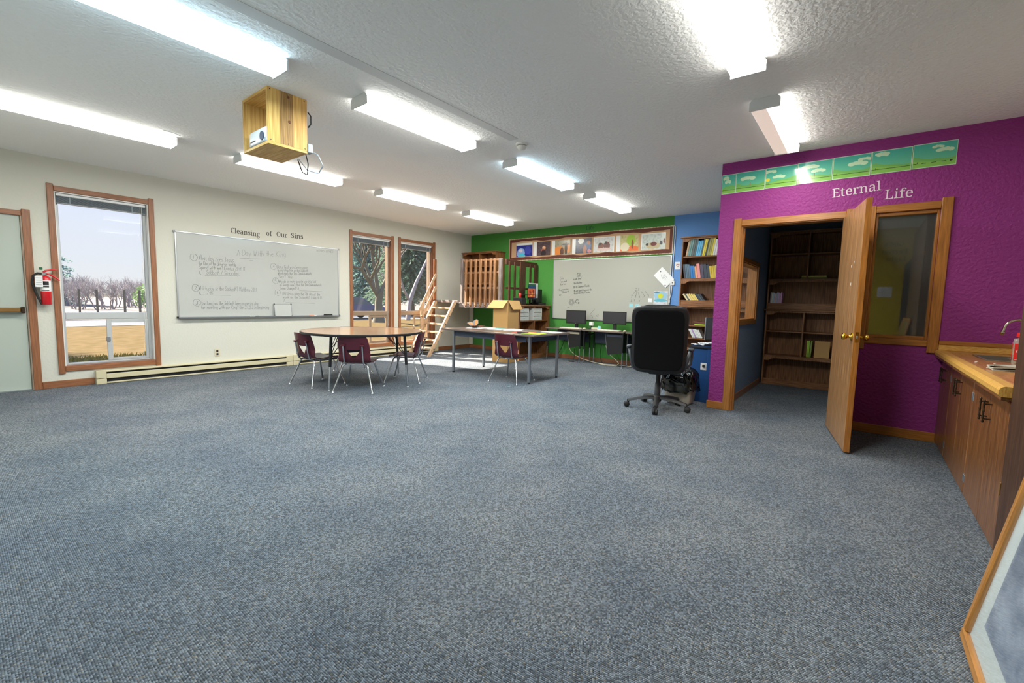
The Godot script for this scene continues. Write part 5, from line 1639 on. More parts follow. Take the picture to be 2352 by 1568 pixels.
	for p in [Vector2(-3.42, 1.275), Vector2(-3.345, 1.275), Vector2(-3.27, 1.275), Vector2(-3.18, 1.29), Vector2(-3.1, 1.3), Vector2(-3.425, 1.2), Vector2(-3.36, 1.21), Vector2(-3.27, 1.2)]:
		handwrite(s, "3", p, 0.03, O, U, V, 0.004)
	for k in 3:
		circle_stroke(s, Vector2(-4.7, 1.165), 0.05 - 0.014 * k, O, U, V)
	for k in 14:
		var a := TAU * k / 14.0
		stroke(s, [Vector2(-4.7 + 0.055 * cos(a), 1.165 + 0.055 * sin(a)), Vector2(-4.7 + 0.07 * cos(a), 1.165 + 0.07 * sin(a))], 0.005, O, U, V)
	var arc := []
	for k in 10:
		var a := 0.8 + 4.0 * k / 9.0
		arc.append(Vector2(-4.57 + 0.035 * cos(a), 1.185 + 0.035 * sin(a)))
	stroke(s, arc, 0.008, O, U, V)
	circle_stroke(s, Vector2(-4.535, 1.155), 0.012, O, U, V, 0.008)
	part("writing", s, M.ink_dark, o)
	# sheets and notes held on it
	var cap := ZB + 0.0135
	var ps := thing("drawing_sheet", "white sheet with a faint sketch pinned askew at the board's corner", "drawing", Vector3(-2.823, 1.643, cap + 0.01))
	ps.basis = Basis(Vector3(0, 0, 1), 0.79)
	part("sheet", flat_sheet(0.21, 0.315), M.paper, ps)
	s = ST()
	for l in [[Vector2(-0.02, -0.03), Vector2(-0.02, 0.05), Vector2(0.02, 0.07)], [Vector2(0.0, -0.05), Vector2(0.01, 0.03)], [Vector2(0.03, -0.06), Vector2(0.04, 0.04)], [Vector2(-0.04, 0.0), Vector2(0.05, 0.02)]]:
		stroke(s, l, 0.004, Vector3(0, 0, 0.0014), U, V)
	part("sketch", s, M.ink, ps)
	for p in [Vector2(0.03, 0.12), Vector2(-0.08, -0.12)]:
		part("magnet", lt([Vector2(0, 0), Vector2(0.012, 0), Vector2(0.012, 0.005), Vector2(0, 0.006)], Vector3.ZERO, 12), M.grey_plastic, ps).transform = Transform3D(Basis(Vector3.RIGHT, PI / 2), Vector3(p.x, p.y, 0.001))
	var dr := mt("sun_drawing", Color.WHITE, 0.7, {"tex": blot_picture(64, 72, c8(206, 208, 214), [[0.5, 0.3, 0.5, 0.28, c8(150, 190, 212)], [0.5, 0.62, 0.5, 0.09, c8(96, 176, 196)], [0.48, 0.32, 0.18, 0.16, c8(204, 206, 40)], [0.2, 0.1, 0.2, 0.05, c8(70, 130, 160)]], [0, 0, 0])})
	single("drawing_sheet", flat_sheet(0.25, 0.27), dr, "child's drawing of a yellow sun over blue water on the whiteboard", "drawing", Vector3(-2.866, 1.265, cap), 0)
	single("sticky_note", flat_sheet(0.076, 0.068), M.note_paper, "pale blue sticky note with blank face below the numbers", "note", Vector3(-3.416, 1.128, cap), 0, "sticky notes on the whiteboard")
	single("sticky_note", flat_sheet(0.076, 0.068), M.note_paper, "pale blue sticky note beside the other one below the numbers", "note", Vector3(-3.296, 1.127, cap), 0, "sticky notes on the whiteboard")
	single("sticky_note", flat_sheet(0.073, 0.07), M.paper, "white square note beside the sun drawing", "note", Vector3(-3.06, 1.233, cap), 0, "sticky notes on the whiteboard")
	# heart picture and cable box on the blue wall
	var hp := thing("heart_picture", "small white picture of a red heart on the blue wall", "picture", Vector3(-2.6, 1.842, ZB + 0.001))
	part("sheet", flat_sheet(0.09, 0.13, 0.004), M.paper, hp)
	var hs := ST()
	var hpnt := []
	for k in 21:
		var a := TAU * k / 20.0
		hpnt.append(Vector2(0.0016 * 16.0 * pow(sin(a), 3.0), 0.0017 * (13.0 * cos(a) - 5.0 * cos(2 * a) - 2.0 * cos(3 * a) - cos(4 * a))))
	stroke(hs, hpnt, 0.007, Vector3(0.004, 0.005, 0.0045), U, V)
	part("heart", hs, M.red_plastic, hp)
	var cb := thing("cable_box", "white wall box with a cable at the whiteboard's edge", "wall box", Vector3(-2.663, 1.543, ZB + 0.001))
	part("cover", bb(Vector3(-0.032, -0.04, 0), Vector3(0.032, 0.04, 0.03), 0.004), M.white_plastic, cb)
	part("port", bb(Vector3(-0.01, -0.008, 0.03), Vector3(0.01, 0.008, 0.033)), M.black_plastic, cb)
	part("cable", tb([Vector3(-0.012, 0.04, 0.012), Vector3(-0.01, 0.4, 0.012), Vector3(0.0, 0.8, 0.012), Vector3(-0.005, 0.97, 0.012), Vector3(-0.03, 1.0, 0.012)], 0.007, 6), M.white_plastic, cb)
	part("cable", tb([Vector3(-0.012, -0.04, 0.012), Vector3(-0.015, -0.18, 0.02), Vector3(-0.04, -0.3, 0.022)], 0.007, 6), M.white_plastic, cb)
	part("plug", bb(Vector3(-0.052, -0.35, 0.01), Vector3(-0.028, -0.3, 0.032), 0.004), M.white_plastic, cb)
	# landscape strip on the purple wall
	var xs := [-1.318, -1.18, -0.899, -0.617, -0.33, -0.041, 0.242, 0.528]
	for k in 7:
		var m := mt("hills_%d" % k, Color.WHITE, 0.12, {"tex": hill_picture(k + 1), "spec": 0.5})
		var lbl: String = ["narrow hill poster at the purple wall's free edge", "hill poster with small trees, second in the strip", "hill poster with a yellow sun", "hill poster between the sun poster and the large cloud posters", "hill poster with a long cloud above the word Eternal", "hill poster with a broad cloud, last but one in the strip", "hill poster whose line turns into a dashed arrow"][k]
		single("hill_poster", flat_sheet(xs[k + 1] - xs[k] - 0.003, 0.205), m, lbl, "poster", Vector3((xs[k] + xs[k + 1]) / 2, 2.48 + k * 0.0035, ZC + 0.0012 + 0.0008 * (k % 2)), 0, "hill poster strip")


func build_computer_row() -> void:
	var places := [[-4.98, -4.175], [-4.145, -3.305], [-3.275, -2.49]]
	var dl := ["student desk with a computer, beside the low bookcase", "student desk with a computer, between two other desks", "student desk with a computer, behind the office chair"]
	var ml := ["black monitor on the desk beside the low bookcase", "black monitor on the desk between two others", "black monitor mostly hidden by the office chair"]
	var mon := [[-4.43, 0.44, 0.745, 1.008], [-3.614, 0.462, 0.775, 1.008], [-2.80, 0.44, 0.745, 1.008]]
	var Y := 0.652
	for k in 3:
		var a: float = places[k][0]
		var b: float = places[k][1]
		var w := b - a
		var o := thing("student_desk", dl[k], "desk", Vector3((a + b) / 2, 0, -7.66), 0, "computer desks along the green wall")
		part("desk_top", bb(Vector3(-w / 2, Y - 0.022, -0.24), Vector3(w / 2, Y, 0.24), 0.005), M.grey_laminate, o)
		part("modesty_panel", bb(Vector3(-w / 2 + 0.06, Y - 0.27, -0.2), Vector3(w / 2 - 0.06, Y - 0.023, -0.19)), M.slate_metal, o)
		for sx in [-1.0, 1.0]:
			for z in [-0.2, 0.2]:
				var x: float = sx * (w / 2 - 0.03)
				var leg := part("leg", tb([Vector3(x, 0.28, z), Vector3(x, Y - 0.023, z)], 0.0145, 10), M.black_paint, o)
				part("leg_insert", tb([Vector3(x, 0.012, z), Vector3(x, 0.3, z)], 0.011, 10), M.chrome, leg)
				part("glide", lt([Vector2(0, 0), Vector2(0.016, 0.0), Vector2(0.016, 0.006), Vector2(0.01, 0.014), Vector2(0, 0.014)], Vector3(x, 0, z), 10), M.satin_steel, leg)
			part("side_rail", bb(Vector3(sx * (w / 2 - 0.03) - 0.008, Y - 0.1, -0.185), Vector3(sx * (w / 2 - 0.03) + 0.008, Y - 0.08, 0.185)), M.black_paint, o)
		# monitor
		var q: Array = mon[k]
		var m := thing("monitor", ml[k], "monitor", Vector3(q[0], Y, -7.66), 0.0, "monitors on the desks")
		var mh: float = q[3] - q[2]
		var yb: float = q[2] - Y
		part("housing", bb(Vector3(-q[1] / 2, yb, -0.03), Vector3(q[1] / 2, yb + mh, 0.0), 0.005), M.black_plastic, m)
		part("screen", bb(Vector3(-q[1] / 2 + 0.014, yb + 0.022, 0.0), Vector3(q[1] / 2 - 0.014, yb + mh - 0.014, 0.0015)), M.screen, m)
		part("badge", bb(Vector3(-0.015, yb + 0.006, 0.0), Vector3(0.015, yb + 0.012, 0.0012)), M.satin_steel, m)
		part("neck", bb(Vector3(-0.035, 0.01, -0.06), Vector3(0.035, yb + 0.08, -0.03), 0.006), M.black_plastic, m)
		part("foot", lt([Vector2(0, 0), Vector2(0.1, 0.0), Vector2(0.1, 0.006), Vector2(0.03, 0.014), Vector2(0, 0.015)], Vector3(0, 0, -0.03), 24), M.black_plastic, m)
		# keyboard
		var kb := thing("keyboard", ["beige keyboard before the monitor beside the low bookcase", "beige keyboard before the middle monitor", "beige keyboard behind the office chair"][k], "keyboard", Vector3(q[0] - 0.02, Y, -7.52), 0.03, "keyboards")
		part("case", bx(Vector3(0, 0.009, 0), Vector3(0.43, 0.016, 0.14), 0.004), M.beige_plastic, kb)
		for r in 4:
			var ks := ST()
			for c in 14:
				box(ks, Vector3(-0.195 + c * 0.03, 0.0195, -0.045 + r * 0.03), Vector3(0.024, 0.005, 0.024), 0.001)
			part("key_row", ks, M.white_plastic, kb)
		# mouse
		var ms := ST()
		pillow(ms, Vector3(0.055, 0.035, 0.09), 0.8, Transform3D(Basis.IDENTITY, Vector3(0, 0.0175, 0)), 16, 8)
		single("computer_mouse", ms, M.beige_plastic, ["beige mouse on the desk beside the low bookcase", "beige mouse on the middle computer desk", "beige mouse on the desk behind the office chair"][k], "mouse", Vector3(q[0] + 0.29, Y, -7.5), 0.2, "computer mice")
		# computer hung in a sling below the desk
		var tx: float = [-4.37, -3.53, -2.7][k]
		var th: float = [0.32, 0.385, 0.36][k]
		var tw: float = [0.31, 0.35, 0.33][k]
		var top := Y - 0.024
		var c := thing("computer_tower", ["black computer hung under the desk beside the low bookcase", "black computer hung under the middle desk", "black computer hung under the desk behind the office chair"][k], "computer", Vector3(tx, top, -7.6), 0.0, "computers under the desks")
		part("case", ex([Vector2(-tw / 2, -0.03), Vector2(-tw / 2 + 0.06, -th - 0.03), Vector2(tw / 2, -th + 0.02), Vector2(tw / 2, -0.03)], 0.17), M.black_plastic, c)
		part("sling_strap", bb(Vector3(-tw / 2 + 0.03, -0.029, -0.05), Vector3(tw / 2 - 0.03, 0.0, 0.05)), M.black_paint, c)
		part("edge_strip", tb([Vector3(-tw / 2 - 0.004, -0.03, 0.086), Vector3(-tw / 2 + 0.056, -th - 0.03, 0.086)], 0.004, 6), M.satin_steel, c)
		part("sheet", bb(Vector3(-tw / 2 + 0.03, -0.075, 0.0855), Vector3(tw / 2 - 0.02, -0.035, 0.088)), M.beige_plastic if k == 0 else M.slate_metal, c)
	# small things on the desks
	var sp := thing("desk_speaker", "white cube speaker between the two monitors", "speaker", Vector3(-4.12, Y, -7.74))
	part("case", bx(Vector3(0, 0.105, 0), Vector3(0.075, 0.075, 0.06), 0.006), M.white_plastic, sp)
	part("stem", lt([Vector2(0, 0), Vector2(0.05, 0), Vector2(0.05, 0.008), Vector2(0.015, 0.02), Vector2(0.012, 0.068), Vector2(0, 0.068)], Vector3.ZERO, 14), M.black_plastic, sp)
	single("phone_card", flat_sheet(0.06, 0.075, 0.006), M.note_paper, "pale blue card leaning at the middle monitor", "card", Vector3(-3.89, Y + 0.038, -7.62), 0.1)
	single("white_box", bx(Vector3(0, 0.018, 0), Vector3(0.18, 0.036, 0.1), 0.004), M.white_plastic, "flat white box on the desk behind the office chair", "box", Vector3(-3.12, Y, -7.7), 0)
	single("white_box", bx(Vector3(0, 0.018, 0), Vector3(0.17, 0.036, 0.1), 0.004), M.beige_plastic, "flat beige box on the middle computer desk", "box", Vector3(-4.0, Y, -7.72), 0)
	# cables on the floor
	var cabs := [
		[[Vector3(-4.62, 0.36, -7.72), Vector3(-4.55, 0.2, -7.7), Vector3(-4.42, 0.12, -7.68), Vector3(-4.2, 0.05, -7.7), Vector3(-3.95, 0.008, -7.72), Vector3(-3.6, 0.008, -7.74), Vector3(-3.2, 0.008, -7.76)], M.beige_plastic, "pale cable drooping from the desk beside the low bookcase"],
		[[Vector3(-3.8, 0.36, -7.74), Vector3(-3.72, 0.24, -7.68), Vector3(-3.55, 0.14, -7.62), Vector3(-3.46, 0.06, -7.62), Vector3(-3.52, 0.008, -7.64), Vector3(-3.75, 0.008, -7.6), Vector3(-3.9, 0.008, -7.66), Vector3(-3.6, 0.008, -7.7)], M.beige_plastic, "pale cable looping on the carpet under the middle desk"],
		[[Vector3(-4.45, 0.25, -7.68), Vector3(-4.43, 0.1, -7.66), Vector3(-4.42, 0.008, -7.6), Vector3(-4.36, 0.008, -7.55), Vector3(-4.46, 0.008, -7.53), Vector3(-4.52, 0.008, -7.58), Vector3(-4.42, 0.008, -7.61)], M.black_plastic, "black cable coiled on the carpet under the first desk"],
		[[Vector3(-4.75, 0.4, -7.8), Vector3(-4.82, 0.2, -7.78), Vector3(-4.9, 0.04, -7.74), Vector3(-4.95, 0.008, -7.72)], M.black_plastic, "black cable hanging by the low bookcase"],
		[[Vector3(-3.92, 0.36, -7.8), Vector3(-3.93, 0.15, -7.78), Vector3(-3.88, 0.03, -7.75), Vector3(-3.8, 0.008, -7.72), Vector3(-3.3, 0.008, -7.7), Vector3(-2.9, 0.008, -7.72)], M.black_plastic, "black cable running along the floor to the office chair's desk"],
	]
	for c in cabs:
		var pts: Array = c[0]
		var cv := Curve3D.new()
		for i in pts.size():
			var tan: Vector3 = (pts[mini(i + 1, pts.size() - 1)] - pts[maxi(i - 1, 0)]) * 0.18
			cv.add_point(pts[i], -tan, tan)
		var smooth := []
		var L := cv.get_baked_length()
		for i in 41:
			smooth.append(cv.sample_baked(L * i / 40.0))
		single("cable", tb(smooth, 0.006, 6), c[1], c[2], "cable", Vector3.ZERO, 0, "cables under the desks")


func build_bookcases() -> void:
	# on the loft
	var o := thing("bookcase", "empty wooden bookcase standing on the loft", "bookcase", Vector3(-7.005, 1.1155, ZB + 0.018), 0, "wooden bookcases")
	bookcase(o, 1.035, 1.15, 0.3, true, M.bookcase_wood)
	# low one with its back to the loft, facing +x
	o = thing("bookcase", "low wooden bookcase with drawer bins beside the loft", "bookcase", Vector3(-5.525, 0, -7.395), PI / 2, "wooden bookcases")
	bookcase(o, 1.035, 1.09, 0.31, true, M.bookcase_wood)
	# bins on its middle shelf
	for k in 2:
		var z: float = [-7.03, -7.49][k]
		var b := thing("drawer_bin", ["white three-drawer plastic bin by the tall carton", "white three-drawer plastic bin by the green wall"][k], "drawer unit", Vector3(-5.36, 0.7835, z), PI / 2, "drawer bins")
		var s := ST()
		for q in [[-0.15, -0.143, 0.0, 0.235], [0.143, 0.15, 0.0, 0.235]]:
			addb(s, Vector3(q[0], q[2], -0.14), Vector3(q[1], q[3], 0.14), 0.002)
		addb(s, Vector3(-0.143, 0.228, -0.14), Vector3(0.143, 0.235, 0.14), 0.002)
		addb(s, Vector3(-0.143, 0.0, -0.14), Vector3(0.143, 0.006, 0.14), 0.002)
		addb(s, Vector3(-0.143, 0.006, -0.14), Vector3(0.143, 0.228, -0.134))
		part("shell", s, M.white_plastic, b)
		for d in 3:
			var dr := part("drawer", bb(Vector3(-0.138, 0.01 + d * 0.073, -0.13), Vector3(0.138, 0.076 + d * 0.073, 0.138), 0.004), M.clear_drawer, b)
			part("handle", bb(Vector3(-0.03, 0.045 + d * 0.073, 0.138), Vector3(0.03, 0.057 + d * 0.073, 0.148), 0.003), M.white_plastic, dr)
	# on top of the low bookcase: black desk organiser, sheets, cup
	var T := 1.0905
	var og := thing("desk_organizer", "black wire desk organizer on the low bookcase", "organizer", Vector3(-5.37, T, -7.36), PI / 2)
	for k in 3:
		part("tray", bb(Vector3(-0.2, 0.004 + k * 0.1, -0.12), Vector3(0.2, 0.012 + k * 0.1, 0.12), 0.002), M.black_plastic, og)
	for x in [-0.19, 0.0, 0.19]:
		for z in [-0.11, 0.11]:
			part("upright", tb([Vector3(x, 0.0, z), Vector3(x, 0.3, z)], 0.005, 6), M.black_plastic, og)
	part("base_box", bb(Vector3(-0.36, 0.0, -0.12), Vector3(-0.21, 0.14, 0.1), 0.008), M.black_plastic, og)
	part("base_box", bb(Vector3(0.21, 0.0, -0.12), Vector3(0.46, 0.05, 0.12), 0.008), M.black_plastic, og)
	part("back_box", bb(Vector3(0.23, 0.05, -0.1), Vector3(0.46, 0.33, 0.02), 0.008), M.black_plastic, og)
	var sh := [[0.12, 0.24, 0.31, 0.3, M.paper, "tall white board leaning behind the blue folder", "board", 0.03], [0.03, 0.2, 0.26, 0.3, M.green_plastic, "dark teal folder standing behind the blue one", "folder", 0.05], [0.02, 0.19, 0.25, 0.25, M.blue_steel, "blue folder standing in the desk organizer", "folder", 0.07], [-0.06, 0.2, 0.24, 0.17, null, "orange patterned card in front of the blue folder", "card", 0.11]]
	mt("orange_pattern", Color.WHITE, 0.5, {"tex": blot_picture(64, 48, c8(226, 92, 36), [[0.3, 0.4, 0.1, 0.2, c8(130, 40, 20)], [0.6, 0.6, 0.12, 0.16, c8(240, 150, 60)], [0.75, 0.3, 0.1, 0.16, c8(120, 40, 24)], [0.45, 0.8, 0.12, 0.1, c8(246, 170, 80)]], [0, 0.04, 0])})
	for k in sh.size():
		var q: Array = sh[k]
		var m: Material = q[4] if q[4] != null else M.orange_pattern
		var n := single("upright_sheet", flat_sheet(q[2], q[3], 0.004), m, q[5], q[6], Vector3(-5.37 + q[7], T + 0.1 + q[1] * 0.5 + q[3] * 0.25, -7.36 - q[0]), PI / 2)
		n.set_meta("group", "sheets in the desk organizer")
	single("red_cup", lt([Vector2(0, 0), Vector2(0.022, 0), Vector2(0.026, 0.09), Vector2(0.024, 0.09), Vector2(0.02, 0.004), Vector2(0, 0.004)], Vector3.ZERO, 16), M.red_plastic, "small red cup on the black organizer box", "cup", Vector3(-5.37, T + 0.1405, -7.075))
	# tall carton in front
	var c := thing("carton", "tall open cardboard carton standing before the low bookcase", "box", Vector3(-5.35, 0, -6.615))
	var s := ST()
	var hx := 0.18
	var hz := 0.165
	var hh := 1.17
	for q in [[-hx, -hx + 0.006, -hz, hz], [hx - 0.006, hx, -hz, hz], [-hx + 0.006, hx - 0.006, -hz, -hz + 0.006], [-hx + 0.006, hx - 0.006, hz - 0.006, hz]]:
		addb(s, Vector3(q[0], 0.001, q[2]), Vector3(q[1], hh, q[3]))
	addb(s, Vector3(-hx + 0.006, 0.001, -hz + 0.006), Vector3(hx - 0.006, 0.007, hz - 0.006))
	part("walls", s, M.kraft, c)
	# flaps fold outwards and down
	part("flap", ex([Vector2(-hx, 0), Vector2(hx, 0), Vector2(hx - 0.05, -0.17), Vector2(-hx - 0.08, -0.17)], 0.005, Transform3D(Basis(Vector3.RIGHT, -0.55), Vector3(0, hh + 0.002, hz + 0.003))), M.kraft_inside, c)
	part("flap", ex([Vector2(-hz, 0), Vector2(hz, 0), Vector2(hz + 0.02, -0.18), Vector2(-hz + 0.06, -0.18)], 0.005, Transform3D(Basis(Vector3.UP, PI / 2) * Basis(Vector3.RIGHT, -0.4), Vector3(hx + 0.003, hh + 0.002, 0))), M.kraft_inside, c)
	part("flap", ex([Vector2(-hz, 0), Vector2(hz, 0), Vector2(hz - 0.02, -0.17), Vector2(-hz + 0.02, -0.17)], 0.005, Transform3D(Basis(Vector3.UP, -PI / 2) * Basis(Vector3.RIGHT, -0.5), Vector3(-hx - 0.003, hh + 0.002, 0))), M.kraft_inside, c)
	# two stacked bookcases by the closet
	var bc := -1.925
	o = thing("bookcase", "wooden bookcase stacked on another against the blue wall, full of books", "bookcase", Vector3(bc, 1.153, ZB + 0.016), 0, "wooden bookcases")
	bookcase(o, 1.035, 1.128, 0.3, false, M.bookcase_wood)
	o = thing("bookcase", "lower wooden bookcase against the blue wall, carrying the full one", "bookcase", Vector3(bc, 0.0, ZB + 0.016), 0, "wooden bookcases")
	bookcase(o, 1.035, 1.152, 0.3, false, M.bookcase_wood)
	part("shelf", bx(Vector3(0, 0.61, 0.15), Vector3(0.995, 0.018, 0.28), 0.002), M.bookcase_wood, o)
	var zf := ZB + 0.016 + 0.285
	var x0 := bc - 0.49
	var put := func(y: float, rows: Array, where: String, lean: float, x: float) -> void:
		var list := []
		for r in rows:
			list.append([r[0], r[1], 0.19, r[2], r[3], lean])
		book_run(Transform3D(Basis.IDENTITY, Vector3(x, y, zf)), list, where, "books in the bookcase against the blue wall")
	var tan := c8(176, 140, 104)
	var teal := c8(96, 136, 132)
	var slate := c8(70, 84, 84)
	var sky := c8(86, 172, 214)
	var yel := c8(222, 200, 56)
	var olive := c8(156, 150, 80)
	var ink := c8(48, 54, 70)
	var wht := c8(214, 212, 204)
	var cream := c8(226, 206, 160)
	put.call(1.963, [[0.03, 0.27, "tan", tan], [0.03, 0.28, "teal grey", teal], [0.028, 0.285, "teal grey", teal], [0.034, 0.29, "slate", slate], [0.03, 0.3, "slate", slate], [0.026, 0.25, "sky blue", sky], [0.026, 0.25, "sky blue", sky], [0.028, 0.25, "sky blue", sky], [0.02, 0.28, "slate", slate], [0.026, 0.27, "yellow", yel], [0.02, 0.27, "yellow", yel], [0.022, 0.27, "navy", ink], [0.03, 0.29, "olive", olive], [0.03, 0.29, "olive", olive], [0.026, 0.28, "yellow", yel], [0.03, 0.26, "white", wht], [0.03, 0.26, "white", wht], [0.026, 0.25, "white", wht], [0.03, 0.27, "slate", slate], [0.03, 0.28, "white", wht], [0.034, 0.28, "white", wht], [0.03, 0.26, "teal grey", teal], [0.03, 0.27, "white", wht], [0.03, 0.26, "slate", slate]], "on the top shelf by the blue wall", 0.16, x0 + 0.03)
	put.call(1.5985, [[0.03, 0.24, "navy", ink], [0.024, 0.24, "dusty blue", c8(80, 104, 124)], [0.024, 0.24, "dusty blue", c8(80, 104, 124)], [0.03, 0.235, "dusty blue", c8(80, 104, 124)], [0.034, 0.21, "bright blue", c8(24, 116, 190)], [0.034, 0.21, "bright blue", c8(24, 116, 190)], [0.034, 0.2, "peach", c8(226, 160, 110)], [0.05, 0.24, "salmon pink", c8(226, 140, 136)], [0.05, 0.23, "dark purple", c8(74, 62, 84)], [0.05, 0.23, "navy", ink], [0.04, 0.22, "navy", ink], [0.03, 0.2, "mustard", c8(214, 184, 56)], [0.03, 0.2, "mustard", c8(214, 184, 56)], [0.03, 0.2, "mustard", c8(214, 184, 56)], [0.03, 0.21, "cream", cream], [0.03, 0.21, "cream", cream], [0.03, 0.21, "cream", cream], [0.03, 0.21, "cream", cream], [0.04, 0.2, "slate", slate], [0.04, 0.2, "teal grey", teal]], "on the second shelf by the blue wall", -0.16, x0 + 0.03)
	put.call(1.1745, [[0.026, 0.2, "cream", cream], [0.02, 0.2, "slate", slate], [0.026, 0.2, "cream", cream], [0.03, 0.2, "pale yellow", c8(226, 200, 110)], [0.03, 0.2, "pale yellow", c8(226, 200, 110)], [0.026, 0.2, "pale yellow", c8(226, 200, 110)], [0.03, 0.2, "navy", ink], [0.024, 0.2, "slate", slate], [0.024, 0.2, "navy", ink]], "slanting on the third shelf by the blue wall", -0.62, x0 + 0.13)
	put.call(0.6195, [[0.02, 0.16, "white", wht], [0.02, 0.16, "white", wht], [0.02, 0.16, "lilac", c8(170, 140, 190)], [0.02, 0.16, "white", wht], [0.02, 0.16, "white", wht], [0.02, 0.15, "white", wht], [0.02, 0.15, "white", wht]], "slanting on the lowest seen shelf by the blue wall", -0.5, x0 + 0.22)
	single("green_tray", bx(Vector3(0, 0.012, 0), Vector3(0.26, 0.022, 0.2), 0.004), M.lime_paper, "bright green tray on the lower bookcase shelf", "tray", Vector3(-2.06, 0.8265, zf - 0.12), 0.1)
	book(Vector3(0.03, 0.22, 0.16), c8(110, 60, 44), Transform3D(Basis(Vector3(0, 0, 1), PI / 2 - 0.1), Vector3(-1.98, 0.866, zf - 0.03)), "brown book lying on the bright green tray", "books in the bookcase against the blue wall")
	book(Vector3(0.025, 0.24, 0.16), c8(196, 130, 70), Transform3D(Basis(Vector3(0, 0, 1), PI / 2 + 0.25), Vector3(-1.62, 1.245, zf)), "tan book sliding flat on the third shelf by the blue wall", "books in the bookcase against the blue wall")


func build_office_corner() -> void:
	# office chair: faces away from the camera, slightly to the window side
	var o := thing("office_chair", "black high-back office chair on a five-arm swivel base", "chair", Vector3(-1.745, 0, -4.89))
	var s := ST()
	var base := part("hub", lt([Vector2(0, 0.075), Vector2(0.04, 0.075), Vector2(0.046, 0.09), Vector2(0.046, 0.13), Vector2(0.036, 0.15), Vector2(0, 0.15)], Vector3.ZERO, 20), M.base_plastic, o)
	for k in 5:
		var tgt: Vector2 = [Vector2(-2.05, -4.72), Vector2(-1.645, -4.57), Vector2(-1.42, -4.91), Vector2(-1.60, -5.19), Vector2(-1.98, -5.12)][k]
		var d := Vector3(tgt.x + 1.745, 0, tgt.y + 4.89).normalized()
		var side := d.cross(Vector3.UP)
		var G := []
		for j in 9:
			var a := float(j) / 8.0
			var y := lerpf(0.125, 0.082, a * a)
			var w := lerpf(0.032, 0.02, a)
			var c := d * (0.03 + 0.29 * a)
			G.append([c - side * w + Vector3(0, y - 0.014, 0), c - side * w * 0.6 + Vector3(0, y + 0.006, 0), c + Vector3(0, y + 0.01, 0), c + side * w * 0.6 + Vector3(0, y + 0.006, 0), c + side * w + Vector3(0, y - 0.014, 0)])
		s = ST()
		shell(s, G, 0.012, always)
		var leg := part("base_arm", s, M.base_plastic, base)
		var e := d * 0.315
		s = ST()
		lathe(s, [Vector2(0, -0.03), Vector2(0.024, -0.03), Vector2(0.03, -0.026), Vector2(0.031, 0.0), Vector2(0.03, 0.026), Vector2(0.024, 0.03), Vector2(0, 0.03)], Transform3D(Basis(side, d, Vector3.UP).rotated(d, 0.0) * Basis.IDENTITY, Vector3.ZERO) * Transform3D.IDENTITY, 18)
		var wh := ST()
		var bas := Basis(d, side, d.cross(side))
		lathe(wh, [Vector2(0, -0.028), Vector2(0.026, -0.028), Vector2(0.031, -0.022), Vector2(0.031, -0.004), Vector2(0.02, -0.003), Vector2(0.02, 0.003), Vector2(0.031, 0.004), Vector2(0.031, 0.022), Vector2(0.026, 0.028), Vector2(0, 0.028)], Transform3D(bas, e + d * 0.015 + Vector3(0, 0.031, 0)), 20)
		part("caster", wh, M.rubber, o)
		part("caster_stem", tb([e + Vector3(0, 0.03, 0), e + Vector3(0, 0.088, 0)], 0.014, 10), M.base_plastic, o)
	part("column", tb([Vector3(0, 0.14, 0), Vector3(0, 0.29, 0), Vector3(0, 0.291, 0), Vector3(0, 0.41, 0)], [0.032, 0.03, 0.024, 0.024], 16), M.base_plastic, o)
	var up := Node3D.new()
	up.name = "upper"
	# seat and back turn together: +z of this frame is where the sitter faces
	var T := Basis(Vector3.UP, atan2(-0.28, -0.96))
	part("tilt_plate", bx(Vector3(0, 0.415, 0), Vector3(0.2, 0.035, 0.24), 0.01, T), M.base_plastic, o)
	part("tilt_lever", tb([T * Vector3(0.08, 0.41, 0.05), T * Vector3(0.2, 0.4, 0.07), T * Vector3(0.24, 0.4, 0.08)], [0.006, 0.006, 0.011], 8), M.base_plastic, o)
	s = ST()
	pillow(s, Vector3(0.54, 0.11, 0.52), 0.35, Transform3D(T, T * Vector3(0.0, 0.482, 0.04)), 36, 12)
	part("seat", s, M.black_leather, o)
	# back: a padded slab, bowed, leaning towards the camera
	s = ST()
	var lean := Basis(Vector3.RIGHT, -0.12)
	pillow(s, Vector3(0.57, 0.72, 0.11), 0.28, Transform3D(T * lean, T * Vector3(0.0, 0.79, -0.225)), 48, 24, func(v: Vector3) -> Vector3:
		var f := v.y / 0.72
		var wv := v
		wv.x *= 1.0 + 0.05 * f
		wv.z += 0.045 * pow(v.x / 0.285, 2.0) + 0.03 * sin((f + 0.5) * PI) - 0.02
		wv.z += 0.0035 * sin(v.x * 26.0 + v.y * 17.0) * clampf(-f * 2.4, 0.0, 1.0)
		return wv)
	var back := part("backrest", s, M.black_leather, o)
	s = ST()
	pillow(s, Vector3(0.50, 0.64, 0.02), 0.25, Transform3D(T * lean, T * Vector3(0.0, 0.785, -0.288)), 32, 12, func(v: Vector3) -> Vector3: return v + Vector3(0, 0, 0.045 * pow(v.x / 0.285, 2.0) + 0.03 * sin((v.y / 0.72 + 0.5) * PI) - 0.02))
	part("back_cloth", s, M.black_cloth, back)
	s = ST()
	pillow(s, Vector3(0.34, 0.05, 0.06), 0.5, Transform3D(T * lean, T * Vector3(0.0, 1.135, -0.262)), 24, 8)
	part("head_roll", s, M.black_leather, back)
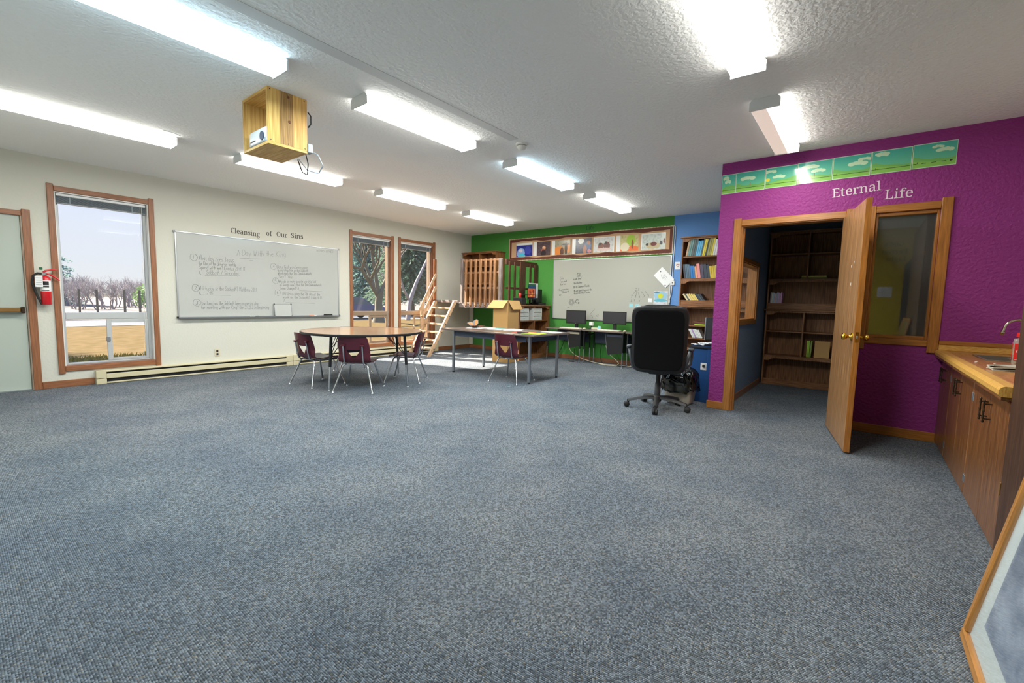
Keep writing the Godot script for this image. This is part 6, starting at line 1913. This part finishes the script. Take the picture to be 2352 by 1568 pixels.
	for sx in [-1.0, 1.0]:
		var arm := part("arm_loop", tb([T * Vector3(sx * 0.27, 0.45, 0.14), T * Vector3(sx * 0.325, 0.5, 0.17), T * Vector3(sx * 0.335, 0.6, 0.17), T * Vector3(sx * 0.33, 0.655, 0.13), T * Vector3(sx * 0.325, 0.67, 0.03), T * Vector3(sx * 0.315, 0.66, -0.08), T * Vector3(sx * 0.3, 0.6, -0.13), T * Vector3(sx * 0.28, 0.52, -0.12), T * Vector3(sx * 0.265, 0.46, -0.08)], 0.018, 10), M.arm_plastic, o)
		s = ST()
		pillow(s, Vector3(0.062, 0.038, 0.27), 0.5, Transform3D(T * Basis(Vector3.RIGHT, 0.06), T * Vector3(sx * 0.325, 0.68, 0.03)), 20, 10)
		part("arm_pad", s, M.arm_plastic, arm)
	up.free()
	# waste bin with a black liner
	var b := thing("waste_bin", "grey waste bin with a crumpled black liner behind the office chair", "bin", Vector3(-1.64, 0, -5.36))
	s = ST()
	var bw := func(v: Vector3) -> Vector3:
		var f := 0.86 + 0.14 * (v.y / 0.3 + 0.5)
		return Vector3(v.x * f, v.y, v.z * f)
	pillow(s, Vector3(0.33, 0.3, 0.25), 0.22, Transform3D(Basis.IDENTITY, Vector3(0, 0.151, 0)), 40, 16, bw)
	part("bin", s, M.bin_plastic, b)
	s = ST()
	var nz := FastNoiseLite.new()
	nz.frequency = 9.0
	nz.seed = 4
	var G := []
	var ns := 60
	for j in 15:
		var a := float(j) / 14.0
		var row := []
		for i in ns + 1:
			var t := TAU * i / ns
			var ca := signf(cos(t)) * pow(absf(cos(t)), 0.5)
			var sa := signf(sin(t)) * pow(absf(sin(t)), 0.5)
			var y: float
			var r: float
			if a < 0.5:
				y = lerpf(0.17, 0.34, a / 0.5) + 0.02 * sin(t * 3.0) * (1.0 - a)
				r = lerpf(1.24, 1.12, a / 0.5) + 0.12 * maxf(0.0, sin(t - 0.4)) * (1.0 - a)
			else:
				y = lerpf(0.34, 0.43, sin((a - 0.5) * 2.0 * PI / 2)) + 0.02 * sin(t * 2.0 + 1.0)
				r = lerpf(1.12, 0.1, pow((a - 0.5) * 2.0, 1.3))
			var q := fposmod(t, TAU)
			var cr := 0.09 * nz.get_noise_3d(ca * 0.6, y * 3.0, sa * 0.6) + 0.04 * sin(t * 14.0 + y * 40.0) * (1.0 - a)
			r += cr
			y += 0.06 * nz.get_noise_3d(ca * 0.7 + 5.0, y * 2.0, sa * 0.7)
			row.append(Vector3(0.165 * ca * r, y, 0.125 * sa * r))
			q = q
		row[ns] = row[0]
		G.append(row)
	shell(s, G, 0.002, always)
	part("liner", s, M.black_film, b)
	# blue desk against the closet side
	var d := thing("blue_desk", "blue desk with a dark top against the closet side", "desk", Vector3(-1.475, 0, -6.2))
	part("desk_top", bb(Vector3(-0.16, 0.645, -0.75), Vector3(0.15, 0.668, 0.625), 0.004), M.black_paint, d)
	part("end_panel", bb(Vector3(-0.13, 0.0, 0.59), Vector3(0.15, 0.644, 0.612), 0.003), M.blue_steel, d)
	part("side_strip", bb(Vector3(0.06, 0.0, 0.612), Vector3(0.15, 0.644, 0.63), 0.003), M.blue_steel, d)
	part("end_panel", bb(Vector3(-0.13, 0.0, -0.7), Vector3(0.15, 0.644, -0.678), 0.003), M.blue_steel, d)
	part("back_panel", bb(Vector3(0.13, 0.05, -0.677), Vector3(0.15, 0.644, 0.589)), M.blue_steel, d)
	var pl := part("outlet_plate", bb(Vector3(-0.012, 0.39, 0.612), Vector3(0.056, 0.475, 0.618), 0.003), M.white_plastic, d)
	part("plug", bb(Vector3(0.012, 0.425, 0.618), Vector3(0.04, 0.455, 0.64), 0.004), M.black_plastic, pl)
	# on the blue desk
	var m := thing("monitor", "black monitor standing on the blue desk", "monitor", Vector3(-1.43, 0.6685, -5.92))
	part("housing", bb(Vector3(-0.11, 0.06, -0.04), Vector3(0.1, 0.345, 0.0), 0.005), M.black_plastic, m)
	part("screen", bb(Vector3(-0.098, 0.075, 0.0), Vector3(0.09, 0.335, 0.0015)), M.screen, m)
	part("side_bezel", bb(Vector3(-0.122, 0.06, -0.04), Vector3(-0.111, 0.345, 0.002), 0.003), M.grey_plastic, m)
	part("neck", bb(Vector3(-0.03, 0.01, -0.06), Vector3(0.03, 0.1, -0.041), 0.004), M.black_plastic, m)
	part("foot", bb(Vector3(-0.08, 0, -0.1), Vector3(0.08, 0.012, 0.04), 0.004), M.black_plastic, m)
	for k in 3:
		var q: Array = [[-1.55, -5.66, 0.2, "crumpled white paper at the edge of the blue desk"], [-1.47, -5.72, -0.5, "white papers piled before the blue desk's monitor"], [-1.42, -5.66, 0.9, "white papers at the purple wall on the blue desk"]][k]
		var ps := ST()
		var PG := []
		for j in 8:
			var row := []
			for i in 8:
				row.append(Vector3(-0.08 + 0.16 * i / 7.0, 0.012 + 0.012 * k + 0.014 * absf(sin(i * 0.9 + j * 0.6 + k)) , -0.06 + 0.12 * j / 7.0))
			PG.append(row)
		shell(ps, PG, 0.0015, always)
		single("crumpled_paper", ps, M.paper, q[3], "paper", Vector3(q[0], 0.668, q[1]), q[2], "papers on the blue desk")
	single("blue_folder", bx(Vector3(0, 0.004, 0), Vector3(0.22, 0.007, 0.17), 0.001), M.blue_steel, "blue folder under the papers on the blue desk", "folder", Vector3(-1.5, 0.6685, -5.69), 0.1)


func build_wall_things() -> void:
	# baseboard heaters
	for k in 2:
		var z0: float = [-1.12, -3.585][k]
		var z1: float = [-3.58, -6.86][k]
		var L := z0 - z1
		var o := thing("baseboard_heater", ["cream baseboard heater below the whiteboard", "cream baseboard heater below the two windows"][k], "heater", Vector3(XA + 0.001, 0, (z0 + z1) / 2), 0, "baseboard heaters")
		part("core", bb(Vector3(0.0, 0.012, -L / 2 + 0.03), Vector3(0.035, 0.15, L / 2 - 0.03)), M.dark_void, o)
		part("top_cover", ex([Vector2(0, 0.172), Vector2(0.055, 0.172), Vector2(0.064, 0.164), Vector2(0.064, 0.152), Vector2(0.058, 0.152), Vector2(0.055, 0.162), Vector2(0.0, 0.164)], L - 0.2), M.heater_metal, o)
		part("front_panel", bb(Vector3(0.052, 0.066, -L / 2 + 0.1), Vector3(0.064, 0.128, L / 2 - 0.1), 0.004), M.heater_metal, o)
		part("bottom_lip", bb(Vector3(0.0, 0.004, -L / 2 + 0.1), Vector3(0.064, 0.022, L / 2 - 0.1), 0.004), M.heater_metal, o)
		for sg in [-1.0, 1.0]:
			var c := ST()
			addb(c, Vector3(0, 0.0, sg * (L / 2 - 0.1)), Vector3(0.066, 0.066, sg * L / 2), 0.004)
			addb(c, Vector3(0, 0.072, sg * (L / 2 - 0.1)), Vector3(0.066, 0.174, sg * L / 2), 0.004)
			part("end_cap", c, M.heater_metal, o)
	# outlet on the cream wall
	var w := thing("wall_outlet", "cream wall outlet above the baseboard heater", "outlet", Vector3(XA + 0.0005, 0.295, -2.483))
	part("plate", bb(Vector3(0, -0.055, -0.035), Vector3(0.006, 0.055, 0.035), 0.003), M.beige_plastic, w)
	for y in [-0.022, 0.022]:
		part("socket", bb(Vector3(0.006, y - 0.015, -0.014), Vector3(0.0075, y + 0.015, 0.014), 0.002), M.dark_void, w)
	# fire extinguisher
	var e := thing("fire_extinguisher", "red fire extinguisher hung between the grey door and the window", "fire extinguisher", Vector3(XA + 0.075, 1.0, -0.735))
	part("cylinder", lt([Vector2(0, 0), Vector2(0.04, 0.0), Vector2(0.045, 0.006), Vector2(0.045, 0.295), Vector2(0.04, 0.315), Vector2(0.026, 0.33), Vector2(0.016, 0.335), Vector2(0, 0.335)], Vector3.ZERO, 32), M.red_gloss, e)
	var lab := part("label_band", lt([Vector2(0.0452, 0.155), Vector2(0.0458, 0.157), Vector2(0.0458, 0.278), Vector2(0.0452, 0.28)], Vector3.ZERO, 32), M.paper, e)
	# black printed panel on the label, facing the room
	for q in [[0.225, 0.27, M.black_paint], [0.2, 0.218, M.ink_dark], [0.162, 0.172, M.black_paint]]:
		var pb := ST()
		for k in 8:
			var a0 := -0.55 + 1.5 * k / 8.0
			var a1 := -0.55 + 1.5 * (k + 1) / 8.0
			var r := 0.0463
			face_out(pb, [Vector3(cos(a0) * r, q[0], sin(a0) * r), Vector3(cos(a1) * r, q[0], sin(a1) * r), Vector3(cos(a1) * r, q[1], sin(a1) * r), Vector3(cos(a0) * r, q[1], sin(a0) * r)], [Vector2.ZERO, Vector2.RIGHT, Vector2.ONE, Vector2.DOWN], Vector3(cos(a0), 0, sin(a0)))
		part("printed_panel", pb, q[2], lab)
	part("valve", lt([Vector2(0, 0.335), Vector2(0.016, 0.335), Vector2(0.016, 0.365), Vector2(0.012, 0.37), Vector2(0, 0.372)], Vector3.ZERO, 16), M.satin_steel, e)
	part("gauge", tb([Vector3(0.01, 0.352, 0.004), Vector3(0.032, 0.352, 0.012)], 0.016, 14), M.satin_steel, e)
	part("lever", tb([Vector3(0.0, 0.372, 0.015), Vector3(0.0, 0.392, -0.01), Vector3(0.0, 0.408, -0.06), Vector3(0.0, 0.404, -0.115)], [0.009, 0.011, 0.008, 0.005], 8), M.red_gloss, e)
	part("carry_handle", tb([Vector3(0.0, 0.362, -0.01), Vector3(0.0, 0.345, -0.05), Vector3(0.0, 0.305, -0.1), Vector3(0.0, 0.28, -0.12)], [0.008, 0.011, 0.009, 0.005], 8), M.red_gloss, e)
	part("pull_pin", bx(Vector3(0.01, 0.415, 0.03), Vector3(0.014, 0.03, 0.03), 0.005), M.green_plastic, e)
	part("hose", tb([Vector3(0.01, 0.355, 0.02), Vector3(0.015, 0.358, 0.06), Vector3(0.015, 0.33, 0.095), Vector3(0.012, 0.25, 0.105), Vector3(0.012, 0.15, 0.085), Vector3(0.012, 0.06, 0.06)], 0.012, 10), M.rubber, e)
	part("nozzle", tb([Vector3(0.012, 0.065, 0.061), Vector3(0.012, 0.05, 0.056), Vector3(0.012, 0.0, 0.042)], [0.009, 0.011, 0.008], 10), M.black_plastic, e)
	var tg := part("inspection_tag", bx(Vector3(0.05, 0.265, 0.055), Vector3(0.001, 0.125, 0.062), 0.0, Basis(Vector3.UP, -0.25)), M.paper, e)
	for k in 4:
		part("printed_line", bx(Vector3(0.0512, 0.305 - k * 0.026, 0.055), Vector3(0.001, 0.004, 0.048), 0.0, Basis(Vector3.UP, -0.25)), M.ink, tg)
	part("bracket", bb(Vector3(-0.074, 0.05, -0.02), Vector3(-0.04, 0.32, 0.02), 0.003), M.satin_steel, e)
	# smoke detector
	var sd := thing("smoke_detector", "white dome smoke detector at the end of the ceiling joint", "smoke detector", Vector3(-2.763, HC, -3.61))
	part("base", lt([Vector2(0, -0.018), Vector2(0.05, -0.018), Vector2(0.06, -0.012), Vector2(0.062, 0.0), Vector2(0, 0.0)], Vector3.ZERO, 32), M.white_plastic, sd)
	part("slot_ring", lt([Vector2(0.03, -0.022), Vector2(0.048, -0.022), Vector2(0.048, -0.018), Vector2(0.03, -0.018)], Vector3.ZERO, 32), M.dark_void, sd)
	part("dome", lt([Vector2(0, -0.062), Vector2(0.02, -0.06), Vector2(0.036, -0.05), Vector2(0.046, -0.034), Vector2(0.049, -0.022), Vector2(0, -0.022)], Vector3.ZERO, 32), M.white_plastic, sd)
	# projector box
	var x0 := -4.016
	var x1 := -3.575
	var z0 := -1.86
	var z1 := -1.56
	var y0 := 2.297
	var p := thing("projector_box", "open pine box hung from the ceiling round a projector", "box", Vector3((x0 + x1) / 2, HC, (z0 + z1) / 2))
	var hx := (x1 - x0) / 2
	var hz := (z1 - z0) / 2
	var yb := y0 - HC
	part("top_board", bb(Vector3(-hx + 0.02, -0.02, -hz), Vector3(hx - 0.02, 0, hz), 0.001), M.pine, p)
	part("bottom_board", bb(Vector3(-hx, yb, -hz), Vector3(hx, yb + 0.02, hz), 0.001), M.pine, p)
	part("cleat", bb(Vector3(-hx + 0.02, -0.06, -hz + 0.0), Vector3(hx - 0.02, -0.0205, -hz + 0.025), 0.001), M.pine, p)
	part("side_board", bb(Vector3(-hx, yb + 0.0205, -hz), Vector3(-hx + 0.0195, 0, hz), 0.001), M.pine, p)
	# the side seen from the room is three glued staves
	for q in [[-hz, -hz + 0.11, M.pine], [-hz + 0.11, hz - 0.09, M.pine_heart], [hz - 0.09, hz, M.pine]]:
		part("stave", bb(Vector3(hx - 0.0195, yb + 0.0205, q[0]), Vector3(hx, 0, q[1])), q[2], p)
	for q in [[-0.012, -0.21, 0.012], [-0.006, -0.03, 0.01]]:
		part("knot", lt([Vector2(0, 0), Vector2(q[2], 0), Vector2(q[2] * 0.9, 0.0012), Vector2(0, 0.0014)], Vector3.ZERO, 12), M.pine_knot, p).transform = Transform3D(Basis(Vector3(0, 0, 1), -PI / 2), Vector3(hx, q[1], q[0]))
	for z in [-hz + 0.02, 0.0, hz - 0.02]:
		for y in [-0.015, yb + 0.032]:
			part("screw", lt([Vector2(0, 0), Vector2(0.0045, 0), Vector2(0.004, 0.001), Vector2(0, 0.0012)], Vector3.ZERO, 8), M.black_paint, p).transform = Transform3D(Basis(Vector3(0, 0, 1), -PI / 2), Vector3(hx, y, z))
	# projector
	var pj := thing("projector", "white projector standing in the pine box", "projector", Vector3((x0 + x1) / 2 + 0.02, y0 + 0.0205, -1.69))
	var s := ST()
	pillow(s, Vector3(0.34, 0.12, 0.25), 0.25, Transform3D(Basis.IDENTITY, Vector3(0, 0.065, 0)), 36, 14)
	part("case", s, M.white_plastic, pj)
	part("lower_case", bb(Vector3(-0.15, 0.003, -0.11), Vector3(0.15, 0.05, 0.123), 0.01), M.grey_plastic, pj)
	part("lens", tb([Vector3(0.09, 0.055, 0.1), Vector3(0.09, 0.055, 0.132)], 0.032, 20), M.slate_metal, pj)
	part("vent", bb(Vector3(-0.12, 0.035, 0.123), Vector3(-0.03, 0.045, 0.126)), M.black_plastic, pj)
	# outlet box and cables behind
	var ob := thing("junction_box", "small grey outlet box on the projector box's back edge", "outlet", Vector3(x1 - 0.02, y0 + 0.045, z0 - 0.022))
	part("body", bb(Vector3(-0.03, -0.035, -0.02), Vector3(0.03, 0.035, 0.021), 0.004), M.grey_plastic, ob)
	var cb := [
		[[Vector3(x1 - 0.02, 2.33, -1.9), Vector3(x1 + 0.03, 2.3, -1.93), Vector3(x1 + 0.05, 2.22, -1.96), Vector3(x1 - 0.02, 2.17, -1.96), Vector3(x1 - 0.12, 2.2, -1.92), Vector3(x1 - 0.18, 2.29, -1.88)], M.grey_plastic, "grey power cable looping from the projector box"],
		[[Vector3(x1 - 0.08, 2.34, -1.88), Vector3(x1 - 0.07, 2.24, -1.9), Vector3(x1 - 0.11, 2.16, -1.91), Vector3(x1 - 0.17, 2.19, -1.9), Vector3(x1 - 0.2, 2.29, -1.88)], M.rubber, "dark cable hanging below the projector box"],
		[[Vector3(x1 - 0.005, 2.62, -1.87), Vector3(x1 + 0.012, 2.59, -1.885), Vector3(x1 + 0.012, 2.53, -1.885), Vector3(x1 - 0.005, 2.5, -1.87)], M.rubber, "short dark cable bulging beside the pine box"],
	]
	for c in cb:
		var pts: Array = c[0]
		var cv := Curve3D.new()
		for i in pts.size():
			var tan: Vector3 = (pts[mini(i + 1, pts.size() - 1)] - pts[maxi(i - 1, 0)]) * 0.2
			cv.add_point(pts[i], -tan, tan)
		var smooth := []
		for i in 31:
			smooth.append(cv.sample_baked(cv.get_baked_length() * i / 30.0))
		single("cable", tb(smooth, 0.005, 6), c[1], c[2], "cable", Vector3.ZERO, 0, "projector cables")
	single("ceiling_thread", tb([Vector3(-5.35, HC - 0.001, -1.38), Vector3(-5.33, HC - 0.006, -1.44), Vector3(-5.34, HC - 0.014, -1.51)], 0.003, 5), M.white_plastic, "loose white string on the ceiling by a fixture", "string")


func conifer(label: String, at: Vector3, height: float, radius: float, sd: int, mat: Material, group: String, low := 0.06) -> void:
	var o := thing("conifer_tree", label, "tree", at, 0, group)
	var r := RandomNumberGenerator.new()
	r.seed = sd
	part("trunk", tb([Vector3.ZERO, Vector3(0.05, height * 0.5, 0), Vector3(0, height, 0)], [height * 0.018, height * 0.012, 0.02], 8), M.bark, o)
	var s := ST()
	var levels := int(height * 5.0)
	for l in levels:
		var f := float(l) / levels
		var y := lerpf(low, 1.0, f) * height
		var rad := radius * (1.0 - f) * r.randf_range(0.85, 1.1) + 0.1
		var n := int(12 + 16 * (1.0 - f))
		for k in n:
			var a := TAU * (k + r.randf()) / n
			var d := Vector3(cos(a), 0, sin(a))
			var side := Vector3(-sin(a), 0, cos(a))
			var tips := 18
			var len := rad * r.randf_range(0.7, 1.1)
			for q in tips:
				var g := sqrt((q + r.randf()) / tips)
				var p := d * len * g + Vector3(0, y - len * 0.22 * g * g + r.randf_range(-0.08, 0.08), 0)
				var sz := (0.07 + 0.05 * (1.0 - g)) * (0.7 + radius * 0.16)
				var t1 := (d * 0.9 + side * r.randf_range(-0.9, 0.9) + Vector3(0, r.randf_range(-0.5, 0.25), 0)).normalized() * sz * 2.2
				var t2 := side.rotated(d, r.randf_range(-0.9, 0.9)) * sz * 0.8
				tri3(s, p - t2, p + t2, p + t1)
				tri3(s, p - t2 * 0.3 + Vector3(0, sz * 0.5, 0), p + t1 * 0.8, p - Vector3(0, sz * 0.4, 0))
	var fo := part("foliage", s, mat, o)
	fo.set_meta("kind", "stuff")


func grow(s: SurfaceTool, r: RandomNumberGenerator, p: Vector3, d: Vector3, len: float, rad: float, depth: int, spread: float) -> void:
	var mid := p + d * len * 0.5 + Vector3(r.randf_range(-1, 1), r.randf_range(-0.4, 0.6), r.randf_range(-1, 1)) * len * 0.06
	var e := p + d * len + Vector3(r.randf_range(-1, 1), r.randf_range(-0.2, 0.5), r.randf_range(-1, 1)) * len * 0.1
	tube(s, [p, mid, e], [rad, rad * 0.85, rad * 0.66], 6 if depth > 3 else (4 if depth > 1 else 3), false)
	if depth <= 0:
		return
	var n := 3 if depth > 1 else 4
	for k in n:
		var nd := (d + Vector3(r.randf_range(-1, 1), r.randf_range(-0.5, 0.8), r.randf_range(-1, 1)) * spread).normalized()
		grow(s, r, e if k < 2 else mid, nd, len * r.randf_range(0.62, 0.85), rad * 0.6, depth - 1, spread)


func build_outdoors() -> void:
	mt("bark", c8(98, 94, 84), 0.95)
	mt("twig", c8(150, 144, 148), 0.95)
	mt("needles_blue", c8(104, 136, 138), 0.9, {"back": c8(120, 150, 140)})
	mt("needles_green", c8(96, 122, 108), 0.9, {"back": c8(110, 130, 110)})
	mt("shrub_green", c8(110, 140, 90), 0.9, {"back": c8(70, 90, 50)})
	var lawn := noise_tex(0.02, 5, c8(176, 160, 104), c8(236, 206, 168), 512, FastNoiseLite.TYPE_SIMPLEX_SMOOTH, 71)
	mt("dry_lawn", c8(114, 110, 102), 1.0, {"tex": lawn, "tri": 0.22, "spec": 0.1})
	mt("lawn_green", c8(120, 128, 66), 1.0, {"tex": lawn, "tri": 0.9, "spec": 0.1})
	mt("asphalt", c8(66, 76, 90), 0.95, {"tex": noise_tex(0.05, 4, c8(200, 200, 200), c8(255, 255, 255), 256, FastNoiseLite.TYPE_SIMPLEX_SMOOTH, 72), "tri": 0.5})
	mt("pale_field", c8(112, 106, 104), 1.0, {"tex": noise_tex(0.03, 5, c8(190, 180, 176), c8(255, 255, 255), 512, FastNoiseLite.TYPE_SIMPLEX_SMOOTH, 73), "tri": 0.15})
	mt("gravel", c8(140, 136, 132), 1.0)
	var G := -0.2
	struct_mesh("ground_lawn", bb(Vector3(-23.6, G - 0.5, -70), Vector3(XA - 0.2, G, 40)), M.dry_lawn, "dry yellow lawn outside the windows")
	struct_mesh("ground_kerb", bb(Vector3(-24.0, G - 0.5, -70), Vector3(-23.6, G + 0.02, 40)), M.gravel, "pale strip along the road")
	struct_mesh("ground_road", bb(Vector3(-29.2, G - 0.5, -70), Vector3(-24.0, G - 0.02, 40)), M.asphalt, "blue grey road beyond the lawn")
	struct_mesh("ground_field", bb(Vector3(-160, G - 0.5, -160), Vector3(-29.2, G, 60)), M.pale_field, "pale winter field beyond the road")
	# grass edge along the house: blades nobody could count
	var gs := ST()
	var r := RandomNumberGenerator.new()
	r.seed = 8
	for k in 1600:
		var p := Vector3(r.randf_range(-12.4, -11.2), G, r.randf_range(-3.2, 0.6))
		var d := Vector3(r.randf_range(-0.05, 0.05), r.randf_range(0.03, 0.1), r.randf_range(-0.05, 0.05))
		tri3(gs, p - Vector3(0, 0, 0.015), p + Vector3(0, 0, 0.015), p + d)
	var go := MeshInstance3D.new()
	go.name = "grass_tufts"
	go.mesh = mesh_of(gs)
	go.material_override = M.lawn_green
	add_child(go)
	tag(go, "green grass tufts on the dry lawn", "grass")
	go.set_meta("kind", "stuff")
	conifer("broad blue green conifer beyond the field, seen past the lawn", Vector3(-68.0, G, -5.2), 13.5, 4.8, 11, M.needles_blue, "conifers outside", 0.03)
	conifer("very tall unseen conifer added to keep the sun off the window by the door", Vector3(-30.4, G, 5.2), 29.0, 3.9, 15, M.needles_green, "conifers outside", 0.1)  # sun blocker added out of view, sized to shade the window by the door
	conifer("dense dark conifer filling the window behind the stairs", Vector3(-29.5, G, -24.0), 14.0, 3.8, 12, M.needles_green, "conifers outside", 0.12)
	conifer("conifer behind the bare tree and the blue car", Vector3(-37.0, G, -24.6), 12.0, 3.2, 13, M.needles_blue, "conifers outside", 0.1)
	conifer("conifer at the frame of the bare tree's window", Vector3(-41.0, G, -31.5), 13.0, 3.0, 14, M.needles_green, "conifers outside", 0.1)
	# bare tree
	var b := thing("bare_tree", "big bare branching tree on the lawn by the blue car", "tree", Vector3(-21.3, G, -15.0))
	var s := ST()
	tube(s, [Vector3(0, -0.05, 0), Vector3(0.02, 0.4, 0), Vector3(0.0, 1.1, 0.0), Vector3(0.05, 1.7, -0.05)], [0.4, 0.24, 0.2, 0.2], 12, false)
	part("trunk", s, M.bark, b)
	var limbs := [[Vector3(0.0, 1.5, 0.05), Vector3(0.35, 0.75, 0.85), 2.0, 0.13], [Vector3(0, 1.6, 0), Vector3(0.1, 1.0, 0.2), 2.1, 0.13], [Vector3(0.05, 1.6, -0.08), Vector3(-0.3, 0.9, -0.6), 1.9, 0.12], [Vector3(0, 1.5, 0), Vector3(-0.6, 1.0, 0.1), 1.8, 0.1]]
	for k in limbs.size():
		r.seed = 100 + k
		var ls := ST()
		grow(ls, r, limbs[k][0], (limbs[k][1] as Vector3).normalized(), limbs[k][2], limbs[k][3], 5, 0.62)
		part("limb", ls, M.bark, b)
	# leaning pale trunk before the dense conifer
	s = ST()
	r.seed = 140
	tube(s, [Vector3.ZERO, Vector3(-0.2, 1.2, -0.3), Vector3(-0.4, 2.4, -1.0), Vector3(-0.5, 4.0, -2.0)], [0.16, 0.14, 0.11, 0.07], 8, false)
	grow(s, r, Vector3(-0.2, 1.2, -0.3), Vector3(0, 0.8, 0.5).normalized(), 1.6, 0.08, 4, 0.7)
	single("bare_tree", s, M.twig, "thin leaning pale tree before the dense conifer", "tree", Vector3(-22.5, G, -18.0))
	# bare bushes along the far edge of the field
	var kinds := []
	for k in 3:
		var bs := ST()
		r.seed = 200 + k
		for q in 16:
			grow(bs, r, Vector3(r.randf_range(-1.6, 1.6), 0, r.randf_range(-1.6, 1.6)), Vector3(r.randf_range(-0.4, 0.4), 1, r.randf_range(-0.4, 0.4)).normalized(), 0.95, 0.05, 4, 0.7)
		kinds.append(mesh_of(bs))
	r.seed = 300
	for k in 15:
		var z := -31.0 + 6.0 * (k % 5) + 3.0 * (k / 5 % 2)
		var x := -47.0 - (k / 5) * 5.6
		var o := MeshInstance3D.new()
		o.name = numbered("bare_bush")
		o.mesh = kinds[k % 3]
		o.material_override = M.twig
		add_child(o)
		o.position = Vector3(x, G, z)
		o.rotation.y = r.randf() * TAU
		var sc := r.randf_range(0.8, 0.98) + 0.1 * (k / 5)
		o.scale = Vector3(sc, sc, sc)
		tag(o, "grey leafless bush in the thicket beyond the pale field", "bush", "thicket beyond the field")
	for k in 2:
		var gb := ST()
		r.seed = 410 + k
		for q in 900:
			var dir := Vector3(r.randf_range(-1, 1), r.randf_range(-0.6, 1), r.randf_range(-1, 1)).normalized()
			var p := dir * Vector3(1.3, 1.05, 1.3) * (0.55 + 0.45 * r.randf()) + Vector3(0, 1.0, 0)
			var t := Vector3(r.randf_range(-1, 1), r.randf_range(-1, 1), r.randf_range(-1, 1)).normalized() * 0.14
			var u := t.cross(dir).normalized() * 0.1
			tri3(gb, p - u, p + u, p + t)
		var o := thing("green_shrub", ["round green shrub before the thicket", "round green shrub behind the fence posts"][k], "shrub", Vector3(-41.5 - k * 1.0, G, [-9.6, -1.0][k]))
		part("leaves", gb, M.shrub_green, o).set_meta("kind", "stuff")
		part("stem", tb([Vector3(0, 0, 0), Vector3(0.05, 1.2, 0)], [0.07, 0.04], 6), M.bark, o)
	# fence posts in the field
	for k in 16:
		single("fence_post", bx(Vector3(0, 0.75, 0), Vector3(0.1, 1.5, 0.1), 0.01), M.bark, "grey fence post standing in the pale field", "post", Vector3(-38.0 + (k % 3), G, -14.5 + k * 0.95), 0.3 * k, "fence posts in the field")
	# parked car on the road
	var c := thing("parked_car", "dark blue car parked on the road behind the bare tree", "car", Vector3(-26.2, G - 0.02, -16.1))
	mt("car_paint", c8(34, 62, 120), 0.25, {"coat": 0.8, "crough": 0.05})
	mt("car_glass", c8(70, 90, 110), 0.1)
	var prof := [Vector2(2.3, 0.35), Vector2(2.35, 0.62), Vector2(2.2, 0.78), Vector2(1.3, 0.92), Vector2(0.55, 1.38), Vector2(-0.9, 1.42), Vector2(-1.9, 1.0), Vector2(-2.3, 0.9), Vector2(-2.35, 0.4), Vector2(-1.9, 0.3), Vector2(1.9, 0.3)]
	# profile x runs towards -z
	var toz := Transform3D(Basis(Vector3(0, 0, -1), Vector3.UP, Vector3(1, 0, 0)), Vector3.ZERO)
	part("body", ex(prof, 1.7, toz), M.car_paint, c)
	part("side_window", ex([Vector2(1.15, 0.95), Vector2(0.5, 1.31), Vector2(-0.1, 1.33), Vector2(-0.1, 0.95)], 1.72, toz), M.car_glass, c)
	part("side_window", ex([Vector2(-0.2, 0.95), Vector2(-0.2, 1.33), Vector2(-0.85, 1.34), Vector2(-1.5, 1.0), Vector2(-1.4, 0.95)], 1.72, toz), M.car_glass, c)
	for z in [-1.45, 1.4]:
		for x in [-0.78, 0.78]:
			var wl := ST()
			lathe(wl, [Vector2(0, -0.1), Vector2(0.3, -0.1), Vector2(0.33, -0.07), Vector2(0.33, 0.07), Vector2(0.3, 0.1), Vector2(0, 0.1)], Transform3D(Basis(Vector3(0, 0, 1), PI / 2), Vector3(x, 0.335, z)), 20)
			part("wheel", wl, M.rubber, c)
